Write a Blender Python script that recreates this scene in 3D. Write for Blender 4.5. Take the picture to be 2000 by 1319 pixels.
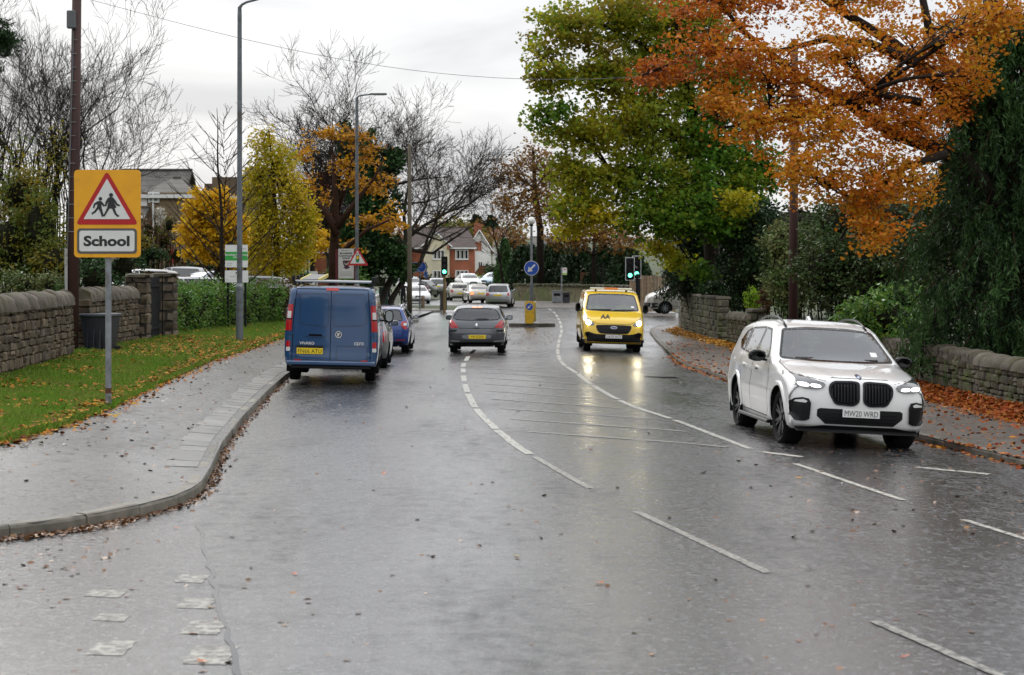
import bpy, bmesh, math, random
from math import sin, cos, pi, radians, sqrt, atan2, exp
from mathutils import Vector, Matrix, noise
from mathutils.bvhtree import BVHTree

for o in list(bpy.data.objects):
    bpy.data.objects.remove(o)
SC = bpy.context.scene
COL = SC.collection

# ------------------------------------------------------------------ camera
F = 3750.0      # focal length in photograph pixels (photograph 2000 wide)
EYE = 2.35      # camera height above the road
HZ = 532.0      # horizon row in the photograph
cam_d = bpy.data.cameras.new('camera')
cam = bpy.data.objects.new('camera', cam_d)
COL.objects.link(cam)
cam.location = (0, 0, EYE)
cam.rotation_euler = (radians(90), 0, 0)
cam_d.sensor_width = 36.0
cam_d.lens = 36.0 * F / 2000.0
cam_d.shift_y = -(659.5 - HZ) / 2000.0
cam_d.clip_start = 0.3
cam_d.clip_end = 6000
cam_d.dof.use_dof = True
cam_d.dof.focus_distance = 36.0
cam_d.dof.aperture_fstop = 4.5
SC.camera = cam
SC.render.engine = 'CYCLES'
SC.cycles.use_denoising = True
SC.cycles.max_bounces = 7
SC.cycles.diffuse_bounces = 3
SC.cycles.glossy_bounces = 3
SC.cycles.transmission_bounces = 4
SC.cycles.transparent_max_bounces = 8
SC.cycles.caustics_reflective = False
SC.cycles.caustics_refractive = False
SC.cycles.sample_clamp_indirect = 4.0
SC.view_settings.view_transform = 'Standard'
SC.view_settings.look = 'None'
SC.view_settings.gamma = 1.0
SC.view_settings.exposure = 0.16
SC.view_settings.use_curve_mapping = False

# ------------------------------------------------------------------ sky: bright broken overcast
SUN_EL, SUN_AZ = radians(34), radians(-28)     # behind the cloud, ahead and to the left
world = bpy.data.worlds.new('World')
SC.world = world
world.use_nodes = True
nt = world.node_tree
nt.nodes.clear()
def wn(t, **k):
    n = nt.nodes.new(t)
    for a, b in k.items():
        setattr(n, a, b)
    return n
w_out = wn('ShaderNodeOutputWorld')
w_bg = wn('ShaderNodeBackground')
w_sky = wn('ShaderNodeTexSky', sky_type='NISHITA', sun_disc=False)
w_sky.sun_elevation = SUN_EL
w_sky.sun_rotation = SUN_AZ
w_sky.air_density = 1.0
w_sky.dust_density = 3.0
w_tc = wn('ShaderNodeTexCoord')
w_sep = wn('ShaderNodeSeparateXYZ')
nt.links.new(w_tc.outputs['Generated'], w_sep.inputs[0])
w_zc = wn('ShaderNodeMath', operation='MAXIMUM'); w_zc.inputs[1].default_value = 0.0
nt.links.new(w_sep.outputs['Z'], w_zc.inputs[0])
w_za = wn('ShaderNodeMath', operation='ADD'); w_za.inputs[1].default_value = 0.16
nt.links.new(w_zc.outputs[0], w_za.inputs[0])
w_dv = wn('ShaderNodeVectorMath', operation='DIVIDE')
w_cmb = wn('ShaderNodeCombineXYZ')
nt.links.new(w_za.outputs[0], w_cmb.inputs[0]); nt.links.new(w_za.outputs[0], w_cmb.inputs[1])
w_cmb.inputs[2].default_value = 1.0
nt.links.new(w_tc.outputs['Generated'], w_dv.inputs[0]); nt.links.new(w_cmb.outputs[0], w_dv.inputs[1])
w_no = wn('ShaderNodeTexNoise', noise_dimensions='3D')
w_no.inputs['Scale'].default_value = 1.15
w_no.inputs['Detail'].default_value = 4.0
w_no.inputs['Roughness'].default_value = 0.55
w_no.inputs['Distortion'].default_value = 0.5
nt.links.new(w_dv.outputs[0], w_no.inputs['Vector'])
w_rp = wn('ShaderNodeValToRGB')
w_rp.color_ramp.elements[0].position = 0.36; w_rp.color_ramp.elements[0].color = (6.35, 6.5, 6.8, 1)
w_rp.color_ramp.elements[1].position = 0.60; w_rp.color_ramp.elements[1].color = (8.6, 8.7, 8.85, 1)
nt.links.new(w_no.outputs['Fac'], w_rp.inputs[0])
# a cloud layer is thinner overhead than at the horizon (CIE overcast distribution)
w_ce = wn('ShaderNodeMath', operation='MULTIPLY_ADD'); w_ce.inputs[1].default_value = 1.15; w_ce.inputs[2].default_value = 0.86
nt.links.new(w_zc.outputs[0], w_ce.inputs[0])
w_mu = wn('ShaderNodeVectorMath', operation='SCALE')
nt.links.new(w_rp.outputs[0], w_mu.inputs[0]); nt.links.new(w_ce.outputs[0], w_mu.inputs['Scale'])
w_mx = wn('ShaderNodeMix', data_type='RGBA'); w_mx.inputs[0].default_value = 0.92
nt.links.new(w_sky.outputs[0], w_mx.inputs[6]); nt.links.new(w_mu.outputs[0], w_mx.inputs[7])
nt.links.new(w_mx.outputs[2], w_bg.inputs[0])
w_bg.inputs[1].default_value = 0.108
nt.links.new(w_bg.outputs[0], w_out.inputs[0])

sun_d = bpy.data.lights.new('sun', 'SUN')
sun_d.energy = 1.1
sun_d.angle = radians(25)
sun_d.color = (1.0, 0.97, 0.92)
sun = bpy.data.objects.new('sun', sun_d)
COL.objects.link(sun)
sdir = Vector((sin(SUN_AZ) * cos(SUN_EL), cos(SUN_AZ) * cos(SUN_EL), sin(SUN_EL)))
sun.rotation_euler = (-sdir).to_track_quat('-Z', 'Y').to_euler()
sun.location = (0, 0, 60)

# ------------------------------------------------------------------ helpers
R = random.Random(7)
def Wp(px, py, d):
    """world point seen at photograph pixel (px,py) at distance d"""
    return Vector(((px - 1000) * d / F, d, EYE - (py - HZ) * d / F))
def smooth(a, b, t):
    t = max(0.0, min(1.0, (t - a) / (b - a)))
    return t * t * (3 - 2 * t)
def lerp(a, b, t): return a + (b - a) * t
def interp(pts, t):
    if t <= pts[0][0]: return pts[0][1]
    for (a, va), (b, vb) in zip(pts, pts[1:]):
        if t <= b:
            return va + (vb - va) * (t - a) / (b - a) if b > a else vb
    return pts[-1][1]
def sinterp(pts, t):
    """smooth (Catmull-Rom) interpolation of a table"""
    n = len(pts)
    if t <= pts[0][0]: return pts[0][1]
    if t >= pts[-1][0]: return pts[-1][1]
    for i in range(n - 1):
        if t <= pts[i + 1][0]:
            x0, y0 = pts[i]; x1, y1 = pts[i + 1]
            m0 = (y1 - pts[i - 1][1]) / (x1 - pts[i - 1][0]) if i > 0 else (y1 - y0) / (x1 - x0)
            m1 = (pts[i + 2][1] - y0) / (pts[i + 2][0] - x0) if i + 2 < n else (y1 - y0) / (x1 - x0)
            h = x1 - x0; u = (t - x0) / h
            return ((2*u**3 - 3*u*u + 1) * y0 + (u**3 - 2*u*u + u) * h * m0 + (-2*u**3 + 3*u*u) * y1 + (u**3 - u*u) * h * m1)
def props(o, label=None, cat=None, group=None, kind=None):
    if label: o['label'] = label
    if cat: o['category'] = cat
    if group: o['group'] = group
    if kind: o['kind'] = kind
    return o
def empty(name, loc=(0, 0, 0), rz=0.0, label=None, cat=None, group=None, parent=None):
    o = bpy.data.objects.new(name, None)
    o.empty_display_size = 0.3
    COL.objects.link(o)
    o.location = loc
    o.rotation_euler = (0, 0, rz)
    if parent: o.parent = parent
    return props(o, label, cat, group)
def link_mesh(name, me, parent=None, loc=None):
    o = bpy.data.objects.new(name, me)
    COL.objects.link(o)
    if parent: o.parent = parent
    if loc is not None: o.location = loc
    return o
def copy_tree(o, parent=None):
    c = o.copy(); COL.objects.link(c); c.parent = parent
    for ch in list(o.children): copy_tree(ch, c)
    return c

class MB:
    """collects faces and links them as one mesh object"""
    def __init__(s): s.v = []; s.f = []; s.mi = []; s.m = 0
    def add(s, vs, fs):
        b = len(s.v)
        s.v.extend([tuple(p) for p in vs])
        for f in fs:
            s.f.append(tuple(b + i for i in f)); s.mi.append(s.m)
        return s
    def box(s, c, d, rz=0.0, rot=None):
        hx, hy, hz = d[0] / 2, d[1] / 2, d[2] / 2
        m = rot if rot is not None else Matrix.Rotation(rz, 3, 'Z')
        vs = [Vector(c) + m @ Vector((x * hx, y * hy, z * hz)) for x in (-1, 1) for y in (-1, 1) for z in (-1, 1)]
        return s.add(vs, [(0, 1, 3, 2), (4, 6, 7, 5), (0, 4, 5, 1), (2, 3, 7, 6), (0, 2, 6, 4), (1, 5, 7, 3)])
    def bbox(s, c, d, b=0.02, rz=0.0, rot=None):
        """box with bevelled edges"""
        hx, hy, hz = d[0] / 2, d[1] / 2, d[2] / 2
        b = min(b, hx * .49, hy * .49, hz * .49)
        m = rot if rot is not None else Matrix.Rotation(rz, 3, 'Z')
        vs = []; idx = {}
        for sx in (-1, 1):
            for sy in (-1, 1):
                for sz in (-1, 1):
                    for k, p in enumerate(((hx, hy - b, hz - b), (hx - b, hy, hz - b), (hx - b, hy - b, hz))):
                        idx[(sx, sy, sz, k)] = len(vs)
                        vs.append(Vector(c) + m @ Vector((sx * p[0], sy * p[1], sz * p[2])))
        fs = []
        for q in (-1, 1):
            fs.append([idx[(q, -1, -1, 0)], idx[(q, 1, -1, 0)], idx[(q, 1, 1, 0)], idx[(q, -1, 1, 0)]])
            fs.append([idx[(-1, q, -1, 1)], idx[(1, q, -1, 1)], idx[(1, q, 1, 1)], idx[(-1, q, 1, 1)]])
            fs.append([idx[(-1, -1, q, 2)], idx[(1, -1, q, 2)], idx[(1, 1, q, 2)], idx[(-1, 1, q, 2)]])
        for a in (-1, 1):
            for c2 in (-1, 1):
                fs.append([idx[(a, c2, -1, 0)], idx[(a, c2, 1, 0)], idx[(a, c2, 1, 1)], idx[(a, c2, -1, 1)]])
                fs.append([idx[(a, -1, c2, 0)], idx[(a, 1, c2, 0)], idx[(a, 1, c2, 2)], idx[(a, -1, c2, 2)]])
                fs.append([idx[(-1, a, c2, 1)], idx[(1, a, c2, 1)], idx[(1, a, c2, 2)], idx[(-1, a, c2, 2)]])
                for e in (-1, 1):
                    fs.append([idx[(a, c2, e, 0)], idx[(a, c2, e, 1)], idx[(a, c2, e, 2)]])
        return s.add(vs, fs)
    def tube(s, pts, rad, n=8, cap=True):
        pts = [Vector(p) for p in pts]
        if not hasattr(rad, '__len__'): rad = [rad] * len(pts)
        vs = []; fs = []
        ref = None
        for i, p in enumerate(pts):
            a = pts[max(0, i - 1)]; b = pts[min(len(pts) - 1, i + 1)]
            t = (b - a)
            if t.length < 1e-9: t = Vector((0, 0, 1))
            t.normalize()
            if ref is None:
                ref = Vector((1, 0, 0)) if abs(t.x) < .9 else Vector((0, 1, 0))
            u = (ref - t * ref.dot(t))
            if u.length < 1e-6: u = t.orthogonal()
            u.normalize(); w = t.cross(u); ref = u
            for k in range(n):
                an = 2 * pi * k / n
                vs.append(p + (u * cos(an) + w * sin(an)) * rad[i])
        for i in range(len(pts) - 1):
            for k in range(n):
                k2 = (k + 1) % n
                fs.append((i * n + k, i * n + k2, (i + 1) * n + k2, (i + 1) * n + k))
        if cap:
            fs.append(tuple(range(n - 1, -1, -1)))
            fs.append(tuple((len(pts) - 1) * n + k for k in range(n)))
        return s.add(vs, fs)
    def lathe(s, prof, n=16, o=(0, 0, 0), axis='Z', cap=False):
        """prof: list of (r, h)"""
        vs = []; fs = []
        o = Vector(o)
        for r, h in prof:
            for k in range(n):
                a = 2 * pi * k / n
                c, d = r * cos(a), r * sin(a)
                vs.append(o + (Vector((c, d, h)) if axis == 'Z' else Vector((h, c, d)) if axis == 'X' else Vector((c, h, d))))
        for i in range(len(prof) - 1):
            for k in range(n):
                k2 = (k + 1) % n
                fs.append((i * n + k, i * n + k2, (i + 1) * n + k2, (i + 1) * n + k))
        if cap:
            fs.append(tuple(range(n))); fs.append(tuple((len(prof) - 1) * n + k for k in range(n)))
        return s.add(vs, fs)
    def prism(s, poly, fn0, fn1):
        """polygon (list of 2D) mapped by fn0 / fn1 to the two end faces"""
        n = len(poly)
        vs = [fn0(*p) for p in poly] + [fn1(*p) for p in poly]
        fs = [tuple(range(n)), tuple(range(2 * n - 1, n - 1, -1))]
        for k in range(n):
            k2 = (k + 1) % n
            fs.append((k, n + k, n + k2, k2))
        return s.add(vs, fs)
    def build(s, name, mat=None, parent=None, smooth_=False, loc=None, fixn=False):
        me = bpy.data.meshes.new(name)
        me.from_pydata(s.v, [], s.f)
        for m in (mat if isinstance(mat, (list, tuple)) else [mat]):
            if m: me.materials.append(m)
        if any(s.mi): me.polygons.foreach_set('material_index', s.mi)
        if fixn:
            bm = bmesh.new(); bm.from_mesh(me); bmesh.ops.recalc_face_normals(bm, faces=bm.faces); bm.to_mesh(me); bm.free()
        if smooth_:
            me.polygons.foreach_set('use_smooth', [True] * len(me.polygons))
            if smooth_ is not True: me.set_sharp_from_angle(angle=radians(smooth_))
        me.update()
        return link_mesh(name, me, parent, loc)

def chaikin(p, it=2, closed=True):
    for _ in range(it):
        q = []
        n = len(p)
        for i in range(n if closed else n - 1):
            a, b = p[i], p[(i + 1) % n]
            q.append(tuple(x * .75 + y * .25 for x, y in zip(a, b)))
            q.append(tuple(x * .25 + y * .75 for x, y in zip(a, b)))
        if not closed: q = [p[0]] + q + [p[-1]]
        p = q
    return p
def rrect(x0, z0, x1, z1, r=.03, n=4):
    out = []
    for cx, cz, a0 in ((x1 - r, z1 - r, 0), (x0 + r, z1 - r, 90), (x0 + r, z0 + r, 180), (x1 - r, z0 + r, 270)):
        for k in range(n + 1):
            a = radians(a0 + 90 * k / n)
            out.append((cx + r * cos(a), cz + r * sin(a)))
    return out
def rpoly(poly, r=.05, n=4):
    """polygon with its corners rounded"""
    out = []; N = len(poly)
    for i in range(N):
        a, b, c = Vector(poly[i - 1]), Vector(poly[i]), Vector(poly[(i + 1) % N])
        u, w = a - b, c - b; k = min(r, u.length * .45, w.length * .45)
        p, q = b + u.normalized() * k, b + w.normalized() * k
        for j in range(n + 1):
            t = j / n; v = p * (1 - t) ** 2 + b * 2 * t * (1 - t) + q * t * t; out.append((v.x, v.y))
    return out
def disc(cx, cz, r, n=20, ry=None):
    ry = ry or r
    return [(cx + r * cos(2 * pi * k / n), cz + ry * sin(2 * pi * k / n)) for k in range(n)]

# ------------------------------------------------------------------ materials
MATS = {}
def mat(name, col=(.5, .5, .5), rough=.6, metal=0.0, spec=.5, var=0.0, scale=6.0, bump=0.0, bscale=60.0, bdist=.01, coat=0.0,
        emit=None, es=0.0, isl=None, rnd=None, rvar=0.0, dirt=None, dscale=3.0, dpos=(.5, .65), sss=0.0, det=5.0, coords='Position', alpha=None, stretch=None):
    if name in MATS: return MATS[name]
    m = bpy.data.materials.new(name); m.use_nodes = True
    MATS[name] = m
    t = m.node_tree; N = t.nodes; L = t.links
    b = N['Principled BSDF']
    b.inputs['Base Color'].default_value = (*col, 1)
    b.inputs['Roughness'].default_value = rough
    b.inputs['Metallic'].default_value = metal
    b.inputs['Specular IOR Level'].default_value = spec
    if coat:
        b.inputs['Coat Weight'].default_value = coat; b.inputs['Coat Roughness'].default_value = .04
    if emit:
        b.inputs['Emission Color'].default_value = (*emit, 1); b.inputs['Emission Strength'].default_value = es
    vec = None
    if var or bump or dirt or rvar:
        if coords == 'Position':
            g = N.new('ShaderNodeNewGeometry'); vec = g.outputs['Position']
        else:
            g = N.new('ShaderNodeTexCoord'); vec = g.outputs['Object']
        if stretch:
            mp = N.new('ShaderNodeMapping'); mp.inputs['Scale'].default_value = stretch
            L.new(vec, mp.inputs['Vector']); vec = mp.outputs[0]
    src = None
    if isl or rnd:
        if isl:
            g2 = N.new('ShaderNodeNewGeometry'); rv = g2.outputs['Random Per Island']
        else:
            g2 = N.new('ShaderNodeObjectInfo'); rv = g2.outputs['Random']
        cols = isl or rnd
        rp = N.new('ShaderNodeValToRGB')
        cr = rp.color_ramp
        while len(cr.elements) < len(cols): cr.elements.new(.5)
        for i, c in enumerate(cols):
            cr.elements[i].position = i / max(1, len(cols) - 1); cr.elements[i].color = (*c, 1)
        L.new(rv, rp.inputs[0]); src = rp.outputs[0]
    def nz(sc, de=5.0, ro=.55):
        n = N.new('ShaderNodeTexNoise'); n.inputs['Scale'].default_value = sc; n.inputs['Detail'].default_value = de
        n.inputs['Roughness'].default_value = ro
        L.new(vec, n.inputs['Vector']); return n.outputs['Fac']
    if var:
        n = nz(scale, det)
        mr = N.new('ShaderNodeMapRange'); mr.inputs[1].default_value = .25; mr.inputs[2].default_value = .75
        mr.inputs[3].default_value = 1 - var; mr.inputs[4].default_value = 1 + var
        L.new(n, mr.inputs[0])
        sc = N.new('ShaderNodeVectorMath'); sc.operation = 'SCALE'
        if src: L.new(src, sc.inputs[0])
        else: sc.inputs[0].default_value = col
        L.new(mr.outputs[0], sc.inputs['Scale']); src = sc.outputs[0]
    if dirt:
        n = nz(dscale, 6.0, .6)
        rp = N.new('ShaderNodeMapRange'); rp.inputs[1].default_value = dpos[0]; rp.inputs[2].default_value = dpos[1]
        L.new(n, rp.inputs[0])
        mx = N.new('ShaderNodeMix'); mx.data_type = 'RGBA'
        L.new(rp.outputs[0], mx.inputs[0])
        if src: L.new(src, mx.inputs[6])
        else: mx.inputs[6].default_value = (*col, 1)
        mx.inputs[7].default_value = (*dirt, 1); src = mx.outputs[2]
    if src: L.new(src, b.inputs['Base Color'])
    if rvar:
        n = nz(scale * .7, 4.0)
        mr = N.new('ShaderNodeMapRange'); mr.inputs[1].default_value = .3; mr.inputs[2].default_value = .7
        mr.inputs[3].default_value = max(.02, rough - rvar); mr.inputs[4].default_value = min(1, rough + rvar)
        L.new(n, mr.inputs[0]); L.new(mr.outputs[0], b.inputs['Roughness'])
    if bump:
        n = nz(bscale, 4.0, .6)
        bp = N.new('ShaderNodeBump'); bp.inputs['Strength'].default_value = bump; bp.inputs['Distance'].default_value = bdist
        L.new(n, bp.inputs['Height']); L.new(bp.outputs[0], b.inputs['Normal'])
    return m
def leafmat(name, cols, var=.25, rough=.45, trans=.35):
    """leaves: colour differs from leaf to leaf, light passes through"""
    if name in MATS: return MATS[name]
    m = mat(name, isl=cols, rough=rough, var=var, scale=.55, det=2.0)
    t = m.node_tree; b = t.nodes['Principled BSDF']
    src = b.inputs['Base Color'].links[0].from_socket
    tr = t.nodes.new('ShaderNodeBsdfTranslucent'); t.links.new(src, tr.inputs[0])
    mx = t.nodes.new('ShaderNodeMixShader'); mx.inputs[0].default_value = trans
    t.links.new(b.outputs[0], mx.inputs[1]); t.links.new(tr.outputs[0], mx.inputs[2])
    t.links.new(mx.outputs[0], t.nodes['Material Output'].inputs[0])
    return m
def glassmat(name, tint=(.5, .55, .55), ior=1.52, rough=.02):
    if name in MATS: return MATS[name]
    m = bpy.data.materials.new(name); m.use_nodes = True; MATS[name] = m
    t = m.node_tree; t.nodes.clear()
    o = t.nodes.new('ShaderNodeOutputMaterial'); mx = t.nodes.new('ShaderNodeMixShader')
    fr = t.nodes.new('ShaderNodeFresnel'); fr.inputs[0].default_value = ior
    ma = t.nodes.new('ShaderNodeMath'); ma.operation = 'MULTIPLY_ADD'; ma.inputs[1].default_value = 1.6; ma.inputs[2].default_value = .02; ma.use_clamp = True
    tr = t.nodes.new('ShaderNodeBsdfTransparent'); tr.inputs[0].default_value = (*tint, 1)
    gl = t.nodes.new('ShaderNodeBsdfGlossy'); gl.inputs['Roughness'].default_value = rough; gl.inputs[0].default_value = (.95, .97, 1, 1)
    t.links.new(fr.outputs[0], ma.inputs[0]); t.links.new(ma.outputs[0], mx.inputs[0])
    t.links.new(tr.outputs[0], mx.inputs[1]); t.links.new(gl.outputs[0], mx.inputs[2]); t.links.new(mx.outputs[0], o.inputs[0])
    return m

# text as flat mesh in local XY, baseline at origin
def text_mesh(s, size, align='CENTER', bold=0.0, xs=1.0):
    c = bpy.data.curves.new('lettering', 'FONT'); c.body = s; c.size = size; c.align_x = align; c.offset = bold
    c.resolution_u = 3
    o = bpy.data.objects.new('lettering', c); COL.objects.link(o)
    dg = bpy.context.evaluated_depsgraph_get()
    me = bpy.data.meshes.new_from_object(o.evaluated_get(dg))
    bpy.data.objects.remove(o); bpy.data.curves.remove(c)
    if xs != 1.0:
        for v in me.vertices: v.co.x *= xs
    return me
def text_obj(s, size, m, parent, loc, rot=(pi / 2, 0, 0), name='lettering', align='CENTER', bold=0.0, xs=1.0):
    me = text_mesh(s, size, align, bold, xs)
    me.materials.clear(); me.materials.append(m)
    o = link_mesh(name, me, parent, loc); o.rotation_euler = rot
    return o
# ------------------------------------------------------------------ ground, road, footways
def zroad(x, y):
    # the far lane falls to the right-hand kerb
    t = max(0.0, x - 2.2)
    return -0.05 * (t * t / (t + .6)) * (1 - smooth(75, 115, y)) - .15 * smooth(43, 56, y) * (1 - smooth(68, 92, y))
def Gp(px, py, dz=0.0):
    """road point under a photograph pixel"""
    d = F * EYE / (py - HZ)
    for _ in range(6):
        z = zroad((px - 1000) * d / F, d) + dz
        d = F * (EYE - z) / (py - HZ)
    return Vector(((px - 1000) * d / F, d, z))
KL = [(15.0, -16.0), (15.7, -9.5), (16.2, -6.4), (16.8, -4.55), (17.4, -4.05), (17.9, -3.8), (18.7, -3.5), (19.4, -3.34), (20.3, -3.3), (21.9, -3.45),
      (25.3, -3.82), (30, -4.2), (36.7, -4.65), (42, -4.95), (55, -5.25), (75, -5.3), (92, -4.9), (104, -4.7)]
def xkl(d): return interp(KL, d)
VE = [(16, -30), (19.5, -15), (21.3, -8.2), (22.6, -6.15), (25.5, -6.0), (29, -6.1), (36, -6.55), (44, -7.0), (50, -7.05), (60, -7.2), (104, -7.4)]
def xve(d): return interp(VE, d)
WLn = [(16, -30), (26, -8.8), (33, -9.25), (43, -10.0), (52, -10.35), (60, -10.8), (66, -11.2), (76, -10.0), (104, -9.8)]
def xwl(d): return interp(WLn, d)
KR = [(10, 9.2), (15, 8.4), (20, 7.55), (25.3, 6.7), (28.4, 6.1), (33, 5.65), (38, 5.2), (44.2, 4.87), (53, 4.8), (60, 4.95), (68.5, 5.3), (76, 5.6), (84, 6.1), (90, 7.6), (94, 9.6)]
def xkr(d): return sinterp(KR, d)
def xwr(d): return interp([(10, 10.2), (31.5, 8.45), (37.5, 8.05), (65, 7.6), (80, 7.05), (94, 10.2)], d)
def zfoot_l(x, d):
    a, b = xkl(d), xve(d)
    u = max(0.0, min(1.0, (a - x) / max(.1, a - b)))
    return .118 + .19 * u * (1 - .5 * smooth(60, 95, d)) * smooth(15, 22, d)
def zverge(x, d):
    a, b = xve(d), xwl(d)
    u = max(0.0, min(1.0, (a - x) / max(.1, a - b)))
    return zfoot_l(a, d) + .02 + .17 * u + .02 * noise.noise(Vector((x * .9, d * .9, 0)))
def zfoot_r(x, d):
    a = xkr(d)
    return zroad(a, d) + .10 + .03 * max(0, x - a)
def zterrain(x, y):
    if y < 130:
        z = -.35
        if x < -8: z = lerp(-.35, .45, smooth(-9, -12, x))
        if x > 7.2: z = lerp(-.35, .35, smooth(9.0, 10.2, x))
        z = lerp(z, .15 if x < 0 else z, smooth(100, 130, y))
    else:
        z = lerp(.1, -.12, smooth(-12, -4, x))
    z += smooth(150, 210, y) * .75
    if y > 260: z += 10 * smooth(260, 620, y) + .02 * (min(y, 3000) - 260) * smooth(260, 500, y) * .12
    return z

m_asph = mat('wet_asphalt', (.034, .034, .036), rough=.36, spec=.5, var=.35, scale=1.3, det=8.0)
def road_nodes(m, wet=.16, dry=.5, agg=1.0, film=1.0, spk=(.27, .27, .272)):
    """aggregate relief under a broken film of rain water"""
    t = m.node_tree; N = t.nodes; L = t.links; b = N['Principled BSDF']
    g = N.new('ShaderNodeNewGeometry')
    def tex(sc, st, det, ro=.6):
        mp = N.new('ShaderNodeMapping'); mp.inputs['Scale'].default_value = st
        L.new(g.outputs['Position'], mp.inputs[0])
        n = N.new('ShaderNodeTexNoise'); n.inputs['Scale'].default_value = sc; n.inputs['Detail'].default_value = det; n.inputs['Roughness'].default_value = ro
        L.new(mp.outputs[0], n.inputs['Vector']); return n.outputs['Fac']
    def math2(op, a, c, d=None):
        n = N.new('ShaderNodeMath'); n.operation = op
        for k, v in enumerate((a, c, d)):
            if v is None: continue
            if isinstance(v, (int, float)): n.inputs[k].default_value = v
            else: L.new(v, n.inputs[k])
        return n.outputs[0]
    def rng(v, a, c, lo, hi):
        n = N.new('ShaderNodeMapRange'); n.inputs[1].default_value = a; n.inputs[2].default_value = c; n.inputs[3].default_value = lo; n.inputs[4].default_value = hi
        L.new(v, n.inputs[0]); return n.outputs[0]
    big = tex(.55, (1.0, .25, 1), 5.0)            # wheel tracks and drying patches run along the road
    mid = tex(5.0, (1.0, .8, 1), 6.0, .72)
    grit = tex(13.0, (1.2, .9, 1), 5.0, .88)         # chippings
    fin = tex(110.0, (1, 1, 1), 2.0, .7)
    wetn = math2('ADD', math2('MULTIPLY', big, .36), math2('ADD', math2('MULTIPLY', mid, .28), math2('MULTIPLY', grit, .36)))
    dryf = rng(wetn, .465, .585, 0, 1)
    L.new(rng(dryf, 0, 1, wet, dry), b.inputs['Roughness'])
    L.new(rng(dryf, 0, 1, film, film * .06), b.inputs['Coat Weight'])
    L.new(rng(dryf, 0, 1, .55, .14), b.inputs['Specular IOR Level'])
    b.inputs['Coat Roughness'].default_value = .2; b.inputs['Coat IOR'].default_value = 1.4
    hgt = math2('ADD', grit, math2('MULTIPLY', fin, .4))
    def bump(h, st, di, nrm=None):
        n = N.new('ShaderNodeBump'); n.inputs['Distance'].default_value = di
        if isinstance(st, float): n.inputs['Strength'].default_value = st
        else: L.new(st, n.inputs['Strength'])
        L.new(h, n.inputs['Height'])
        if nrm: L.new(nrm, n.inputs['Normal'])
        return n.outputs[0]
    L.new(bump(mid, .12, .02, bump(hgt, rng(dryf, 0, 1, agg * .5, agg), .007)), b.inputs['Normal'])
    L.new(bump(hgt, agg * .55, .006), b.inputs['Coat Normal'])
    old = b.inputs['Base Color'].links[0].from_socket
    mx = N.new('ShaderNodeMix'); mx.data_type = 'RGBA'; mx.inputs[7].default_value = (*spk, 1)
    L.new(rng(grit, .5, .66, 0, .9), mx.inputs[0]); L.new(old, mx.inputs[6]); L.new(mx.outputs[2], b.inputs['Base Color'])
    return m
road_nodes(m_asph)
m_foot = road_nodes(mat('wet_footway_asphalt', (.045, .044, .043), rough=.42, var=.4, scale=.9, det=8.0), .24, .6, .8, .7, (.17, .166, .162))
m_foot_r = road_nodes(mat('old_footway_asphalt', (.082, .070, .060), rough=.5, var=.4, scale=1.1, det=8.0), .4, .7, .8, .25, (.17, .145, .125))
m_soil = mat('dark_soil', (.05, .038, .025), rough=.9, var=.5, scale=3, bump=.6, bscale=14, bdist=.05)
m_turf = mat('turf_soil', (.045, .075, .018), rough=.9, var=.45, scale=2.2, bump=.7, bscale=40, bdist=.03)
m_land = mat('far_land', (.06, .075, .035), rough=.95, var=.4, scale=.05)

def sheet(name, fx0, fx1, d0, d1, nd, nx, zf, m, kind='structure', parent=None):
    mb = MB(); vs = []; fs = []
    for i in range(nd + 1):
        d = lerp(d0, d1, i / nd); a, b = fx0(d), fx1(d)
        for j in range(nx + 1):
            x = lerp(a, b, j / nx); vs.append((x, d, zf(x, d)))
    for i in range(nd):
        for j in range(nx):
            p = i * (nx + 1) + j
            fs.append((p, p + 1, p + nx + 2, p + nx + 1))
    mb.add(vs, fs)
    o = mb.build(name, m, parent, True)
    if kind: o['kind'] = kind
    return o
# the land: one sheet out to the horizon
mb = MB(); xs = [-3000, -1200, -500, -200, -90, -45, -25, -16] + [-13 + k for k in range(0, 27)] + [16, 25, 45, 90, 200, 500, 1200, 3000]
ys = [-1500, -400, -150, -60, -10] + list(range(4, 240, 4)) + [250, 270, 300, 340, 380, 430, 480, 540, 620, 800, 1200, 2000, 3500, 5500]
vs = [(x, y, zterrain(x, y) + (0 if y < 300 else 4 * noise.noise(Vector((x * .004, y * .003, 2))))) for y in ys for x in xs]
fs = [(j * len(xs) + i, j * len(xs) + i + 1, (j + 1) * len(xs) + i + 1, (j + 1) * len(xs) + i) for j in range(len(ys) - 1) for i in range(len(xs) - 1)]
mb.add(vs, fs)
props(mb.build('ground', m_land, None, True), kind='structure')

road = sheet('road', lambda d: -30, lambda d: 14 if d < 120 else lerp(14, 24, smooth(120, 200, d)), -60, 205, 180, 60,
             lambda x, d: zroad(x, d) + smooth(165, 205, d) * .5, m_asph)
props(road, 'dark wet asphalt road curving away between the kerbs')
foot_l = sheet('footway_left', xve, xkl, 15.1, 104, 130, 8, lambda x, d: zfoot_l(x, d), m_foot)
verge = sheet('grass_verge', lambda d: xwl(d) - .8, xve, 16.2, 100, 120, 14, zverge, m_turf)
foot_r = sheet('footway_right', xkr, lambda d: xwr(d) + .5, 10, 94, 110, 8, zfoot_r, m_foot_r)

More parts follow.
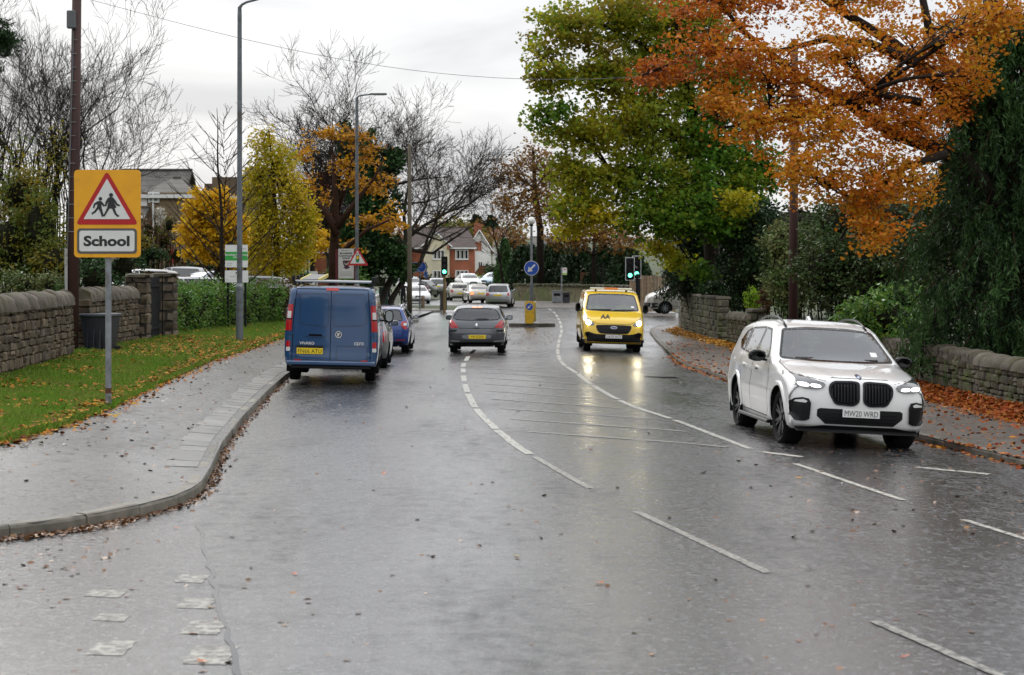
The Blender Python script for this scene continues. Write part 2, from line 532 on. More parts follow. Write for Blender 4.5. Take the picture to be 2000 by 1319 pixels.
# kerbs: one object per stone
def arc(pts, step=.05):
    out = [Vector(pts[0])]
    for a, b in zip(pts, pts[1:]):
        a, b = Vector(a), Vector(b); n = max(1, int((b - a).length / step))
        for k in range(1, n + 1): out.append(a.lerp(b, k / n))
    return out
def strip_len(P):
    s = [0.0]
    for a, b in zip(P, P[1:]): s.append(s[-1] + (b - a).length)
    return s
m_kerb = mat('kerb_concrete', rnd=[(.11, .10, .078), (.17, .155, .125), (.13, .12, .095), (.20, .18, .145)], rough=.6, var=.35, scale=5, bump=.35, bscale=70, bdist=.008, dirt=(.07, .065, .05), dscale=2.2, dpos=(.52, .68))
m_kerb_r = mat('kerb_gritstone', rnd=[(.10, .085, .07), (.16, .135, .11), (.13, .11, .09)], rough=.6, var=.4, scale=5, bump=.5, bscale=50, bdist=.01, dirt=(.05, .055, .03), dscale=2.5)
def kerb(name, line, zf, side, height, m, stone=.9, gap=.012, width=.13, label=None):
    """line: (x,y) polyline of the road-side foot of the kerb; side=+1 when the footway lies to the left of travel"""
    root = empty(name); props(root, label, None, None, 'structure')
    P = arc([(x, y, 0) for x, y in line]); S = strip_len(P)
    total = S[-1]; s = 0.0; i = 0
    def at(q):
        q = max(0, min(total - 1e-4, q))
        lo, hi = 0, len(S) - 1
        while hi - lo > 1:
            md = (lo + hi) // 2
            if S[md] <= q: lo = md
            else: hi = md
        p = P[lo].lerp(P[hi], (q - S[lo]) / max(1e-6, S[hi] - S[lo]))
        a, b = P[max(0, lo - 4)], P[min(len(P) - 1, hi + 4)]
        t = (b - a).normalized(); return p, Vector((-t.y, t.x, 0)) * side
    while s < total - .2:
        ln = stone * R.uniform(.96, 1.03); e = min(total, s + ln - gap)
        mb = MB(); vs = []; n = 5
        dz = R.uniform(-.006, .006); dx = R.uniform(-.006, .006); h = height + dz
        prof = [(0, -.12), (0.0, h - .035), (.012, h - .012), (.035, h), (width, h + .004), (width, -.12)]
        for k in range(n):
            p, nn = at(lerp(s, e, k / (n - 1))); z0 = zf(p.x, p.y)
            for (u, w) in prof:
                q = p + nn * (u + dx); vs.append((q.x, q.y, z0 + w))
        c = len(prof)
        fs = [(k * c + j, k * c + (j + 1) % c, (k + 1) * c + (j + 1) % c, (k + 1) * c + j) for k in range(n - 1) for j in range(c)]
        fs += [tuple(range(c - 1, -1, -1)), tuple((n - 1) * c + j for j in range(c))]
        mb.add(vs, fs); mb.build('kerb_stone', m, root, False, fixn=True)
        s += ln
    return root
kerb('kerb_left', [(x, d) for d, x in KL if x > -12 and d < 100], zroad, 1, .122, m_kerb, .9)
kerb('kerb_right', [(xkr(d), d) for d in [10 + k * .8 for k in range(0, 104)]], zroad, -1, .105, m_kerb_r, .9)

# worn concrete slabs laid along the back of the left-hand kerb
m_slab = mat('channel_slab', rnd=[(.13, .128, .12), (.16, .156, .148), (.20, .195, .185)], rough=.3, var=.3, scale=3, bump=.3, bscale=60, bdist=.006)
P = arc([(x - .135, d, 0) for d, x in KL if 20.5 < d < 56]); S = strip_len(P); q = 0; i = 0
while q < S[-1] - .7:
    i0 = next(k for k, s in enumerate(S) if s >= q); i1 = next((k for k, s in enumerate(S) if s >= q + .60), len(S) - 1)
    a, b = P[i0], P[i1]; t = (b - a).normalized(); nn = Vector((-t.y, t.x, 0)); w = .34 + R.uniform(-.02, .05)
    mb = MB(); vs = []
    for p in (a, b - t * .014):
        for u in (0.004, w):
            r = p + nn * u; zt = zfoot_l(r.x, r.y) + .006 + R.uniform(-.002, .003)
            vs += [(r.x, r.y, zt), (r.x, r.y, zt - .05)]
    mb.add(vs, [(0, 4, 6, 2), (1, 3, 7, 5), (0, 1, 5, 4), (2, 6, 7, 3), (0, 2, 3, 1), (4, 5, 7, 6)])
    mb.build('channel_slab', m_slab, foot_l, fixn=True)
    q += .62

# ------------------------------------------------------------------ painted markings
m_paint = mat('worn_white_paint', (.43, .42, .375), rough=.45, var=.2, scale=8, dirt=(.10, .098, .092), dscale=14.0, dpos=(.46, .64), bump=.4, bscale=110, bdist=.004)
m_paint2 = mat('thin_white_paint', (.30, .29, .255), rough=.42, var=.3, scale=12, dirt=(.075, .073, .07), dscale=18.0, dpos=(.44, .60), bump=.4, bscale=110, bdist=.004)
m_paint3 = mat('grey_worn_paint', (.44, .42, .37), rough=.5, var=.2, scale=8, dirt=(.09, .088, .082), dscale=14.0, dpos=(.46, .64), bump=.4, bscale=110, bdist=.004)
XC = [(10.5, 3.05), (12.97, 2.44), (15, 2.0), (18.9, 1.21), (20.8, .86), (24.4, .29), (26.5, 0), (32.3, -.56), (38.7, -.92), (46, -1.17), (53, -1.3), (62, -1.2), (70, -.85), (79, -.3), (84, -.25)]
XR = [(12, 6.1), (17.6, 4.73), (20.4, 4.16), (23.9, 3.56), (26.0, 3.2), (30.4, 2.62), (34, 2.08), (39.5, 1.7), (45, 1.5), (51, 1.37), (59.5, 1.42), (70, 1.72), (81.5, 2.1), (98, 2.35), (113, 2.45), (135, 2.2)]
def xc(d): return sinterp(XC, d)
def xr(d): return sinterp(XR, d)
m_paint4 = mat('faded_cream_paint', (.33, .315, .275), rough=.45, var=.2, scale=9, dirt=(.08, .078, .072), dscale=13.0, dpos=(.40, .58), bump=.4, bscale=110, bdist=.004)
def ribbon(name, pts, w, m, parent=road, lift=.005, ragged=.0):
    mb = MB(); vs = []; n = len(pts)
    for i, (x, y) in enumerate(pts):
        a, b = pts[max(0, i - 1)], pts[min(n - 1, i + 1)]
        t = Vector((b[0] - a[0], b[1] - a[1], 0)).normalized(); nn = Vector((-t.y, t.x, 0))
        for s in (-1, 1):
            q = Vector((x, y, 0)) + nn * s * (w / 2 * (1 + R.uniform(-ragged, ragged)))
            vs.append((q.x, q.y, zroad(q.x, q.y) + lift))
    mb.add(vs, [(2 * i, 2 * i + 1, 2 * i + 3, 2 * i + 2) for i in range(n - 1)])
    return mb.build(name, m, parent)
def dashes(name, f, starts, w, m):
    for a, b in starts:
        n = max(3, int((b - a) / .12)); ribbon(name, [(f(lerp(a, b, k / n)), lerp(a, b, k / n)) for k in range(n + 1)], w, m, ragged=.12)
dashes('centre_line_dash', xc, [(11.0, 12.95), (15.0, 18.85), (20.85, 24.4)], .085, m_paint2)
dashes('centre_line_dash', xc, [(24.75, 28.6), (28.75, 33.0), (33.3, 37.0), (37.6, 40.2), (41.2, 43.6), (45.2, 47.6), (49, 52), (54, 57), (59, 62), (64, 67), (69, 72), (74, 77)], .12, m_paint)
dashes('centre_line_dash', xr, [(17.0, 18.9), (20.4, 24.0)], .09, m_paint3)
dashes('edge_line_dash', xr, [(25.9, 30.6), (30.9, 35.2), (35.5, 39.8), (40.2, 44.4), (44.8, 49), (49.5, 53.5), (54, 58), (58.6, 62.5), (63.2, 67), (67.8, 71.5), (72.4, 76), (77, 81), (82, 86), (88, 92), (94, 98), (101, 106), (109, 114), (118, 124)], .11, m_paint)
for k in range(15):
    dl = 28.3 + 2.42 * k; dr = dl - 2.35
    x0, x1 = xc(dl) + .42, xr(dr) - .3
    ribbon('hatch_line', [(lerp(x0, x1, t / 9), lerp(dl, dr, t / 9)) for t in range(10)], .12, m_paint2, ragged=.1)
# give-way marks of the side road on the left, faded stop marks on the right
for (px, py, w, ln) in ((375, 1131, .22, .36), (383, 1179, .24, .40), (398, 1226, .25, .48), (411, 1280, .27, .56), (206, 1160, .27, .30), (218, 1207, .22, .26), (217, 1266, .24, .46)):
    c = Gp(px, py)
    ribbon('give_way_dash', [(c.x + .006 * sin(t), c.y - ln / 2 + ln * t / 14) for t in range(15)], w, m_paint4, lift=.003, ragged=.02)
for (px, py, w) in ((1525, 888, .45), (1860, 920, .8)):
    c = Gp(px, py)
    ribbon('worn_arrow_mark', [(c.x - w / 2 + w * t / 5, c.y + .25 - .1 * t) for t in range(6)], .16, m_paint3, ragged=.3)
# joint between side road and main road: a wet, tar-filled crack
m_tar = mat('tar_joint', (.03, .03, .03), rough=.16, spec=.6)
jp = [(385, 1022), (398, 1060), (408, 1105), (420, 1150), (432, 1200), (446, 1250), (460, 1300), (478, 1345)]
ribbon('tar_joint', [((Gp(x, y).x + R.uniform(-.015, .015)), Gp(x, y).y) for x, y in [(lerp(jp[k][0], jp[k + 1][0], j / 5) + R.uniform(-3, 3), lerp(jp[k][1], jp[k + 1][1], j / 5)) for k in range(len(jp) - 1) for j in range(5)]], .035, m_tar, lift=.004, ragged=.5)
# gully by the far kerb
g = Gp(1290, 737); mb = MB()
mb.bbox((0, 0, 0), (.75, .42, .02), .006)
gu = mb.build('gully_frame', mat('cast_iron', (.05, .045, .04), rough=.5, metal=.6, var=.3, scale=20), road, loc=(g.x, g.y, g.z + .006))
for k in range(9):
    mb = MB(); mb.bbox((0, 0, 0), (.035, .34, .02), .004); mb.build('gully_bar', MATS['cast_iron'], road, loc=(g.x - .3 + k * .075, g.y, g.z + .018))

# traffic island with bollard base
isl = empty('traffic_island', (0.9, 84.5, 0)); props(isl, 'mossy kerbed traffic island carrying the globe lamp', None, None, 'structure')
mb = MB(); poly = rrect(-1.05, -.75, 1.0, .75, .5, 5)
mb.prism(poly, lambda x, y: (x, y, -.1), lambda x, y: (x, y, .11)); mb.build('kerb_ring', m_kerb_r, isl, fixn=True)
mb = MB(); poly = rrect(-.9, -.6, .85, .6, .4, 5)
mb.prism(poly, lambda x, y: (x, y, 0), lambda x, y: (x, y, .118)); mb.build('island_top', m_foot_r, isl, fixn=True)
# small build-outs on the left beyond the parked cars
for (px, py, rx, ry) in ((818, 629, .55, 2.2), (868, 609, 1.0, 3.2)):
    p = Gp(px, py); mb = MB()
    poly = [(rx * cos(2 * pi * k / 18), ry * sin(2 * pi * k / 18)) for k in range(18)]
    mb.prism(poly, lambda x, y: (p.x - rx + x, p.y + y, -.05), lambda x, y: (p.x - rx + x * .97, p.y + y * .97, .13))
    o = mb.build('kerb_build_out', m_kerb_r, None, fixn=True); props(o, kind='structure')
# paved forecourt and crossing area beyond the parked cars on the left
o = sheet('forecourt', lambda d: -24, lambda d: interp([(93, -5.0), (104, -4.7), (112, -4.6), (119, -5.6), (126, -9.5)], d), 94, 128, 20, 12, lambda x, d: .105 + .01 * smooth(-6, -14, x), m_foot)
# ------------------------------------------------------------------ vehicles
m_tyre = mat('tyre_rubber', (.009, .009, .009), rough=.85, spec=.2, var=.2, scale=20, bump=.3, bscale=80)
m_black = mat('black_plastic', (.009, .009, .010), rough=.5, spec=.25, var=.15, scale=10)
m_gloss = mat('gloss_black', (.004, .004, .005), rough=.22, spec=.3)
m_seam = mat('panel_gap', (.006, .006, .007), rough=.9, spec=.1)
m_mirror = mat('mirror_glass', (.30, .32, .33), rough=.08, metal=1.0)
m_chrome = mat('chrome', (.75, .75, .77), rough=.14, metal=1.0)
m_alloy = mat('alloy', (.38, .39, .4), rough=.3, metal=.9)
m_dalloy = mat('dark_alloy', (.07, .07, .073), rough=.3, metal=.7)
m_red = mat('red_lens', (.42, .006, .008), rough=.12, coat=.6)
m_redlit = mat('lit_brake_lens', (.6, .06, .03), rough=.15, emit=(1, .16, .05), es=3.0)
m_amber = mat('amber_lens', (.75, .22, .01), rough=.15, coat=.5)
m_clear = mat('clear_lens', (.62, .62, .6), rough=.12, coat=.6)
m_lampd = mat('lamp_housing', (.12, .125, .13), rough=.12, metal=.6, coat=.8)
m_lit = mat('lit_headlamp', (.9, .9, .88), rough=.2, emit=(1, .96, .86), es=7.0)
m_lit_y = mat('lit_headlamp_warm', (.9, .88, .8), rough=.2, emit=(1, .88, .6), es=60.0)
m_glass = glassmat('car_glass', (.55, .6, .6))
m_glass_d = mat('dark_car_glass', (.012, .014, .015), rough=.04, spec=.9, coat=.4)
m_trim = mat('interior_trim', (.012, .012, .013), rough=.9, spec=.15)
m_seat = mat('seat_cloth', (.035, .035, .038), rough=.85)
m_py = mat('yellow_plate', (.78, .56, .01), rough=.35)
m_pw = mat('white_plate', (.72, .72, .70), rough=.35)
m_ink = mat('plate_ink', (.012, .012, .012), rough=.5)
m_silverbadge = mat('badge_silver', (.7, .7, .72), rough=.2, metal=.9)
def paint(name, col, metal=0.0, rough=.3, coat=1.0, dirt=None):
    return mat('paint_' + name, col, rough=rough, metal=metal, coat=coat, var=.05, scale=1.2, coords='Object',
               dirt=dirt, dscale=1.6, dpos=(.48, .78))

def resample(p, step):
    out = [p[0]]; acc = 0.0
    for a, b in zip(p, p[1:]):
        ln = math.hypot(b[0] - a[0], b[1] - a[1])
        n = max(1, int(round(ln / step)))
        if ln < step * .5 and math.hypot(b[0] - out[-1][0], b[1] - out[-1][1]) < step * .7: continue
        for k in range(1, n + 1): out.append(tuple(x + (y - x) * k / n for x, y in zip(a, b)))
    return out

class Car:
    def __init__(s, name, S, body_mat, label, cat, loc, heading=0.0, roll=0.0, group=None, step=.06, nr=18, pitch=0.0):
        s.S = S; s.L = S['L']; s.body_mat = body_mat
        s.root = empty(name, loc, 0, label, cat, group)
        s.root.rotation_euler = (pitch, roll, heading)
        s.off = Vector((0, -s.L / 2, 0))
        s.holes = []
        s._hull(step, nr)
    def X(s, y, z):
        S = s.S
        return S['W'] * interp(S['fz'], z) * sinterp(S['py'], y / s.L)
    def _hull(s, step, nr):
        S = s.S
        sil = resample(chaikin(S['sil'], 2, False), step)
        fr = [0, .22, .44, .62, .76, .87, .945, 1.0]; e = 2.6
        n = len(sil); V = []; vs = []
        Q = []
        for i in range(n):
            y, z, rr = sil[i]
            a, b = sil[max(0, i - 1)], sil[min(n - 1, i + 1)]
            ty, tz = b[0] - a[0], b[1] - a[1]; l = math.hypot(ty, tz) or 1
            ny, nz = tz / l, -ty / l
            row = []
            for j, f in enumerate(fr):
                ins = rr * (1 - (1 - f ** e) ** (1 / e))
                yy, zz = y + ny * ins, z + nz * ins
                x = f * s.X(yy, zz)
                row.append((x, yy, zz))
            V.append(row); Q.append((row[-1][1], row[-1][2]))
        J = len(fr); idx = {}
        def vid(p):
            vs.append(p); return len(vs) - 1
        fs = []
        for i in range(n):
            for j in range(J):
                x, y, z = V[i][j]
                idx[(i, j, 1)] = vid((x, y, z))
                idx[(i, j, -1)] = idx[(i, j, 1)] if j == 0 else vid((-x, y, z))
        for sg in (1, -1):
            for i in range(n - 1):
                for j in range(J - 1):
                    q = (idx[(i, j, sg)], idx[(i, j + 1, sg)], idx[(i + 1, j + 1, sg)], idx[(i + 1, j, sg)])
                    fs.append(q if sg > 0 else q[::-1])
        iF = min(range(n // 2), key=lambda i: Q[i][0]); iR = max(range(n // 2, n), key=lambda i: Q[i][0])
        lo_f = sorted([(Q[i][0], Q[i][1]) for i in range(0, iF + 1)]); lo_r = sorted([(Q[i][0], Q[i][1]) for i in range(iR, n)])
        def zb(y):
            if y < Q[0][0]: return interp(lo_f, y)
            if y > Q[-1][0]: return interp(lo_r, y)
            return lerp(Q[0][1], Q[-1][1], (y - Q[0][0]) / (Q[-1][0] - Q[0][0]))
        side_first = len(vs)
        # fine columns where the wheels are: insert extra columns by subdividing the upper chain is not needed at this step size
        col = {}
        for sg in (1, -1):
            for i in range(iF, iR + 1):
                y, zu = Q[i]; z0 = min(zb(y), zu)
                col[(i, 0, sg)] = idx[(i, J - 1, sg)]
                for k in range(1, nr + 1):
                    z = lerp(zu, z0, k / nr)
                    col[(i, k, sg)] = vid((sg * s.X(y, z), y, z))
            for i in range(iF, iR):
                for k in range(nr):
                    q = (col[(i, k, sg)], col[(i, k + 1, sg)], col[(i + 1, k + 1, sg)], col[(i + 1, k, sg)])
                    fs.append(q if sg > 0 else q[::-1])
        s.bvh = BVHTree.FromPolygons([Vector(v) for v in vs], fs)
        # wheel arches: drop faces inside the circle, pull the edge onto it
        ra = S['ra']
        keep = []
        for f in fs:
            ok = True
            for yc in S['axles']:
                if all((vs[i][1] - yc) ** 2 + (vs[i][2] - S['rw']) ** 2 < ra * ra and abs(vs[i][0]) > .4 for i in f): ok = False
            if ok: keep.append(f)
        vs = [list(v) for v in vs]
        for v in vs:
            for yc in S['axles']:
                dy, dz = v[1] - yc, v[2] - S['rw']; r = math.hypot(dy, dz)
                if r < ra and abs(v[0]) > .4 * 1.0 and r > 1e-4:
                    v[1] = yc + dy / r * ra; v[2] = S['rw'] + dz / r * ra
                    v[0] = math.copysign(s.X(v[1], v[2]), v[0])
        s.vs, s.fs = vs, keep
    # ---- projection of flat outlines on to the body
    def proj(s, view, u, v, out):
        if view == 'front': o, d, ax = Vector((u, -2, v)), Vector((0, 1, 0)), Vector((0, -1, 0))
        elif view == 'rear': o, d, ax = Vector((u, s.L + 2, v)), Vector((0, -1, 0)), Vector((0, 1, 0))
        elif view == 'right': o, d, ax = Vector((3, u, v)), Vector((-1, 0, 0)), Vector((1, 0, 0))
        elif view == 'left': o, d, ax = Vector((-3, u, v)), Vector((1, 0, 0)), Vector((-1, 0, 0))
        elif view == 'top': o, d, ax = Vector((u, v, 4)), Vector((0, 0, -1)), Vector((0, 0, 1))
        h = s.bvh.ray_cast(o, d, 6)
        if h[0] is None:
            h = s.bvh.find_nearest(o + d * (2.0 if view in ('front', 'rear') else 2.2))
            p = h[0] if h[0] is not None else o + d * 2
            p = Vector((u if view in ('front', 'rear', 'top') else p.x, u if view in ('left', 'right') else p.y, p.z if view == 'top' else v))
            return p + ax * out
        return h[0] + ax * out
    def patch(s, view, poly, m, name, proud=.004, thick=.02, parent=None, cell=.07, mirror=False, label=None, smooth_=True):
        made = []
        todo = [(view, poly)]
        if mirror:
            todo.append((view, [(-u, v) for u, v in poly]) if view in ('front', 'rear', 'top') else ('left' if view == 'right' else 'right', poly))
        for vw, pl in todo:
            bm = bmesh.new()
            bm.faces.new([bm.verts.new((u, v, 0)) for u, v in pl])
            us = [p[0] for p in pl]; vv = [p[1] for p in pl]
            for lo, hi, no in ((min(us), max(us), (1, 0, 0)), (min(vv), max(vv), (0, 1, 0))):
                k = int((hi - lo) / cell)
                for q in range(1, k + 1):
                    c = lo + (hi - lo) * q / (k + 1)
                    bmesh.ops.bisect_plane(bm, geom=bm.verts[:] + bm.edges[:] + bm.faces[:], plane_co=(c * no[0], c * no[1], 0), plane_no=no, dist=1e-5)
            back = {}
            bnd = [e for e in bm.edges if len(e.link_faces) == 1]
            pos = {v: s.proj(vw, v.co.x, v.co.y, proud) for v in bm.verts}
            if thick:
                ax = {'front': Vector((0, 1, 0)), 'rear': Vector((0, -1, 0)), 'right': Vector((-1, 0, 0)), 'left': Vector((1, 0, 0)), 'top': Vector((0, 0, -1))}[vw]
                for e in bnd:
                    for v in e.verts:
                        if v not in back:
                            w = bm.verts.new((0, 0, 0)); back[v] = w
                for v, w in back.items(): pos[w] = pos[v] + ax * thick
            for v, p in pos.items(): v.co = p
            if thick:
                for e in bnd:
                    a, b = e.verts
                    try: bm.faces.new((a, b, back[b], back[a]))
                    except ValueError: pass
            bmesh.ops.recalc_face_normals(bm, faces=bm.faces)
            me = bpy.data.meshes.new(name); 
            tot = sum(f.normal.dot({'front': Vector((0, -1, 0)), 'rear': Vector((0, 1, 0)), 'right': Vector((1, 0, 0)), 'left': Vector((-1, 0, 0)), 'top': Vector((0, 0, 1))}[vw]) * f.calc_area() for f in bm.faces)
            if tot < 0: bmesh.ops.reverse_faces(bm, faces=bm.faces)
            bm.to_mesh(me); bm.free()
            me.materials.append(m)
            if smooth_:
                me.polygons.foreach_set('use_smooth', [True] * len(me.polygons)); me.set_sharp_from_angle(angle=radians(40))
            o = link_mesh(name, me, parent or s.root, s.off if parent is None else None)
            if label: o['label'] = label
            made.append(o)
        return made
    def line(s, view, pts, w, m, name, closed=False, mirror=False, proud=.0025, parent=None):
        todo = [(view, pts)]
        if mirror:
            todo.append((view, [(-u, v) for u, v in pts]) if view in ('front', 'rear', 'top') else ('left' if view == 'right' else 'right', pts))
        for vw, pl in todo:
            q = [];
            loop = list(pl) + ([pl[0]] if closed else [])
            for a, b in zip(loop, loop[1:]):
                n = max(1, int(math.hypot(b[0] - a[0], b[1] - a[1]) / .06))
                for k in range(n): q.append((lerp(a[0], b[0], k / n), lerp(a[1], b[1], k / n)))
            if not closed: q.append(loop[-1])
            vs = []; N = len(q)
            for i in range(N):
                a = q[(i - 1) % N] if closed else q[max(0, i - 1)]; b = q[(i + 1) % N] if closed else q[min(N - 1, i + 1)]
                tx, ty = b[0] - a[0], b[1] - a[1]; l = math.hypot(tx, ty) or 1
                for sg in (-1, 1): vs.append(s.proj(vw, q[i][0] - ty / l * w / 2 * sg, q[i][1] + tx / l * w / 2 * sg, proud))
            fs = [(2 * i, 2 * i + 1, (2 * i + 3) % (2 * N), (2 * i + 2) % (2 * N)) for i in range(N if closed else N - 1)]
            mb = MB(); mb.add(vs, fs); mb.build(name, m, parent or s.root, loc=s.off)
    def window(s, view, poly, name='window', hole=True, mirror=False, seal=.022, m=None):
        s.patch(view, poly, m or (m_glass if hole else m_glass_d), name, .003, 0 if hole else .01, mirror=mirror, cell=.1)
        if seal: s.line(view, poly, seal, m_gloss, 'window_seal', True, mirror, .005)
        if hole:
            s.holes.append((view, poly))
            if mirror: s.holes.append((view, [(-u, v) for u, v in poly]) if view in ('front', 'rear') else ('left' if view == 'right' else 'right', poly))
    def finish(s):
        me = bpy.data.meshes.new('body'); me.from_pydata(s.vs, [], s.fs)
        if s.holes:
            bm = bmesh.new(); bm.from_mesh(me)
            for view, poly in s.holes:
                us = [p[0] for p in poly]; vv = [p[1] for p in poly]; u0, u1, v0, v1 = min(us), max(us), min(vv), max(vv)
                fb = view in ('front', 'rear')
                def inreg(f, mg=.08):
                    c = f.calc_center_median(); u = c.x if fb else c.y
                    if not (u0 - mg < u < u1 + mg and v0 - mg < c.z < v1 + mg): return False
                    return (c.y < s.L * .5 if view == 'front' else c.y > s.L * .5 if view == 'rear' else c.x > .3 if view == 'right' else c.x < -.3)
                n = len(poly)
                ar = sum(poly[i][0] * poly[(i + 1) % n][1] - poly[(i + 1) % n][0] * poly[i][1] for i in range(n))
                for i in range(n):
                    a, b = poly[i], poly[(i + 1) % n]
                    if math.hypot(b[0] - a[0], b[1] - a[1]) < .02: continue
                    no2 = (b[1] - a[1], -(b[0] - a[0]))
                    co = (a[0], 0, a[1]) if fb else (0, a[0], a[1]); no = (no2[0], 0, no2[1]) if fb else (0, no2[0], no2[1])
                    fsx = [f for f in bm.faces if inreg(f)]
                    ge = set(fsx)
                    for f in fsx: ge.update(f.edges); ge.update(f.verts)
                    bmesh.ops.bisect_plane(bm, geom=list(ge), plane_co=co, plane_no=no, dist=1e-4)
                def inside(u, v):
                    r = False
                    for i in range(n):
                        (x0, y0), (x1, y1) = poly[i], poly[(i + 1) % n]
                        if (y0 > v) != (y1 > v) and u < (x1 - x0) * (v - y0) / (y1 - y0) + x0: r = not r
                    return r
                dead = [f for f in bm.faces if inreg(f, .01) and inside(f.calc_center_median().x if fb else f.calc_center_median().y, f.calc_center_median().z)]
                bmesh.ops.delete(bm, geom=dead, context='FACES')
            bm.to_mesh(me); bm.free()
        me.polygons.foreach_set('use_smooth', [True] * len(me.polygons))
        me.materials.append(s.body_mat)
        o = link_mesh('body', me, s.root, s.off)
        S = s.S
        # floor and wheel wells
        mb = MB(); zt = S['rw'] + S['ra'] + .02; zf = S.get('zfloor', .24)
        a0, a1 = S['axles']
        mb.box((0, s.L / 2, zf + .1), (S['W'] * 1.1, s.L * .86, .2))
        mb.box((0, (a0 + a1) / 2, zf + .1), (S['W'] * 1.84, (a1 - a0) - 2 * S['ra'] - .04, .2))
        for yc in S['axles']:
            for sg in (-1, 1):
                xo = s.X(yc, S['rw'] + S['ra']) - .015; xi = xo - .34
                n = 14; ra = S['ra'] + .006; vs = []
                for k in range(n + 1):
                    an = pi * (1.12 - 1.24 * k / n)
                    for x in (xo, xi): vs.append((sg * x, yc + ra * cos(an), S['rw'] + ra * sin(an)))
                b = len(vs); vs.append((sg * xi, yc, S['rw']))
                fs = [(2 * k, 2 * k + 1, 2 * k + 3, 2 * k + 2) for k in range(n)] + [(2 * k + 1, b, 2 * k + 3) for k in range(n)]
                mb.add(vs, fs)
        mb.build('underbody', m_trim, s.root, loc=s.off)
        return o
    def wheels(s, rim='alloy', spokes=5, m=None, width=.24, steer=0.0, rimr=.66):
        S = s.S; r = S['rw']
        key = ('wheel', round(r, 3), spokes, (m or m_alloy).name, width, rimr)
        if key not in WHEELS:
            w = width; rr = r * rimr
            tb = MB(); tb.lathe([(rr, -w * .42), (r * .9, -w * .5), (r * .975, -w * .42), (r, -w * .3), (r, w * .3), (r * .975, w * .42), (r * .9, w * .5), (rr, w * .42)], 30, axis='X')
            rb = MB(); rb.lathe([(rr * 1.01, w * .40), (rr * 1.0, w * .46), (rr * .94, w * .43), (rr * .90, w * .12), (.02, w * .12)], 30, axis='X')
            sp = MB()
            for k in range(spokes):
                for dd in ((-.09, .09) if spokes <= 7 else (0,)):
                    a = 2 * pi * k / spokes + dd
                    a2 = 2 * pi * k / spokes + dd * 1.6
                    d0 = Vector((0, cos(2 * pi * k / spokes), sin(2 * pi * k / spokes))); d1 = Vector((0, cos(a2), sin(a2)))
                    p0 = d0 * rr * .12 + Vector((w * .36, 0, 0)); p1 = d1 * rr * .95 + Vector((w * .42, 0, 0))
                    t = (p1 - p0).normalized(); sd = t.cross(Vector((1, 0, 0))).normalized() * rr * .055; dn = Vector((-.02, 0, 0))
                    vs = [p0 - sd * 1.2, p0 + sd * 1.2, p1 + sd, p1 - sd]; vs += [v + dn for v in vs]
                    sp.add(vs, [(0, 1, 2, 3), (4, 7, 6, 5), (0, 4, 5, 1), (1, 5, 6, 2), (2, 6, 7, 3), (3, 7, 4, 0)])
            sp.lathe([(.001, w * .43), (rr * .2, w * .42), (rr * .22, w * .3)], 14, axis='X')
            def tomesh(b, nm, mt, sm):
                me = bpy.data.meshes.new(nm); me.from_pydata(b.v, [], b.f); me.materials.append(mt)
                if sm:
                    me.polygons.foreach_set('use_smooth', [True] * len(me.polygons)); me.set_sharp_from_angle(angle=radians(50))
                return me
            WHEELS[key] = (tomesh(tb, 'tyre', m_tyre, True), tomesh(rb, 'rim', m_trim if rim != 'steel' else m_dalloy, True), tomesh(sp, 'spokes', m or m_alloy, False))
        ty, ri, sp = WHEELS[key]
        for i, yc in enumerate(S['axles']):
            for sg in (1, -1):
                x = sg * (s.X(yc, r) - width / 2 - S.get('tuck', .02))
                e = empty('wheel', Vector((x, yc, r)) + s.off, (0 if sg > 0 else pi) + (steer if i == 0 else 0), parent=s.root)
                for nm, me in (('tyre', ty), ('rim', ri), ('spokes', sp)): link_mesh(nm, me, e)
    def plate(s, view, x, z, text, yellow, w=.52, h=.111, out=.012, tilt=0.0, blur=False):
        sg = -1 if view == 'front' else 1
        ys = [s.proj(view, x + dx, z, 0).y for dx in (-w / 2, 0, w / 2)]
        y = min(ys) - out if sg < 0 else max(ys) + out
        mb = MB(); mb.bbox((0, 0, 0), (w, .012, h), .004)
        p = mb.build('number_plate', m_py if yellow else m_pw, s.root, loc=Vector((x, y, z)) + s.off)
        if text:
            t = text_obj(text, h * .98, m_ink, p, (0, sg * .0075, -h * .33), (pi / 2, 0, 0 if sg < 0 else pi), bold=0)
            t.scale.x = min(1.0, w * .9 / max(.01, t.dimensions.x if t.dimensions.x else max(v.co.x for v in t.data.vertices) * 2))
        return p
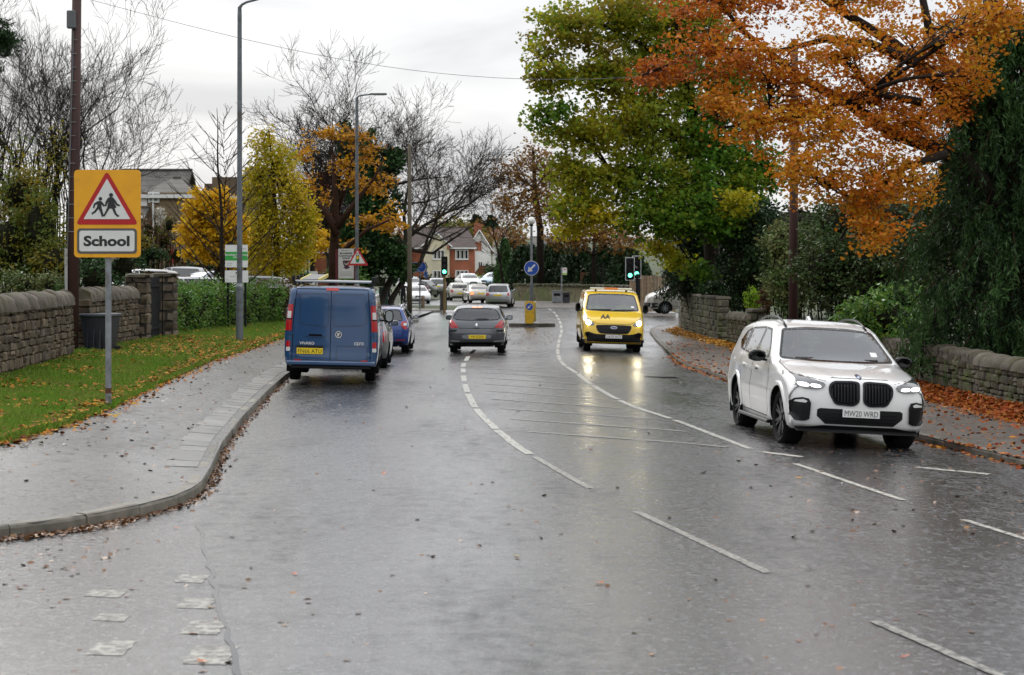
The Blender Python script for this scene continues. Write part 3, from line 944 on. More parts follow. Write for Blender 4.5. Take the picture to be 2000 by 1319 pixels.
    def mirrors(s, y, z, m, size=(.20, .12, .15), reach=.14):
        for sg in (1, -1):
            x0 = s.X(y, z)
            mb = MB(); c = Vector((sg * (x0 + reach), y, z))
            n = 10; vs = []; fs = []
            prof = [(-.5, .75), (-.42, .95), (0, 1.0), (.4, .96), (.5, .9)]
            for (t, k) in prof:
                for q in range(n):
                    a = 2 * pi * q / n; ca, sa = cos(a), sin(a)
                    r = (abs(ca) ** 4 + abs(sa) ** 4) ** (-.25)
                    vs.append(c + Vector((ca * r * size[0] / 2 * k, t * size[1], sa * r * size[2] / 2 * k)))
            for i in range(len(prof) - 1):
                for q in range(n):
                    q2 = (q + 1) % n; fs.append((i * n + q, i * n + q2, (i + 1) * n + q2, (i + 1) * n + q))
            fs.append(tuple(range(n)))
            mb.add(vs, fs)
            mb.tube([(sg * (x0 - .03), y + .01, z - size[2] * .38), (sg * (x0 + reach * .7), y, z - size[2] * .3)], .022, 6)
            o = mb.build('door_mirror', m, s.root, True, loc=s.off)
            g = MB(); k = .76; vs = []
            for q in range(n):
                a = 2 * pi * q / n; ca, sa = cos(a), sin(a); r = (abs(ca) ** 4 + abs(sa) ** 4) ** (-.25)
                vs.append(c + Vector((ca * r * size[0] / 2 * k, .5 * size[1] + .001, sa * r * size[2] / 2 * k)))
            g.add(vs, [tuple(range(n))]); g.build('mirror_glass', m_mirror, o)
    def seats(s, ys, xs=(-.36, .36), z=.55, back=.62, m=None):
        for y in ys:
            for x in xs:
                mb = MB()
                mb.bbox((x, y, z - .1), (.5, .5, .2), .06)
                rot = Matrix.Rotation(radians(-14), 3, 'X')
                mb.bbox((x, y + .27, z + back / 2 - .02), (.48, .14, back), .06, rot=rot)
                mb.bbox((x, y + .37, z + back + .08), (.27, .10, .19), .045, rot=rot)
                mb.build('seat', m or m_seat, s.root, 40, loc=s.off)
    def dash(s, y, z, w=.7, wheel_x=None):
        mb = MB(); mb.bbox((0, y, z - .12), (2 * w, .4, .24), .06); mb.build('dashboard', m_trim, s.root, loc=s.off)
        if wheel_x is not None:
            mb = MB(); pts = [(wheel_x + .18 * cos(a), y + .32 + .06 * sin(a), z + .17 * sin(a)) for a in [2 * pi * k / 16 for k in range(17)]]
            mb.tube(pts, .016, 6, False); mb.tube([(wheel_x, y + .15, z - .06), (wheel_x, y + .32, z)], .03, 6)
            mb.build('steering_wheel', m_trim, s.root, True, loc=s.off)
WHEELS = {}

def generic_spec(L, W, H, kind='hatch', rw=.31):
    T = {
     'hatch': [(.06, .15, .02), (.02, .19, .16), (0, .33, .24), (.008, .44, .26), (.045, .525, .2), (.15, .60, .10), (.25, .655, .08), (.29, .675, .09), (.43, .925, .10), (.49, .975, .06), (.60, 1.0, .05),
               (.76, .985, .05), (.88, .945, .06), (.915, .915, .07), (.965, .675, .10), (.992, .60, .13), (1.0, .43, .15), (.99, .28, .13), (.955, .18, .05), (.92, .16, .02)],
     'estate': [(.06, .15, .02), (.02, .19, .16), (0, .33, .24), (.008, .44, .26), (.045, .525, .2), (.15, .60, .10), (.25, .655, .08), (.29, .675, .09), (.42, .935, .10), (.48, .985, .06), (.60, 1.0, .05),
               (.80, .985, .05), (.925, .945, .06), (.945, .92, .07), (.985, .67, .10), (.996, .60, .13), (1.0, .43, .14), (.99, .28, .13), (.955, .18, .05), (.92, .16, .02)],
     'saloon': [(.06, .15, .02), (.02, .19, .16), (0, .33, .24), (.008, .44, .26), (.045, .52, .2), (.15, .585, .10), (.26, .64, .08), (.30, .66, .09), (.43, .93, .10), (.50, .985, .06), (.60, 1.0, .05),
               (.70, .965, .06), (.76, .92, .08), (.87, .735, .09), (.965, .70, .08), (.985, .66, .1), (1.0, .45, .15), (.99, .28, .13), (.955, .18, .05), (.92, .16, .02)],
     'mpv': [(.06, .15, .02), (.02, .19, .16), (0, .33, .24), (.008, .44, .26), (.045, .52, .2), (.14, .58, .10), (.20, .625, .08), (.235, .65, .09), (.38, .925, .10), (.45, .98, .06), (.58, 1.0, .05),
               (.78, .99, .05), (.90, .955, .06), (.935, .92, .07), (.975, .64, .10), (.995, .57, .13), (1.0, .42, .15), (.99, .28, .13), (.955, .18, .05), (.92, .16, .02)],
    }[kind]
    sil = [(y * L, z * H, r) for y, z, r in T]
    return dict(L=L, W=W, sil=sil, kind=kind, H=H, rw=rw, ra=rw + .055, axles=(.19 * L, .19 * L + .615 * L),
                fz=[(.12 * H, .92), (.26 * H, .975), (.42 * H, 1.0), (.56 * H, .985), (.66 * H, .95), (.92 * H, .755), (1.0 * H, .70)],
                py=[(0, .93), (.1, .965), (.25, .995), (.5, 1.0), (.75, .995), (.92, .965), (1.0, .92)], zfloor=.14 * H)
def generic(name, L, W, H, kind, mpaint, label, cat, loc, heading, face, hole=False, text='', lights=None, rw=.31, group=None, wheel='alloy', roll=0.0, step=.075, lit=None, low=None, rear_split=True):
    """an everyday car; face = which end is towards the viewer"""
    S = generic_spec(L, W, H, kind, rw)
    c = Car(name, S, mpaint, label, cat, loc, heading, roll, group, step=step, nr=14)
    k = kind
    zb = .675 * H
    wsb = {'hatch': .70, 'estate': .70, 'saloon': .69, 'mpv': .68}[k] * H
    c.window('front', rpoly([(-.80 * W, wsb), (.80 * W, wsb), (.64 * W, .925 * H), (-.64 * W, .925 * H)], .07), 'windscreen', hole)
    rb, rt = {'hatch': (.695, .915), 'estate': (.69, .915), 'saloon': (.755, .92), 'mpv': (.66, .915)}[k]
    c.window('rear', rpoly([(-.74 * W, rb * H), (.74 * W, rb * H), (.62 * W, rt * H), (-.62 * W, rt * H)], .08), 'rear_window', hole)
    ends = {'hatch': (.30, .43, .80, .885), 'estate': (.30, .42, .90, .945), 'saloon': (.31, .43, .70, .80), 'mpv': (.245, .38, .88, .935)}[k]
    f0, f1, r1, r0 = [e * L for e in ends]
    b1 = .53 * L; zt = .93 * H
    c.window('right', [(f0 + .12, zb), (b1 - .03, zb + .01), (b1 - .03, zt), (f1 + .12, zt - .01), (f0 + .32, zb + .10)][0:5], 'side_window', hole, True)
    c.window('right', [(b1 + .03, zb + .01), (r0 - .12, zb + .04), (r0 - .16, zb + .08), (r1 - .02, zt - .03), (b1 + .03, zt)], 'side_window', hole, True)
    for yy in (b1,):
        c.line('right', [(yy, zb - .01), (yy + .01, .3 * H), (yy, .2 * H)], .012, m_seam, 'door_gap', False, True)
    c.line('right', [(f0 + .1, zb - .02), (f0 + .02, .45 * H), (f0 + .1, .2 * H)], .012, m_seam, 'door_gap', False, True)
    c.patch('right', rrect(b1 - .24, .585 * H, b1 - .06, .61 * H, .012, 2), mpaint, 'door_handle', .02, .02, mirror=True)
    if face == 'rear':
        lm = (lit or m_red)
        lp = lights or [(.66 * W, .60 * H), (.97 * W, .64 * H), (.97 * W, .45 * H), (.62 * W, .47 * H)]
        tl = c.patch('rear', chaikin(lp, 1), lm, 'tail_light', .008, .03, mirror=True)
        c.line('rear', [(-.8 * W, .66 * H), (-.72 * W, .33 * H), (.72 * W, .33 * H), (.8 * W, .66 * H)], .011, m_seam, 'tailgate_gap')
        c.patch('rear', rrect(-.72 * W, .17 * H, .72 * W, .245 * H, .02, 2), low or m_black, 'lower_bumper', .006, .02)
        c.plate('rear', 0, (.52 if k in ('saloon', 'mpv') else .46) * H if k != 'hatch' else .40 * H, text, True)
        c.patch('rear', disc(0, .60 * H, .04), m_silverbadge, 'badge', .008, .01)
        c.patch('rear', rrect(-.16, .945 * H, .16, .962 * H, .008, 2), m_red, 'high_brake_light', .006, .01)
    if face == 'front' or True:
        hl = [(.52 * W, .475 * H), (.93 * W, .54 * H), (.95 * W, .47 * H), (.56 * W, .405 * H)]
        c.patch('front', chaikin(hl, 1), m_clear, 'headlight', .006, .03, mirror=True)
        c.patch('front', chaikin([(-.42 * W, .46 * H), (.42 * W, .46 * H), (.36 * W, .26 * H), (-.36 * W, .26 * H)], 1), m_gloss, 'grille', .004, .02)
        c.patch('front', rrect(-.75 * W, .17 * H, .75 * W, .235 * H, .02, 2), m_black, 'lower_bumper', .004, .02)
        if face == 'front': c.plate('front', 0, .31 * H, text, False)
    c.mirrors(f0 + .30, zb + .07, m_black if wheel == 'steel' else mpaint)
    c.wheels(wheel, 5 if wheel == 'alloy' else 9)
    if hole:
        c.seats((.47 * L, .70 * L), (-.36, .36), .5 if H < 1.6 else .6, .55)
        c.dash(f0 + .28, zb + .02)
    c.finish()
    return c

# ---------------------------------------------------------------- white SUV
def build_suv():
    W = 1.0; L = 4.92
    S = dict(L=L, W=W, H=1.745, rw=.388, ra=.45, axles=(.88, 3.855), zfloor=.26, tuck=.012,
      sil=[(.32, .25, .02), (.10, .28, .14), (.02, .40, .30), (0, .58, .34), (.015, .78, .36), (.05, .93, .36), (.13, 1.0, .30), (.45, 1.075, .16), (1.0, 1.15, .11), (1.30, 1.185, .10), (1.42, 1.21, .10),
           (2.06, 1.60, .12), (2.22, 1.665, .09), (2.45, 1.705, .06), (2.9, 1.745, .05), (3.5, 1.735, .05), (4.2, 1.665, .06), (4.50, 1.61, .06), (4.62, 1.50, .08), (4.80, 1.12, .12), (4.90, .98, .16), (4.92, .7, .18), (4.88, .42, .14), (4.7, .3, .05), (4.5, .27, .02)],
      fz=[(.24, .90), (.34, .955), (.55, .985), (.72, 1.0), (.88, .985), (1.02, .975), (1.12, .955), (1.20, .925), (1.62, .765), (1.745, .70)],
      py=[(0, .95), (.1, .975), (.2, .995), (.5, 1.0), (.75, 1.0), (.92, .965), (1.0, .92)])
    pm = paint('white', (.72, .715, .70), 0, .28, 1.0, dirt=(.64, .63, .60))
    c = Car('white_suv', S, pm, 'white SUV with black twin grille and lit headlights driving towards the viewer', 'car', (4.57, 28.85, -.125), radians(4.6), radians(3.1), step=.05, nr=24)
    # windscreen and windows
    ws = rpoly([(-.83, 1.205), (-.4, 1.19), (.4, 1.19), (.83, 1.205), (.665, 1.60), (.3, 1.635), (-.3, 1.635), (-.665, 1.60)], .04)
    c.window('front', ws, 'windscreen', True, seal=.03)
    zb = 1.165
    c.window('right', chaikin([(1.78, zb + .02), (2.68, zb + .03), (2.68, 1.60), (2.36, 1.585), (2.05, 1.40)], 0), 'side_window', True, True, .03)
    c.window('right', [(2.76, zb + .03), (3.52, zb + .05), (3.62, 1.57), (2.76, 1.605)], 'side_window', True, True, .03)
    c.window('right', chaikin([(3.62, zb + .055), (3.98, zb + .09), (4.22, 1.36), (4.02, 1.50), (3.70, 1.565)], 0), 'quarter_window', True, True, .03)
    c.window('rear', chaikin([(-.72, 1.18), (.72, 1.18), (.6, 1.54), (-.6, 1.54)], 1), 'rear_window', True)
    # twin grille
    kg = rpoly([(.022, .955), (.10, .972), (.38, .962), (.455, .90), (.45, .78), (.365, .635), (.10, .622), (.022, .68)], .05, 3)
    for sg in (1, -1):
        pl = [(u * sg, v) for u, v in kg]
        g = c.patch('front', pl, m_gloss, 'grille', .016, .05)[0]
        ins = [(.24 * sg + (u - .24 * sg) * .88, .80 + (v - .80) * .86) for u, v in pl]
        h = c.patch('front', ins, m_seam, 'grille_opening', .018, .004)[0]
        for k in range(9):
            u = (.065 + k * .0435) * sg
            vt = .935 - .03 * (k / 8) ** 3 - (.05 if k == 8 else 0); vb = .665 + (.05 if k in (0,) else 0) + .015 * (k / 8) + (.06 if k >= 7 else 0)
            c.patch('front', [(u - .007, vb), (u + .007, vb), (u + .007, vt), (u - .007, vt)], m_gloss, 'grille_slat', .028, .02)
    # headlights
    hl = [(.50, .905), (.52, .93), (.70, .985), (.93, 1.045), (.955, 1.0), (.945, .92), (.90, .885), (.78, .845), (.62, .84), (.53, .865)]
    for sg in (1, -1):
        pl = [(u * sg, v) for u, v in hl]
        h = c.patch('front', pl, m_lampd, 'headlight', .03, .08, cell=.035)[0]
        for (a0, a1, b0, b1) in ((.56, .69, .862, .905), (.715, .85, .868, .92)):
            c.patch('front', [(u * sg, v) for u, v in chaikin([(a0, b0), (a1, b0 + .004), (a1 + .012, b1), (a0 + .02, b1 - .006)], 1)], m_lit, 'headlight_lamp', .045, .03, cell=.03)
        c.patch('front', [(u * sg, v) for u, v in [(.86, .895), (.925, .92), (.935, .975), (.885, .935)]], m_clear, 'daytime_light', .045, .03, cell=.03)
    # bumper openings
    it = [(-.60, .56), (-.56, .58), (.56, .58), (.60, .56), (.60, .47), (.48, .365), (-.48, .365), (-.60, .47)]
    c.patch('front', it, m_black, 'lower_intake', .006, .02)
    for v in (.41, .46, .51):
        c.line('front', [(-.5, v), (.5, v)], .012, m_gloss, 'intake_bar', proud=.012)
    vt = [(.69, .64), (.72, .70), (.80, .715), (.90, .695), (.945, .64), (.94, .46), (.89, .395), (.76, .39), (.70, .42), (.695, .53)]
    c.patch('front', vt, m_gloss, 'side_vent', .03, .06, mirror=True, cell=.03)
    c.patch('front', [(.74, .665), (.79, .69), (.89, .672), (.905, .65), (.76, .643)], m_clear, 'fog_light', .045, .03, mirror=True, cell=.03)
    # dark splitter and sills
    sp = [(-.86, .30), (-.68, .315), (-.5, .345), (.5, .345), (.68, .315), (.86, .30), (.84, .25), (-.84, .25)]
    c.patch('front', sp, m_black, 'splitter', .03, .12)
    c.line('front', [(-.84, .272), (-.6, .268), (-.45, .285), (.45, .285), (.6, .268), (.84, .272)], .018, m_gloss, 'splitter_lip', proud=.045)
    mb = MB()
    for sg in (1, -1):
        mb = MB(); mb.bbox((sg * .965, 2.37, .275), (.10, 2.05, .05), .02); mb.build('side_skirt', m_gloss, c.root, loc=c.off)
        mb = MB(); mb.bbox((sg * .97, 3.38, .33), (.06, .06, .14), .015, rot=Matrix.Rotation(radians(25), 3, 'X')); mb.build('skirt_fin', m_gloss, c.root, loc=c.off)
    c.patch('rear', rrect(-.9, .3, .9, .5, .05), m_black, 'rear_bumper_insert', .006, .02)
    c.patch('rear', chaikin([(.4, 1.0), (.93, 1.03), (.93, .88), (.45, .9)], 1), m_red, 'tail_light', .008, .02, mirror=True)
    # bonnet shut line and badge
    c.line('front', [(-.93, 1.052), (-.70, .992), (-.49, .95), (-.40, .998), (0, 1.0), (.40, .998), (.49, .95), (.70, .992), (.93, 1.052)], .007, m_seam, 'bonnet_gap', proud=.003)
    c.line('top', [(-.86, .45), (-.885, .9), (-.88, 1.30), (-.84, 1.42)], .010, m_seam, 'bonnet_gap', False, True)
    c.line('top', [(-.36, .20), (-.44, .55), (-.56, 1.30)], .018, pm, 'bonnet_crease', False, True, proud=.006)
    b = c.patch('front', disc(0, 1.022, .045, 20, .036), m_silverbadge, 'badge', .006, .012)[0]
    c.patch('front', disc(0, 1.022, .036, 20, .029), m_gloss, 'badge', .009, .004)
    mblue = mat('badge_blue', (.03, .16, .5), rough=.3)
    for q, mm in ((0, m_pw), (1, mblue), (2, m_pw), (3, mblue)):
        c.patch('front', [(0, 1.022)] + [(.022 * cos(pi / 2 * q + pi / 2 * k / 5), 1.022 + .0175 * sin(pi / 2 * q + pi / 2 * k / 5)) for k in range(6)], mm, 'badge', .011, .003)
    c.plate('front', 0, .527, 'MW20 WRD', False, out=.03)
    # doors
    for pts in ([(1.62, 1.13), (1.50, .85), (1.52, .45), (1.62, .34)], [(2.72, 1.17), (2.74, .6), (2.70, .34)], [(3.62, 1.2), (3.60, .95), (3.42, .78), (3.30, .40)], [(1.62, .34), (3.30, .36)]):
        c.line('right', pts, .011, m_seam, 'door_gap', False, True)
    for y in (2.42, 3.36):
        c.patch('right', chaikin([(y - .12, 1.03), (y + .12, 1.04), (y + .12, 1.005), (y - .12, .995)], 1), pm, 'door_handle', .028, .028, mirror=True)
        c.line('right', [(y - .1, .985), (y + .1, .99)], .014, m_seam, 'handle_recess', False, True)
    c.line('right', [(1.3, .93), (2.6, .965), (4.4, 1.02)], .02, pm, 'shoulder_crease', False, True, proud=.006)
    # arch lips
    for yc in S['axles']:
        for sg in (1, -1):
            mb = MB(); vs = []; n = 22
            for k in range(n + 1):
                an = pi * (1.06 - 1.12 * k / n)
                for rr, ox in ((S['ra'] - .012, .004), (S['ra'] + .005, .02), (S['ra'] + .05, .014), (S['ra'] + .065, -.01)):
                    y, z = yc + rr * cos(an), S['rw'] + rr * sin(an); vs.append((sg * (c.X(y, z) + ox), y, z))
            fs = [(4 * k + j, 4 * k + j + 1, 4 * k + j + 5, 4 * k + j + 4) for k in range(n) for j in range(3)]
            mb.add(vs, fs); mb.build('wheel_arch', pm, c.root, True, loc=c.off)
    c.mirrors(1.86, 1.20, m_gloss, (.25, .15, .17), .17)
    # roof rails
    for sg in (1, -1):
        pts = []
        for k in range(13):
            y = lerp(2.2, 4.3, k / 12); h = c.bvh.ray_cast(Vector((sg * .60, y, 3)), Vector((0, 0, -1)))
            pts.append((sg * .605, y, h[0].z + .045 * (1 - abs(2 * k / 12 - 1) ** 4) + .004))
        mb = MB(); mb.tube(pts, .017, 6); mb.build('roof_rail', m_gloss, c.root, True, loc=c.off)
    mb = MB(); mb.prism([(3.25, 0), (3.45, 0), (3.42, .05), (3.38, .06)], lambda y, z: (-.02, y, 1.735 + z), lambda y, z: (.02, y, 1.735 + z)); mb.build('roof_fin', pm, c.root, loc=c.off)
    # wipers, tax sticker, interior
    c.line('front', [(-.62, 1.215), (-.05, 1.225)], .016, m_black, 'wiper', proud=.02)
    c.line('front', [(.05, 1.215), (.6, 1.225)], .016, m_black, 'wiper', proud=.02)
    c.patch('front', rrect(.52, 1.27, .62, 1.33, .008, 2), m_pw, 'windscreen_sticker', .006, .002)
    c.seats((2.3, 3.2), (-.4, .4), .78, .62)
    c.dash(1.72, 1.17, .72, -.4)
    mb = MB(); mb.bbox((0, 2.1, 1.52), (.24, .04, .07), .015); mb.build('interior_mirror', m_trim, c.root, loc=c.off)
    c.wheels('alloy', 7, m_dalloy, .29, 0.05, .74)
    c.finish()
    return c
suv = build_suv()

# ---------------------------------------------------------------- yellow patrol van
def van_spec(L=4.97, W=.993, H=1.98, rw=.335, tall=False):
    return dict(L=L, W=W, H=H, rw=rw, ra=rw + .06, axles=(.95, 3.90), zfloor=.28,
      sil=[(.25, .27, .02), (.08, .30, .12), (.01, .42, .26), (0, .60, .30), (.03, .80, .32), (.09, .98, .30), (.20, 1.09, .24), (.50, 1.20, .16), (.85, 1.295, .12), (.96, 1.34, .11),
           (1.62, 1.80, .13), (1.80, 1.89, .10), (2.1, 1.945, .06), (2.8, H, .05), (4.6, H - .01, .05), (4.88, H - .03, .06), (4.945, H - .12, .08), (4.965, 1.2, .08), (L, .6, .08), (4.96, .40, .08), (4.9, .32, .03), (4.7, .29, .02)],
      fz=[(.27, .92), (.42, .97), (.62, 1.0), (.95, 1.0), (1.25, .975), (1.30, .965), (1.80, .865), (1.90, .84), (H, .80)],
      py=[(0, .95), (.08, .97), (.2, 1.0), (.6, 1.0), (.9, .995), (1.0, .98)])
def build_yellow():
    S = van_spec(); W, L = S['W'], S['L']
    pm = paint('yellow', (.80, .52, .015), 0, .3, 1.0)
    c = Car('yellow_van', S, pm, 'yellow patrol van with roof light bar and lit headlights driving towards the viewer', 'van', (3.17, 63.1, -.20), radians(.6), radians(1.6), step=.06, nr=22)
    ws = rpoly([(-.84, 1.335), (-.4, 1.315), (.4, 1.315), (.84, 1.335), (.735, 1.80), (.4, 1.835), (-.4, 1.835), (-.735, 1.80)], .06)
    c.window('front', ws, 'windscreen', True, seal=.04)
    c.window('right', [(1.28, 1.31), (2.05, 1.31), (2.05, 1.76), (1.78, 1.75)], 'side_window', True, True, .03)
    g = c.patch('front', chaikin([(-.58, .84), (-.50, .885), (.50, .885), (.58, .84), (.50, .66), (.40, .60), (-.40, .60), (-.50, .66)], 1), m_black, 'grille', .012, .04)[0]
    for k, v in enumerate((.66, .72, .78, .84)):
        w = .43 + .03 * k
        c.line('front', [(-w, v), (w, v)], .022, m_gloss, 'grille_bar', proud=.024)
    c.patch('front', disc(0, .80, .105, 24, .045), m_silverbadge, 'badge', .032, .02)
    c.patch('front', disc(0, .80, .093, 24, .036), mat('badge_blue_dark', (.01, .04, .2), rough=.3), 'badge', .036, .01)
    o = text_obj('Ford', .055, m_silverbadge, c.root, Vector((0, c.proj('front', 0, .80, 0).y - .042, .785)) + c.off, bold=.001)
    hl = [(.60, .87), (.70, .84), (.86, .88), (.95, .98), (.955, 1.14), (.93, 1.17), (.80, 1.05), (.62, .93)]
    for sg in (1, -1):
        h = c.patch('front', [(u * sg, v) for u, v in chaikin(hl, 1)], m_lampd, 'headlight', .008, .04)[0]
        c.patch('front', disc(.80 * sg, .945, .075, 16), m_lit_y, 'headlight_lamp', .02, .03)
    lb = [(-.97, .60), (-.80, .66), (-.62, .60), (-.5, .585), (.5, .585), (.62, .60), (.80, .66), (.97, .60), (.97, .34), (.8, .29), (-.8, .29), (-.97, .34)]
    c.patch('front', lb, m_black, 'lower_bumper', .01, .04)
    c.patch('front', chaikin([(.64, .58), (.80, .63), (.93, .58), (.90, .49), (.68, .49)], 1), m_gloss, 'fog_light', .018, .02, mirror=True)
    c.line('front', [(-.55, .44), (.55, .44)], .05, m_gloss, 'bumper_intake', proud=.016)
    c.plate('front', 0, .515, 'LA19 ACF', False, out=.035)
    # lettering on the bonnet
    ya = c.proj('front', -.27, 1.15, 0)
    me = text_mesh('AA', .17, bold=.006, xs=1.25)
    for v in me.vertices:
        p = c.proj('front', -.27 + v.co.x + v.co.y * .2, 1.075 + v.co.y, .0); p.z += .008; p.y -= .01; v.co = p
    me.materials.clear(); me.materials.append(m_ink); link_mesh('lettering', me, c.root, c.off)
    c.line('front', [(-.95, 1.19), (-.62, .955), (-.5, .91), (.5, .91), (.62, .955), (.95, 1.19)], .012, m_seam, 'bonnet_gap')
    c.line('right', [(1.2, 1.28), (1.1, .9), (1.35, .42), (2.12, .42), (2.12, 1.8)], .012, m_seam, 'door_gap', False, True)
    c.mirrors(1.36, 1.40, m_black, (.17, .16, .31), .15)
    c.line('front', [(-.7, 1.345), (-.05, 1.36)], .022, m_black, 'wiper', proud=.02); c.line('front', [(.05, 1.345), (.7, 1.36)], .022, m_black, 'wiper', proud=.02)
    c.patch('front', rrect(.60, 1.42, .70, 1.47, .008, 2), m_pw, 'windscreen_sticker', .008, .002)
    # light bar
    mb = MB(); mb.bbox((0, 2.05, 2.01), (1.36, .24, .065), .025); lb_ = mb.build('light_bar', mat('light_bar_white', (.70, .68, .58), rough=.3), c.root, loc=c.off)
    mb = MB(); mb.bbox((0, 2.05, 2.012), (.46, .25, .068), .025); mb.build('amber_beacon', m_amber, lb_)
    for sg in (-1, 1):
        mb = MB(); mb.bbox((sg * .5, 2.05, 1.955), (.06, .14, .06), .01); mb.build('bracket', m_black, lb_)
    c.seats((2.05,), (-.45, .0, .45), .95, .66); c.dash(1.42, 1.32, .8, -.45)
    c.wheels('steel', 9, m_dalloy, .23); c.finish()
    return c
yvan = build_yellow()

# ---------------------------------------------------------------- blue panel van
def build_blue():
    S = van_spec(5.0, .978, 1.965, .34); W, L = S['W'], S['L']
    S['py'] = [(0, .95), (.08, .97), (.2, 1.0), (.6, 1.0), (.9, .995), (1.0, .985)]
    S['sil'] = S['sil'][:14] + [(4.72, 1.955, .05), (4.93, 1.935, .05), (4.965, 1.87, .05), (4.97, 1.2, .05), (4.985, .62, .05), (5.0, .52, .06), (4.995, .40, .06), (4.95, .34, .03), (4.7, .32, .02)]
    S['fz'] = [(.27, .93), (.42, .975), (.62, 1.0), (.95, 1.0), (1.25, .985), (1.30, .98), (1.80, .905), (1.90, .88), (1.97, .84)]
    pm = paint('blue', (.008, .055, .155), .1, .2, 1.0, dirt=(.012, .062, .15))
    c = Car('blue_van', S, pm, 'metallic blue panel van with ladder on its roof rack parked half by the kerb', 'van', (-3.88, 42.3, .045), pi + radians(2.6), radians(-1.3), step=.06, nr=22)
    c.root.scale = (1, 1, 1.03)
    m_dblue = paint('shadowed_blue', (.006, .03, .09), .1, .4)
    # rear doors
    c.line('rear', [(.02, .43), (.02, 1.90)], .014, m_seam, 'door_gap')
    c.line('rear', [(-.81, .43), (.81, .43), (.80, 1.2), (.735, 1.895), (-.735, 1.895), (-.80, 1.2)], .014, m_seam, 'door_gap', True)
    for sg in (1, -1):
        a, b = (.075, .68) if sg > 0 else (.035, .72)
        pl = rpoly([(a * sg, 1.80), (b * .95 * sg, 1.80), (b * sg, 1.22), (b * .85 * sg, 1.17), (a * sg, 1.14)], .06)
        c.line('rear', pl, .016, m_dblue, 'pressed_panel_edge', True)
        c.patch('rear', [(u * .97 + .01 * sg, 1.48 + (v - 1.48) * .96) for u, v in pl], pm, 'pressed_panel', .008, .01)
        tl = [(.80 * sg, 1.58), (.915 * sg, 1.58), (.955 * sg, 1.05), (.83 * sg, 1.05)]
        t = c.patch('rear', tl, m_red, 'tail_light', .012, .03)[0]
        c.patch('rear', [(.838 * sg, 1.44), (.912 * sg, 1.44), (.925 * sg, 1.28), (.846 * sg, 1.28)], m_clear, 'indicator_lens', .016, .01)
        c.patch('rear', [(.825 * sg, 1.30), (.94 * sg, 1.30), (.942 * sg, 1.275), (.826 * sg, 1.275)], m_black, 'lens_divider', .017, .01)
        c.patch('rear', rrect(.85 * sg if sg > 0 else -.935, .72, .935 if sg > 0 else -.85, .84, .01, 2), m_red, 'lower_tail_light', .012, .03)
        c.patch('rear', rrect(.85 if sg > 0 else -.935, .64, .935 if sg > 0 else -.85, .717, .01, 2), m_clear, 'reversing_light', .012, .03)
        c.patch('rear', rrect(.62 if sg > 0 else -.76, .435, .76 if sg > 0 else -.62, .475, .01, 2), m_red, 'reflector', .02, .03)
        for z in (1.68, 1.0):
            c.patch('rear', rrect(.80 if sg > 0 else -.90, z - .03, .90 if sg > 0 else -.80, z + .03, .012, 2), pm, 'hinge', .02, .03)
    c.patch('rear', rrect(-.13, 1.865, .13, 1.925, .02, 2), m_red, 'high_brake_light', .016, .03)
    # handle, badge, recesses (viewed from behind the left-hand door is at -x of the picture)
    hx = .33
    c.patch('rear', chaikin([(hx - .20, .93), (hx + .20, .93), (hx + .20, 1.0), (hx + .1, 1.03), (hx - .1, 1.03), (hx - .2, 1.0)], 1), pm, 'door_handle', .02, .03)
    c.patch('rear', rrect(hx - .14, .945, hx + .14, .985, .015, 2), m_seam, 'handle_recess', .023, .01)
    c.patch('rear', disc(-.145, .985, .068, 22), m_silverbadge, 'badge', .012, .02)
    c.patch('rear', disc(-.145, .985, .053, 22), m_gloss, 'badge', .015, .01)
    c.patch('rear', [(-.185, .995), (-.15, 1.02), (-.105, 1.0), (-.13, .985), (-.11, .96), (-.16, .945), (-.15, .98)], m_silverbadge, 'badge', .019, .006)
    for (x, z, tx) in ((.50, .795, 'VIVARO'), (-.57, .80, 'CDTI')):
        y = c.proj('rear', x, z, 0).y
        text_obj(tx, .075, m_silverbadge, c.root, Vector((x, y + .012, z - .02)) + c.off, (pi / 2, 0, pi), bold=.003, xs=1.15)
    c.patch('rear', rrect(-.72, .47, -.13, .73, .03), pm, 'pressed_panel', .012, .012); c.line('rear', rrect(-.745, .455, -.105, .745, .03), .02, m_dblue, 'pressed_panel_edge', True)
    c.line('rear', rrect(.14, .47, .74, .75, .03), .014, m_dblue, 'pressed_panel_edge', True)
    c.patch('rear', rrect(.16, .715, .72, .755, .01, 2), m_black, 'plate_lamp_bar', .03, .03)
    c.plate('rear', .44, .645, 'FN66 ATU', True, w=.54, h=.12, out=.022)
    c.line('rear', [(-.80, .76), (.80, .76)], .01, pm, 'swage_line', proud=.01)
    mb = MB(); mb.bbox((0, 4.99, .405), (1.84, .12, .085), .03); mb.build('rear_bumper', pm, c.root, 40, loc=c.off)
    mb = MB(); mb.bbox((0, 4.94, .325), (1.66, .1, .07), .02); mb.build('bumper_underside', m_black, c.root, loc=c.off)
    mb = MB(); mb.tube([(-.55, 4.3, .27), (-.55, 4.93, .27)], .03, 8); mb.build('exhaust_pipe', m_alloy, c.root, True, loc=c.off)
    mb = MB(); mb.tube([(-.75, 3.9, .31), (.75, 3.9, .31)], .04, 8); mb.build('rear_axle', m_black, c.root, True, loc=c.off)
    # sides and cab
    c.window('right', [(1.28, 1.31), (2.05, 1.31), (2.05, 1.76), (1.78, 1.75)], 'side_window', False, True, .03)
    c.window('front', chaikin([(-.84, 1.335), (.84, 1.335), (.735, 1.80), (-.735, 1.80)], 2), 'windscreen', False)
    c.line('right', [(2.15, .42), (2.15, 1.8)], .012, m_seam, 'door_gap', False, True); c.line('right', [(3.3, .42), (3.3, 1.8)], .012, m_seam, 'door_gap', False, True)
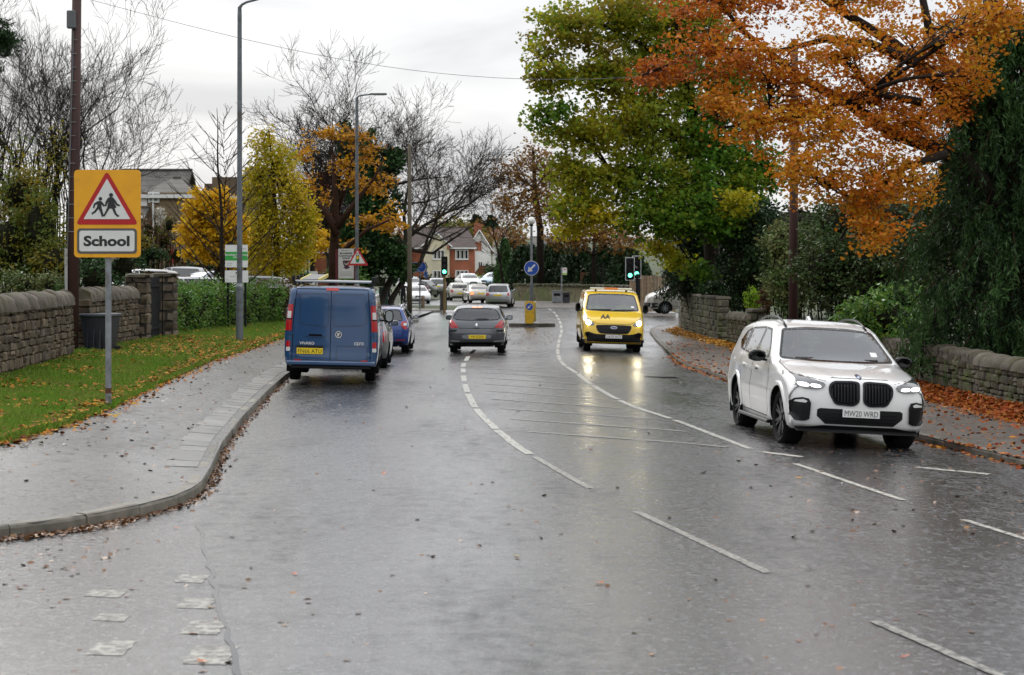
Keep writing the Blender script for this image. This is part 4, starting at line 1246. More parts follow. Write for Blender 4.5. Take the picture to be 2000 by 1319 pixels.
    c.patch('front', chaikin([(.6, .9), (.95, 1.15), (.95, .95), (.65, .8)], 1), m_clear, 'headlight', .006, .02, mirror=True)
    c.patch('front', rrect(-.9, .3, .9, .55, .05), m_black, 'lower_bumper', .006, .02)
    c.mirrors(1.32, 1.30, m_black, (.20, .16, .30), .16)
    c.wheels('steel', 9, m_dalloy, .22)
    # roof rack with ladder
    rk = empty('roof_rack', c.off, 0, parent=c.root)
    for y in (1.9, 3.2, 4.62):
        mb = MB(); mb.bbox((0, y, 2.045), (1.66, .07, .045), .015); mb.build('rack_bar', m_alloy, rk)
        for sg in (-1, 1):
            mb = MB(); mb.bbox((sg * .80, y, 2.0), (.06, .09, .09), .01); mb.build('rack_foot', m_black, rk)
            mb = MB(); mb.bbox((sg * .83, y, 2.10), (.07, .16, .12), .03); mb.build('load_stop', m_black, rk)
    c.finish()
    return c
bvan = build_blue()
m_lad = mat('ladder_alloy', (.30, .30, .29), rough=.5, metal=.5); m_lady = mat('ladder_yellow', (.6, .5, .12), rough=.5)
M = Matrix.LocRotScale(bvan.root.location, bvan.root.rotation_euler, None)
lad = empty('ladder', M @ Vector((.50, 0, 2.13)), pi + radians(2.6), 'aluminium ladder lying on the blue van roof rack', 'ladder')
lad.rotation_euler.x = radians(-1.6)
for sg in (-1, 1):
    mb = MB(); mb.bbox((sg * .19, .2, .045), (.035, 3.6, .085), .008); mb.build('stile', m_lady, lad)
for k in range(12):
    mb = MB(); mb.bbox((0, -1.45 + k * .29, .06), (.36, .05, .03), .008); mb.build('rung', m_lad, lad)

# ---------------------------------------------------------------- grey hatchback
def build_grey():
    L, W, H = 4.28, .907, 1.5
    S = generic_spec(L, W, H, 'hatch', .315)
    S['sil'][12:] = [(.86 * L, .955 * H, .06), (.905 * L, .925 * H, .07), (.955 * L, .71 * H, .12), (.985 * L, .645 * H, .16), (.998 * L, .46 * H, .18), (1.0 * L, .38 * H, .18), (.985 * L, .24 * H, .13), (.95 * L, .18 * H, .05), (.92 * L, .16 * H, .02)]
    pm = paint('slate_grey', (.082, .088, .098), .55, .3, 1.0)
    c = Car('grey_hatchback', S, pm, 'slate grey hatchback driving away beside the centre hatching', 'car', (-1.05, 60.6, -.14), pi - radians(.8), 0, step=.06, nr=18)
    zb = .675 * H
    c.window('rear', chaikin([(-.73, 1.05), (-.3, 1.025), (.3, 1.025), (.73, 1.05), (.655, 1.24), (.55, 1.365), (.2, 1.385), (-.2, 1.385), (-.55, 1.365), (-.655, 1.24)], 1), 'rear_window', True, seal=.03)
    c.window('front', chaikin([(-.74, .70 * H), (.74, .70 * H), (.58, .925 * H), (-.58, .925 * H)], 2), 'windscreen', True)
    c.window('right', [(1.48, zb), (2.24, zb + .01), (2.24, 1.39), (1.96, 1.38)], 'side_window', True, True)
    c.window('right', [(2.30, zb + .01), (3.45, zb + .06), (3.38, 1.32), (2.9, 1.38), (2.30, 1.39)], 'side_window', True, True)
    tl = [(.55, .825), (.585, .80), (.80, .78), (.885, .80), (.88, .93), (.83, 1.045), (.79, 1.06), (.70, .99)]
    c.patch('rear', tl, m_red, 'tail_light', .012, .05, mirror=True)
    c.line('rear', [(.58, .835), (.87, .86)], .012, m_red, 'light_divider', False, True, proud=.02)
    c.line('rear', [(-.80, 1.04), (-.56, .80), (-.50, .775), (.50, .775), (.56, .80), (.80, 1.04)], .012, m_seam, 'tailgate_gap')
    for sg in (1, -1):
        c.patch('rear', [(.60 * sg, .735), (.87 * sg, .735), (.87 * sg, .665), (.62 * sg, .685)], m_black, 'bumper_strip', .012, .02)
        c.line('rear', [(.52 * sg, .385), (.84 * sg, .40)], .03, m_silverbadge, 'bumper_trim', proud=.01)
    c.patch('rear', chaikin([(-.46, .60), (.46, .60), (.42, .44), (-.42, .44)], 1), mat('plate_recess', (.3, .31, .33), rough=.35, metal=.5), 'plate_recess', .006, .02)
    c.patch('rear', chaikin([(-.80, .35), (.80, .35), (.70, .24), (-.70, .24)], 1), m_black, 'lower_bumper', .01, .03)
    c.plate('rear', -.02, .52, 'Y9 SGW', True, out=.02)
    y = c.proj('rear', 0, .90, 0).y
    # rampant-lion shaped badge, simplified
    lion = [(-.01, .84), (.012, .845), (.006, .87), (.03, .862), (.035, .872), (.012, .89), (.04, .893), (.042, .905), (.014, .915), (.008, .94), (-.018, .945), (-.03, .93), (-.014, .922), (-.022, .90), (-.04, .885), (-.038, .872), (-.016, .88), (-.02, .855)]
    c.patch('rear', lion, m_silverbadge, 'badge', .012, .008)
    c.patch('rear', rrect(-.15, 1.405, .15, 1.43, .01, 2), m_redlit, 'high_brake_light', .012, .03)
    c.line('rear', [(.0, 1.045), (-.36, 1.06)], .03, m_black, 'wiper', proud=.02)
    c.patch('rear', chaikin([(.06, 1.045), (-.34, 1.045), (-.3, 1.08), (-.05, 1.085)], 1), m_black, 'wiper_arm', .014, .01)
    c.line('rear', [(-.09, .785), (.09, .785)], .03, m_black, 'boot_handle', proud=.008)
    mb = MB(); mb.tube([(0, 3.45, 1.46), (0, 3.62, 1.58)], .006, 5); mb.build('aerial', m_black, c.root, loc=c.off)
    c.patch('front', chaikin([(.5, .72), (.85, .82), (.85, .7), (.5, .6)], 1), m_clear, 'headlight', .006, .02, mirror=True)
    c.patch('front', chaikin([(-.6, .6), (.6, .6), (.5, .3), (-.5, .3)], 1), m_black, 'grille', .006, .02)
    c.line('right', [(2.27, zb - .01), (2.28, .4), (2.26, .3)], .012, m_seam, 'door_gap', False, True)
    c.patch('right', rrect(2.0, .88, 2.18, .915, .012, 2), pm, 'door_handle', .02, .02, mirror=True)
    c.mirrors(1.62, 1.05, m_black, (.20, .14, .16), .13)
    mb = MB(); mb.tube([(-.45, 3.9, .25), (-.45, 4.2, .25)], .028, 8); mb.build('exhaust_pipe', m_black, c.root, loc=c.off)
    c.wheels('alloy', 5, m_alloy, .22); c.seats((1.95, 3.0), (-.36, .36), .52, .55); c.dash(1.52, 1.02, .62, -.36)
    c.finish()
    return c
gcar = build_grey()
# ------------------------------------------------------------------ trees and shrubs
import numpy as np
NR = np.random.default_rng(11)
m_bark = mat('wet_bark', (.022, .016, .012), rough=.8, spec=.15, var=.4, scale=8, bump=.6, bscale=25, bdist=.02)
m_barkg = mat('grey_bark', (.05, .043, .034), rough=.85, spec=.15, var=.4, scale=6, bump=.6, bscale=25, bdist=.02, dirt=(.05, .06, .025), dscale=3)
m_barkr = mat('reddish_bark', (.04, .019, .012), rough=.85, spec=.15, var=.4, scale=8, bump=.6, bscale=25, bdist=.02)
m_twig = mat('bare_twigs', (.028, .021, .017), rough=.95, spec=.1)
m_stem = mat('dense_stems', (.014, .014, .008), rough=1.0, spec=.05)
def leafmat2(name, ca, cb, scale=.45, pos=(.42, .58), rough=.42, trans=.35):
    """two mixed leaf palettes that drift through the crown"""
    if name in MATS: return MATS[name]
    m = bpy.data.materials.new(name); m.use_nodes = True; MATS[name] = m
    t = m.node_tree; N = t.nodes; L = t.links; b = N['Principled BSDF']
    g = N.new('ShaderNodeNewGeometry')
    def ramp(cols):
        rp = N.new('ShaderNodeValToRGB'); cr = rp.color_ramp
        while len(cr.elements) < len(cols): cr.elements.new(.5)
        for i, c in enumerate(cols):
            cr.elements[i].position = i / max(1, len(cols) - 1); cr.elements[i].color = (*c, 1)
        L.new(g.outputs['Random Per Island'], rp.inputs[0]); return rp.outputs[0]
    n = N.new('ShaderNodeTexNoise'); n.inputs['Scale'].default_value = scale; n.inputs['Detail'].default_value = 3.0
    L.new(g.outputs['Position'], n.inputs['Vector'])
    mr = N.new('ShaderNodeMapRange'); mr.inputs[1].default_value = pos[0]; mr.inputs[2].default_value = pos[1]
    L.new(n.outputs['Fac'], mr.inputs[0])
    mx = N.new('ShaderNodeMix'); mx.data_type = 'RGBA'
    L.new(mr.outputs[0], mx.inputs[0]); L.new(ramp(ca), mx.inputs[6]); L.new(ramp(cb), mx.inputs[7])
    L.new(mx.outputs[2], b.inputs['Base Color']); b.inputs['Roughness'].default_value = rough + .1; b.inputs['Specular IOR Level'].default_value = .2
    tr = N.new('ShaderNodeBsdfTranslucent'); L.new(mx.outputs[2], tr.inputs[0])
    ms = N.new('ShaderNodeMixShader'); ms.inputs[0].default_value = trans
    L.new(b.outputs[0], ms.inputs[1]); L.new(tr.outputs[0], ms.inputs[2]); L.new(ms.outputs[0], N['Material Output'].inputs[0])
    return m
def leaf_object(name, C, size, m, parent=None, aspect=.7, flat=.5, hang=0.0, fold=.25, vary=.5, loc=None):
    """C: (N,3) leaf centres; one small folded quad per leaf"""
    N = len(C); C = np.asarray(C, dtype=np.float64)
    A = NR.normal(size=(N, 3)); A[:, 2] *= (1 - flat); A[:, 2] -= hang
    A /= np.linalg.norm(A, axis=1)[:, None] + 1e-9
    U = NR.normal(size=(N, 3)) * (1 - flat * .7); U[:, 2] += flat
    B = np.cross(A, U); B /= np.linalg.norm(B, axis=1)[:, None] + 1e-9
    Nn = np.cross(A, B)
    s = size * (1 + NR.uniform(-vary, vary, N))[:, None]
    V = np.empty((N, 4, 3))
    V[:, 0] = C - A * s * .5; V[:, 2] = C + A * s * .5
    V[:, 1] = C + B * s * .5 * aspect + Nn * s * fold * .5; V[:, 3] = C - B * s * .5 * aspect + Nn * s * fold * .5
    me = bpy.data.meshes.new(name)
    me.vertices.add(4 * N); me.vertices.foreach_set('co', V.reshape(-1))
    me.loops.add(4 * N); me.loops.foreach_set('vertex_index', np.arange(4 * N, dtype=np.int32))
    me.polygons.add(N); me.polygons.foreach_set('loop_start', np.arange(0, 4 * N, 4, dtype=np.int32))
    me.update(calc_edges=True)
    me.materials.append(m)
    return link_mesh(name, me, parent, loc)
DM, DS = 2.9, 2.1     # leaf density of trees and bushes
def in_ball(n, shell=.35):
    d = NR.normal(size=(n, 3)); d /= np.linalg.norm(d, axis=1)[:, None]
    return d * (NR.uniform(0, 1, n) ** shell)[:, None]
def curve_pts(a, b, n=5, sag=0.0, wob=.06, rnd=R):
    a, b = Vector(a), Vector(b); ln = (b - a).length; out = []
    side = Vector((rnd.uniform(-1, 1), rnd.uniform(-1, 1), rnd.uniform(-.5, .5))) * wob * ln
    for k in range(n + 1):
        t = k / n
        out.append(a.lerp(b, t) + side * sin(pi * t) + Vector((0, 0, sag * ln * sin(pi * t))))
    return out
def px_blob(px, py, rx, ry, d, rd=None):
    """crown lobe from its outline in the photograph and its distance"""
    c = Wp(px, py, d); return (c, rx * d / F, (rd if rd else (rx + ry) / 2 * d / F * 1.1), ry * d / F)
def tree(name, label, cat, base, trunk, blobs, mats, leaf=.12, density=1.0, spray=.28, sflat=.5, bark=None, group=None, limbs=None, hang=0.0, aspect=.7, flat=.5,
         per=34, limb_r=.10, twig=True, shell=.45, leafvary=.5, tw_r=.012):
    """trunk: list of (point, radius); blobs: list of (centre,rx,ry,rz[,material index])"""
    base = Vector(base)
    root = empty(name, base, 0, label, cat, group)
    bark = bark or m_bark
    wood = MB()
    T = [(Vector(p) - base, r) for p, r in trunk]
    wood.tube([p for p, r in T], [r for p, r in T], 9)
    for lb in (limbs or []):
        P = [Vector(p) - base for p, r in lb]; wood.tube(P, [r for p, r in lb], 7)
    att = T[len(T) // 2:] if len(T) > 2 else T
    for lb in (limbs or []): att = att + [(Vector(p) - base, r) for p, r in lb[1:]]
    C = {}
    twm = MB()
    for bl in blobs:
        c = Vector(bl[0]) - base; rx, ry, rz = bl[1:4]; mi = bl[4] if len(bl) > 4 else 0
        cand = sorted(att, key=lambda pr: (pr[0] - c).length + .6 * max(0, pr[0].z - c.z))
        p0, r0 = cand[0]
        pts = curve_pts(p0, c, 6, .05, .07)
        r1 = min(r0 * .7, limb_r)
        if (c - p0).length > .3: wood.tube(pts, [lerp(r1, r1 * .3, k / 6) for k in range(7)], 6)
        vol = (rx * ry * rz) ** (1 / 3)
        area = (rx * rz + rx * ry + ry * rz) / 3
        K = max(6, int(DM * density * 5.2 * area / (spray * spray) * .55))
        E = in_ball(K, shell) * np.array([rx, ry, rz]) + np.array(c)
        n = per
        offs = NR.normal(size=(K, n, 3)) * np.array([spray, spray, spray * sflat]) * .55
        if hang: offs[:, :, 2] -= np.abs(NR.normal(size=(K, n))) * hang
        cc = (E[:, None, :] + offs).reshape(-1, 3)
        C.setdefault(mi, []).append(cc)
        if twig:
            for k in range(0, K, 2):
                e = Vector(E[k]); q = pts[R.randint(2, 6)] if (c - p0).length > .3 else p0
                tp = curve_pts(q, e, 3, .08, .10)
                twm.tube(tp, [tw_r * 1.6, tw_r * 1.2, tw_r * .8, tw_r * .4], 3, False)
    wood.build('trunk', bark, root, True)
    if twig and twm.v: twm.build('twigs', bark, root)
    for mi, arrs in C.items():
        leaf_object('crown', np.concatenate(arrs), leaf, mats[mi], root, aspect, flat, 0.25 if hang else 0.0, vary=leafvary)
    return root
def bare(name, label, base, height, stems, spread=.5, r=.18, depth=6, seed=3, upward=.35, bark=None, group=None, tw=.010, cat='tree', first=.30, droop=0.0, kids=(2, 3), shrink=.72, side=1.0):
    """leafless tree grown branch by branch"""
    rg = random.Random(seed); root = empty(name, base, 0, label, cat, group)
    thick = MB(); fine = MB()
    def go(p, d, ln, rad, k):
        n = 4 if k < 3 else 3
        pts = [p]; q = p; dd = d
        for i in range(n):
            dd = (dd + Vector((rg.uniform(-1, 1), rg.uniform(-1, 1), rg.uniform(-.6, .8))) * .25 + Vector((0, 0, upward * .16 * (1 if k < depth - 1 else 1 - 2 * droop)))).normalized()
            q = q + dd * ln / n; pts.append(q)
        r1 = max(tw * .5, rad * .58)
        (thick if k < 3 else fine).tube(pts, [lerp(rad, r1, i / n) for i in range(n + 1)], 7 if k < 2 else 5 if k < 3 else 3, False)
        if k >= depth: return
        for c in range(rg.randint(*kids)):
            u = dd.orthogonal().normalized(); u.rotate(Matrix.Rotation(rg.uniform(0, 2 * pi), 3, dd))
            a = spread * rg.uniform(.55, 1.25)
            go(q, (dd * cos(a) + u * sin(a)).normalized(), ln * shrink * rg.uniform(.8, 1.2), r1 * rg.uniform(.75, .95), k + 1)
        if k >= 1:
            for c in range(int(1 + 2 * side)):
                i = rg.randint(1, n); u = dd.orthogonal().normalized(); u.rotate(Matrix.Rotation(rg.uniform(0, 2 * pi), 3, dd))
                a = spread * rg.uniform(1.0, 1.7)
                go(pts[i], (dd * cos(a) + u * sin(a)).normalized(), ln * shrink * rg.uniform(.5, .9), r1 * .55, k + 2)
    for (ox, oy, dx, dy, f) in stems:
        go(Vector((ox, oy, -.1)), Vector((dx, dy, 1)).normalized(), height * first * f, r * f, 0)
    thick.build('trunk', bark or m_bark, root, True); fine.build('twigs', m_twig, root)
    return root
def shrub(name, label, blobs, m, leaf=.08, density=1.0, spray=.16, cat='shrub', group=None, core=.72, per=30, aspect=.55, flat=.3, hang=0.0, z0=None, stems=5):
    """dense bush: shell of leaves over a dark mass of stems"""
    c0 = blobs[0][0]; base = Vector((c0[0], c0[1], z0 if z0 is not None else c0[2] - blobs[0][3]))
    root = empty(name, base, 0, label, cat, group)
    sm = MB(); Cs = []
    for bl in blobs:
        c = Vector(bl[0]) - base; rx, ry, rz = bl[1:4]
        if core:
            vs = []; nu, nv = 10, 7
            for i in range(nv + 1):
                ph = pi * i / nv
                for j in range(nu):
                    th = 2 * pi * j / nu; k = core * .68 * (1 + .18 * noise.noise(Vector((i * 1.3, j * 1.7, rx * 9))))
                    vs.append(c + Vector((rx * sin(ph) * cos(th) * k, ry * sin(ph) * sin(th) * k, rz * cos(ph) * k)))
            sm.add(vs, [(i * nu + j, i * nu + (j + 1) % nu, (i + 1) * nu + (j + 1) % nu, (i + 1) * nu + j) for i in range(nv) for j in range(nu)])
        for k in range(stems):
            e = c + Vector((R.uniform(-.6, .6) * rx, R.uniform(-.6, .6) * ry, R.uniform(.2, .8) * rz))
            sm.tube(curve_pts((e.x * .4 + c.x * .3, e.y * .4 + c.y * .3, -.05), e, 3, 0, .1), [.025, .02, .014, .008], 4, False)
        area = (rx * rz + rx * ry + ry * rz) / 3
        K = max(8, int(DS * density * 4.5 * area / (spray * spray) * .5))
        E = in_ball(K, .42) * np.array([rx, ry, rz]) + np.array(c)
        offs = NR.normal(size=(K, per, 3)) * spray * .5
        if hang: offs[:, :, 2] -= np.abs(NR.normal(size=(K, per))) * hang
        cc = (E[:, None, :] + offs).reshape(-1, 3); Cs.append(cc[cc[:, 2] > -.02])
    sm.build('stems', m_stem, root)
    leaf_object('foliage', np.concatenate(Cs), leaf, m, root, aspect, flat, .25 if hang else 0)
    return root

GR = (.06, .155, .012); GR2 = (.11, .235, .02); OL = (.27, .28, .02); YG = (.46, .43, .022); YE = (.58, .40, .015); GO = (.58, .27, .012)
OR = (.55, .16, .012); RU = (.40, .085, .012); BR = (.15, .06, .018); DK = (.012, .030, .010); DK2 = (.020, .048, .014)
m_l_beech = leafmat2('beech_leaves', [RU, OR, OR, GO, RU], [OR, GO, OR, (.45, .29, .02), GO], .5, (.42, .64))
m_l_beech2 = leafmat2('beech_leaves_rust', [BR, RU, OR], [RU, OR, GO], .6)
m_l_syc = leafmat2('sycamore_leaves', [GR2, (.10, .17, .02), OL], [OL, YG, (.28, .20, .02), GR2], .35, (.36, .6), trans=.52)
m_l_sycg = leafmat2('sycamore_green', [GR2, (.08, .18, .02), GR], [GR2, OL, GR], .45, trans=.52)
m_l_sycy = leafmat2('sycamore_yellow', [YG, (.38, .34, .02), YE, OL], [OL, YG, GR2], .5, trans=.52)
m_l_syco = leafmat2('sycamore_olive', [OL, (.20, .16, .02), (.26, .17, .02)], [GR2, OL, YG], .5, trans=.52)
m_l_dark = leafmat2('dark_evergreen', [DK, DK2, (.018, .04, .016)], [DK, (.03, .06, .02), DK2], .8, trans=.12)
m_l_con = leafmat2('cypress_sprays', [(.03, .075, .02), (.05, .115, .028), (.065, .13, .035)], [DK2, (.03, .07, .02), (.06, .12, .035)], .7, trans=.15)
m_l_laurel = leafmat2('laurel_leaves', [(.07, .17, .03), (.11, .24, .04), (.17, .27, .035)], [(.04, .11, .025), (.09, .20, .04), (.22, .30, .04)], 1.2, rough=.25, trans=.2)
m_l_hol = leafmat2('variegated_bush', [(.07, .12, .03), (.12, .17, .05), DK2], [(.19, .23, .09), (.11, .15, .04), (.21, .18, .07)], 1.2, rough=.3, trans=.2)
m_l_gold = leafmat2('golden_leaves', [(.70, .42, .012), (.75, .50, .018), (.62, .32, .012)], [(.58, .42, .02), (.64, .34, .012), (.72, .50, .02)], .6)
m_l_birch = leafmat2('birch_leaves', [(.60, .42, .015), (.44, .38, .018), (.66, .44, .02)], [(.30, .32, .018), (.44, .38, .02), (.56, .40, .02)], .5)
m_l_orange = leafmat2('maple_leaves_orange', [(.54, .26, .012), (.60, .33, .015), (.40, .15, .012)], [(.36, .14, .012), (.48, .25, .015), BR], .6)
m_l_brown = leafmat2('brown_beech_far', [(.22, .10, .025), (.16, .075, .025), (.30, .17, .03)], [(.36, .20, .03), (.13, .065, .03), (.24, .13, .03)], .25)
m_l_ivy = leafmat2('ivy_leaves', [(.02, .06, .015), (.035, .09, .02), DK2], [(.05, .10, .02), DK2, DK], .8, trans=.15)
m_l_hedge = leafmat2('hedge_leaves', [(.06, .16, .016), (.10, .22, .025), (.035, .10, .015)], [(.08, .16, .02), (.14, .21, .03), (.035, .085, .015)], 1.5, rough=.35, trans=.25)
m_l_bush = leafmat2('mixed_bush', [(.07, .12, .02), (.12, .16, .022), (.05, .085, .018)], [(.14, .13, .02), (.26, .19, .015), (.06, .09, .02)], .7)
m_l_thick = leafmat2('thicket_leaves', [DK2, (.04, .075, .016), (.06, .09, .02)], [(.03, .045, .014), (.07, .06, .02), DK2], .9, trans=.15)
m_l_lime = leafmat2('lime_leaves', [(.24, .36, .02), (.16, .30, .02)], [(.10, .22, .02), (.3, .38, .03)], 1)
m_l_rust = leafmat2('rusty_hedge', [(.10, .045, .02), (.07, .06, .02), (.16, .06, .02)], [(.05, .06, .02), (.12, .05, .02), (.08, .04, .02)], 1)
m_l_red = leafmat2('red_shrub', [(.55, .05, .06), (.5, .08, .08)], [(.6, .10, .1), (.4, .04, .05)], 1)

# --- right-hand side
bx = Wp(1965, 700, 39.0)
def WP(l, d): return [(Wp(x, y, d + (q[0] if q else 0)), r) for x, y, r, *q in l]
beech_limbs = [WP([(1955, 420, .26, .0), (1890, 320, .2), (1835, 292, .155), (1745, 262, .12), (1660, 205, .10), (1560, 150, .085), (1450, 60, .05), (1400, 0, .03)], 37.0),
               WP([(1950, 330, .22), (1890, 250, .18), (1800, 130, .13), (1745, 85, .11), (1640, 20, .085), (1560, -40, .05)], 38.0),
               WP([(1890, 250, .14), (1850, 130, .11), (1815, 60, .09), (1790, -60, .06)], 38.4),
               WP([(1790, 125, .11), (1700, 85, .08), (1610, 78, .06), (1520, 100, .045), (1380, 95, .03), (1250, 150, .018)], 36.6),
               WP([(1800, 200, .08), (1700, 180, .07), (1600, 215, .055), (1500, 240, .04), (1400, 250, .02)], 36.0),
               WP([(1850, 300, .09), (1760, 330, .06), (1680, 400, .04), (1640, 470, .02)], 35.6)]
BB = [(1500, 150, 130, 95, 36), (1640, 110, 120, 110, 36), (1790, 110, 120, 120, 37), (1480, 250, 90, 60, 35), (1630, 265, 110, 90, 35), (1590, 350, 75, 45, 35), (1715, 340, 80, 85, 35), (1790, 240, 85, 90, 36),
      (1715, 455, 55, 45, 34.5), (1390, 100, 105, 80, 36), (1300, 140, 70, 45, 37), (1900, 50, 95, 110, 38.5), (1915, 60, 60, 60, 34.3), (1965, 20, 50, 60, 34), (1900, 150, 40, 40, 34.4), (1420, 5, 140, 70, 37), (1650, -20, 200, 70, 38), (1860, 170, 70, 100, 37.5),
      (1560, 330, 45, 40, 34.5), (1410, 200, 65, 45, 35.5), (1680, 400, 55, 45, 35), (1780, 360, 50, 50, 35.5), (1560, 210, 90, 80, 36.5), (1720, 200, 90, 90, 37)]
tree('beech_tree', 'large copper and orange beech spreading its limbs over the road', 'tree', (bx.x, 39.0, .3),
     [((bx.x, 39, .2), .42), (Wp(1962, 520, 39), .36), (Wp(1955, 330, 38.5), .32), (Wp(1950, 150, 38.6), .26), (Wp(1935, -60, 38.6), .18)],
     [(*px_blob(*b, rd=1.25), 1 if b[0] < 1460 and b[1] < 160 else 0) for b in BB], [m_l_beech, m_l_beech2], leaf=.084, density=.56, spray=.28, sflat=.45, bark=m_bark, limbs=beech_limbs, aspect=.66, per=30, shell=.6, tw_r=.010)
SD = 10
SB = [(1115, 55, 85, 50, 61, 3), (1215, 30, 110, 60, 62, 3), (1075, 150, 55, 40, 60, 3), (1170, 140, 90, 60, 61, 3), (1075, 222, 50, 32, 60, 1), (1290, 130, 120, 90, 63, 0), (1130, 255, 80, 50, 60.5, 0), (1250, 250, 120, 80, 62, 0),
      (1380, 290, 120, 100, 63, 1), (1125, 335, 65, 55, 60.5, 0), (1120, 405, 55, 40, 60, 0), (1230, 350, 110, 65, 61, 0), (1360, 390, 120, 70, 61, 1), (1450, 370, 55, 65, 62, 1), (1180, 425, 70, 25, 60, 2), (1290, 430, 90, 45, 60, 1),
      (1400, 440, 75, 45, 60, 1), (1435, 395, 40, 30, 59, 2), (1290, 472, 36, 36, 61, 2), (1325, 512, 32, 20, 62, 2), (1360, 530, 45, 22, 61, 1), (1110, 450, 40, 16, 60, 2), (1340, 50, 120, 80, 64, 0), (1480, 330, 60, 60, 63, 1), (1060, 100, 35, 25, 60, 3), (1420, 180, 90, 90, 64, 1)]
sx = Wp(1398, 620, 76)
tree('sycamore_tree', 'tall sycamore with green and yellowing leaves behind the right-hand wall', 'tree', (sx.x, 76, .3),
     [((sx.x, 76, .2), .40), (Wp(1396, 560, 76), .34), (Wp(1385, 430, 75.5), .29), (Wp(1360, 280, 74), .24), (Wp(1335, 120, 73), .15), (Wp(1310, -40, 73), .08)],
     [(*px_blob(*b[:4], b[4] + SD), b[5]) for b in SB], [m_l_syc, m_l_sycg, m_l_sycy, m_l_syco], leaf=.15, density=.95, spray=.42, sflat=.55, per=30, aspect=.9, shell=.55,
     limbs=[WP([(1350, 300, .18), (1290, 230, .13), (1200, 180, .09), (1110, 160, .05)], 72), WP([(1356, 400, .17), (1280, 330, .12), (1190, 330, .08), (1120, 380, .04)], 71.5),
            WP([(1345, 260, .16), (1400, 200, .12), (1430, 120, .07)], 73), WP([(1357, 450, .13), (1270, 410, .09), (1190, 420, .05)], 71), WP([(1335, 160, .12), (1260, 90, .08), (1180, 50, .05)], 72)])
# weeping conifer at the right edge
cb = Wp(1925, 700, 36.5)
def conifer(name, label, base, top, rmax, m, leaf=.22, n=340, seed=5, per=70, start=.02, power=.8, droop=.30, bark=None, squash=1.0, group=None, cat='tree', asp=.22, gap=.0):
    rg = random.Random(seed); root = empty(name, base, 0, label, cat, group)
    wood = MB(); wood.tube([(0, 0, -.1), (0, 0, top * .5), (0, 0, top * .98)], [rmax * .085, rmax * .06, .02], 8)
    Cs = []
    for k in range(n):
        t = lerp(start, .985, (k + rg.random()) / n); z = top * t; ln = rmax * (1 - t) ** power * rg.uniform(.7, 1.08) + .12
        a = k * 2.39996 + rg.uniform(-.3, .3); dx, dy = cos(a), sin(a) * squash
        pts = [Vector((dx * ln * u, dy * ln * u, z + .16 * ln * sin(u * 2.2) - droop * ln * u ** 2.2)) for u in (0, .33, .66, 1.0)]
        if k % 2 == 0: wood.tube(pts, [.03, .022, .014, .006], 4, False)
        u = NR.uniform(.25, 1.0, per) ** .7
        xs = np.stack([dx * ln * u, dy * ln * u, z + .16 * ln * np.sin(u * 2.2) - droop * ln * u ** 2.2], 1)
        w = .10 + .22 * ln * (1 - u) + .06
        xs[:, 0] += NR.normal(size=per) * w * .5; xs[:, 1] += NR.normal(size=per) * w * .5
        xs[:, 2] -= np.abs(NR.normal(size=per)) * (.10 + .35 * leaf) * 1.4
        Cs.append(xs)
    wood.build('trunk', bark or m_barkr, root, True)
    C = np.concatenate(Cs); C = C[C[:, 2] > .05]
    leaf_object('crown', C, leaf, m, root, asp, .05, .9, .15)
    return root
def weeping(name, label, base, top, rmax, m, n, seed):
    rg = random.Random(seed); root = empty(name, base, 0, label, 'tree'); wood = MB(); Cs = []; Ct = []
    wood.tube([(0, 0, -.1), (0, 0, top * .5), (0, 0, top * .98)], [.26, .18, .02], 8)
    for k in range(n):
        t = lerp(.03, .985, (k + rg.random()) / n); ln = rmax * (1 - t) ** .5 * rg.uniform(.6, 1.1) + .12; a = k * 2.39996 + rg.uniform(-.3, .3); dx, dy = cos(a), sin(a)
        f = lambda u: Vector((dx * ln * u, dy * ln * u, top * t + .22 * ln * sin(u * 2.4) - .38 * ln * u ** 2.2))
        if k % 2 == 0: wood.tube([f(u) for u in (0, .33, .66, 1)], [.03, .022, .014, .006], 4, False)
        for j in range(18):
            u = rg.uniform(.25, .8) if j < 8 else rg.uniform(.78, 1.04); w_ = .14 if j < 8 else .09
            p = f(u) + Vector((rg.gauss(0, w_), rg.gauss(0, w_), 0)); dl = rg.uniform(.25, .7); q = 18
            v = NR.uniform(0, 1, q); (Cs if j < 8 else Ct).append(np.stack([p.x + NR.normal(size=q) * .035, p.y + NR.normal(size=q) * .035, p.z - dl * v], 1))
    wood.build('trunk', m_barkr, root, True)
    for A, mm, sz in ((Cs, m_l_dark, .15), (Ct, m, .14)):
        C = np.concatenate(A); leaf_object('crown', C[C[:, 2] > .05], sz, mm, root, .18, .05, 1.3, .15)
weeping('weeping_cypress', 'tall dark weeping cypress at the right edge behind the low wall', (cb.x + .75, 37.6, .25), 7.3, 2.55, m_l_con, 270, 5)
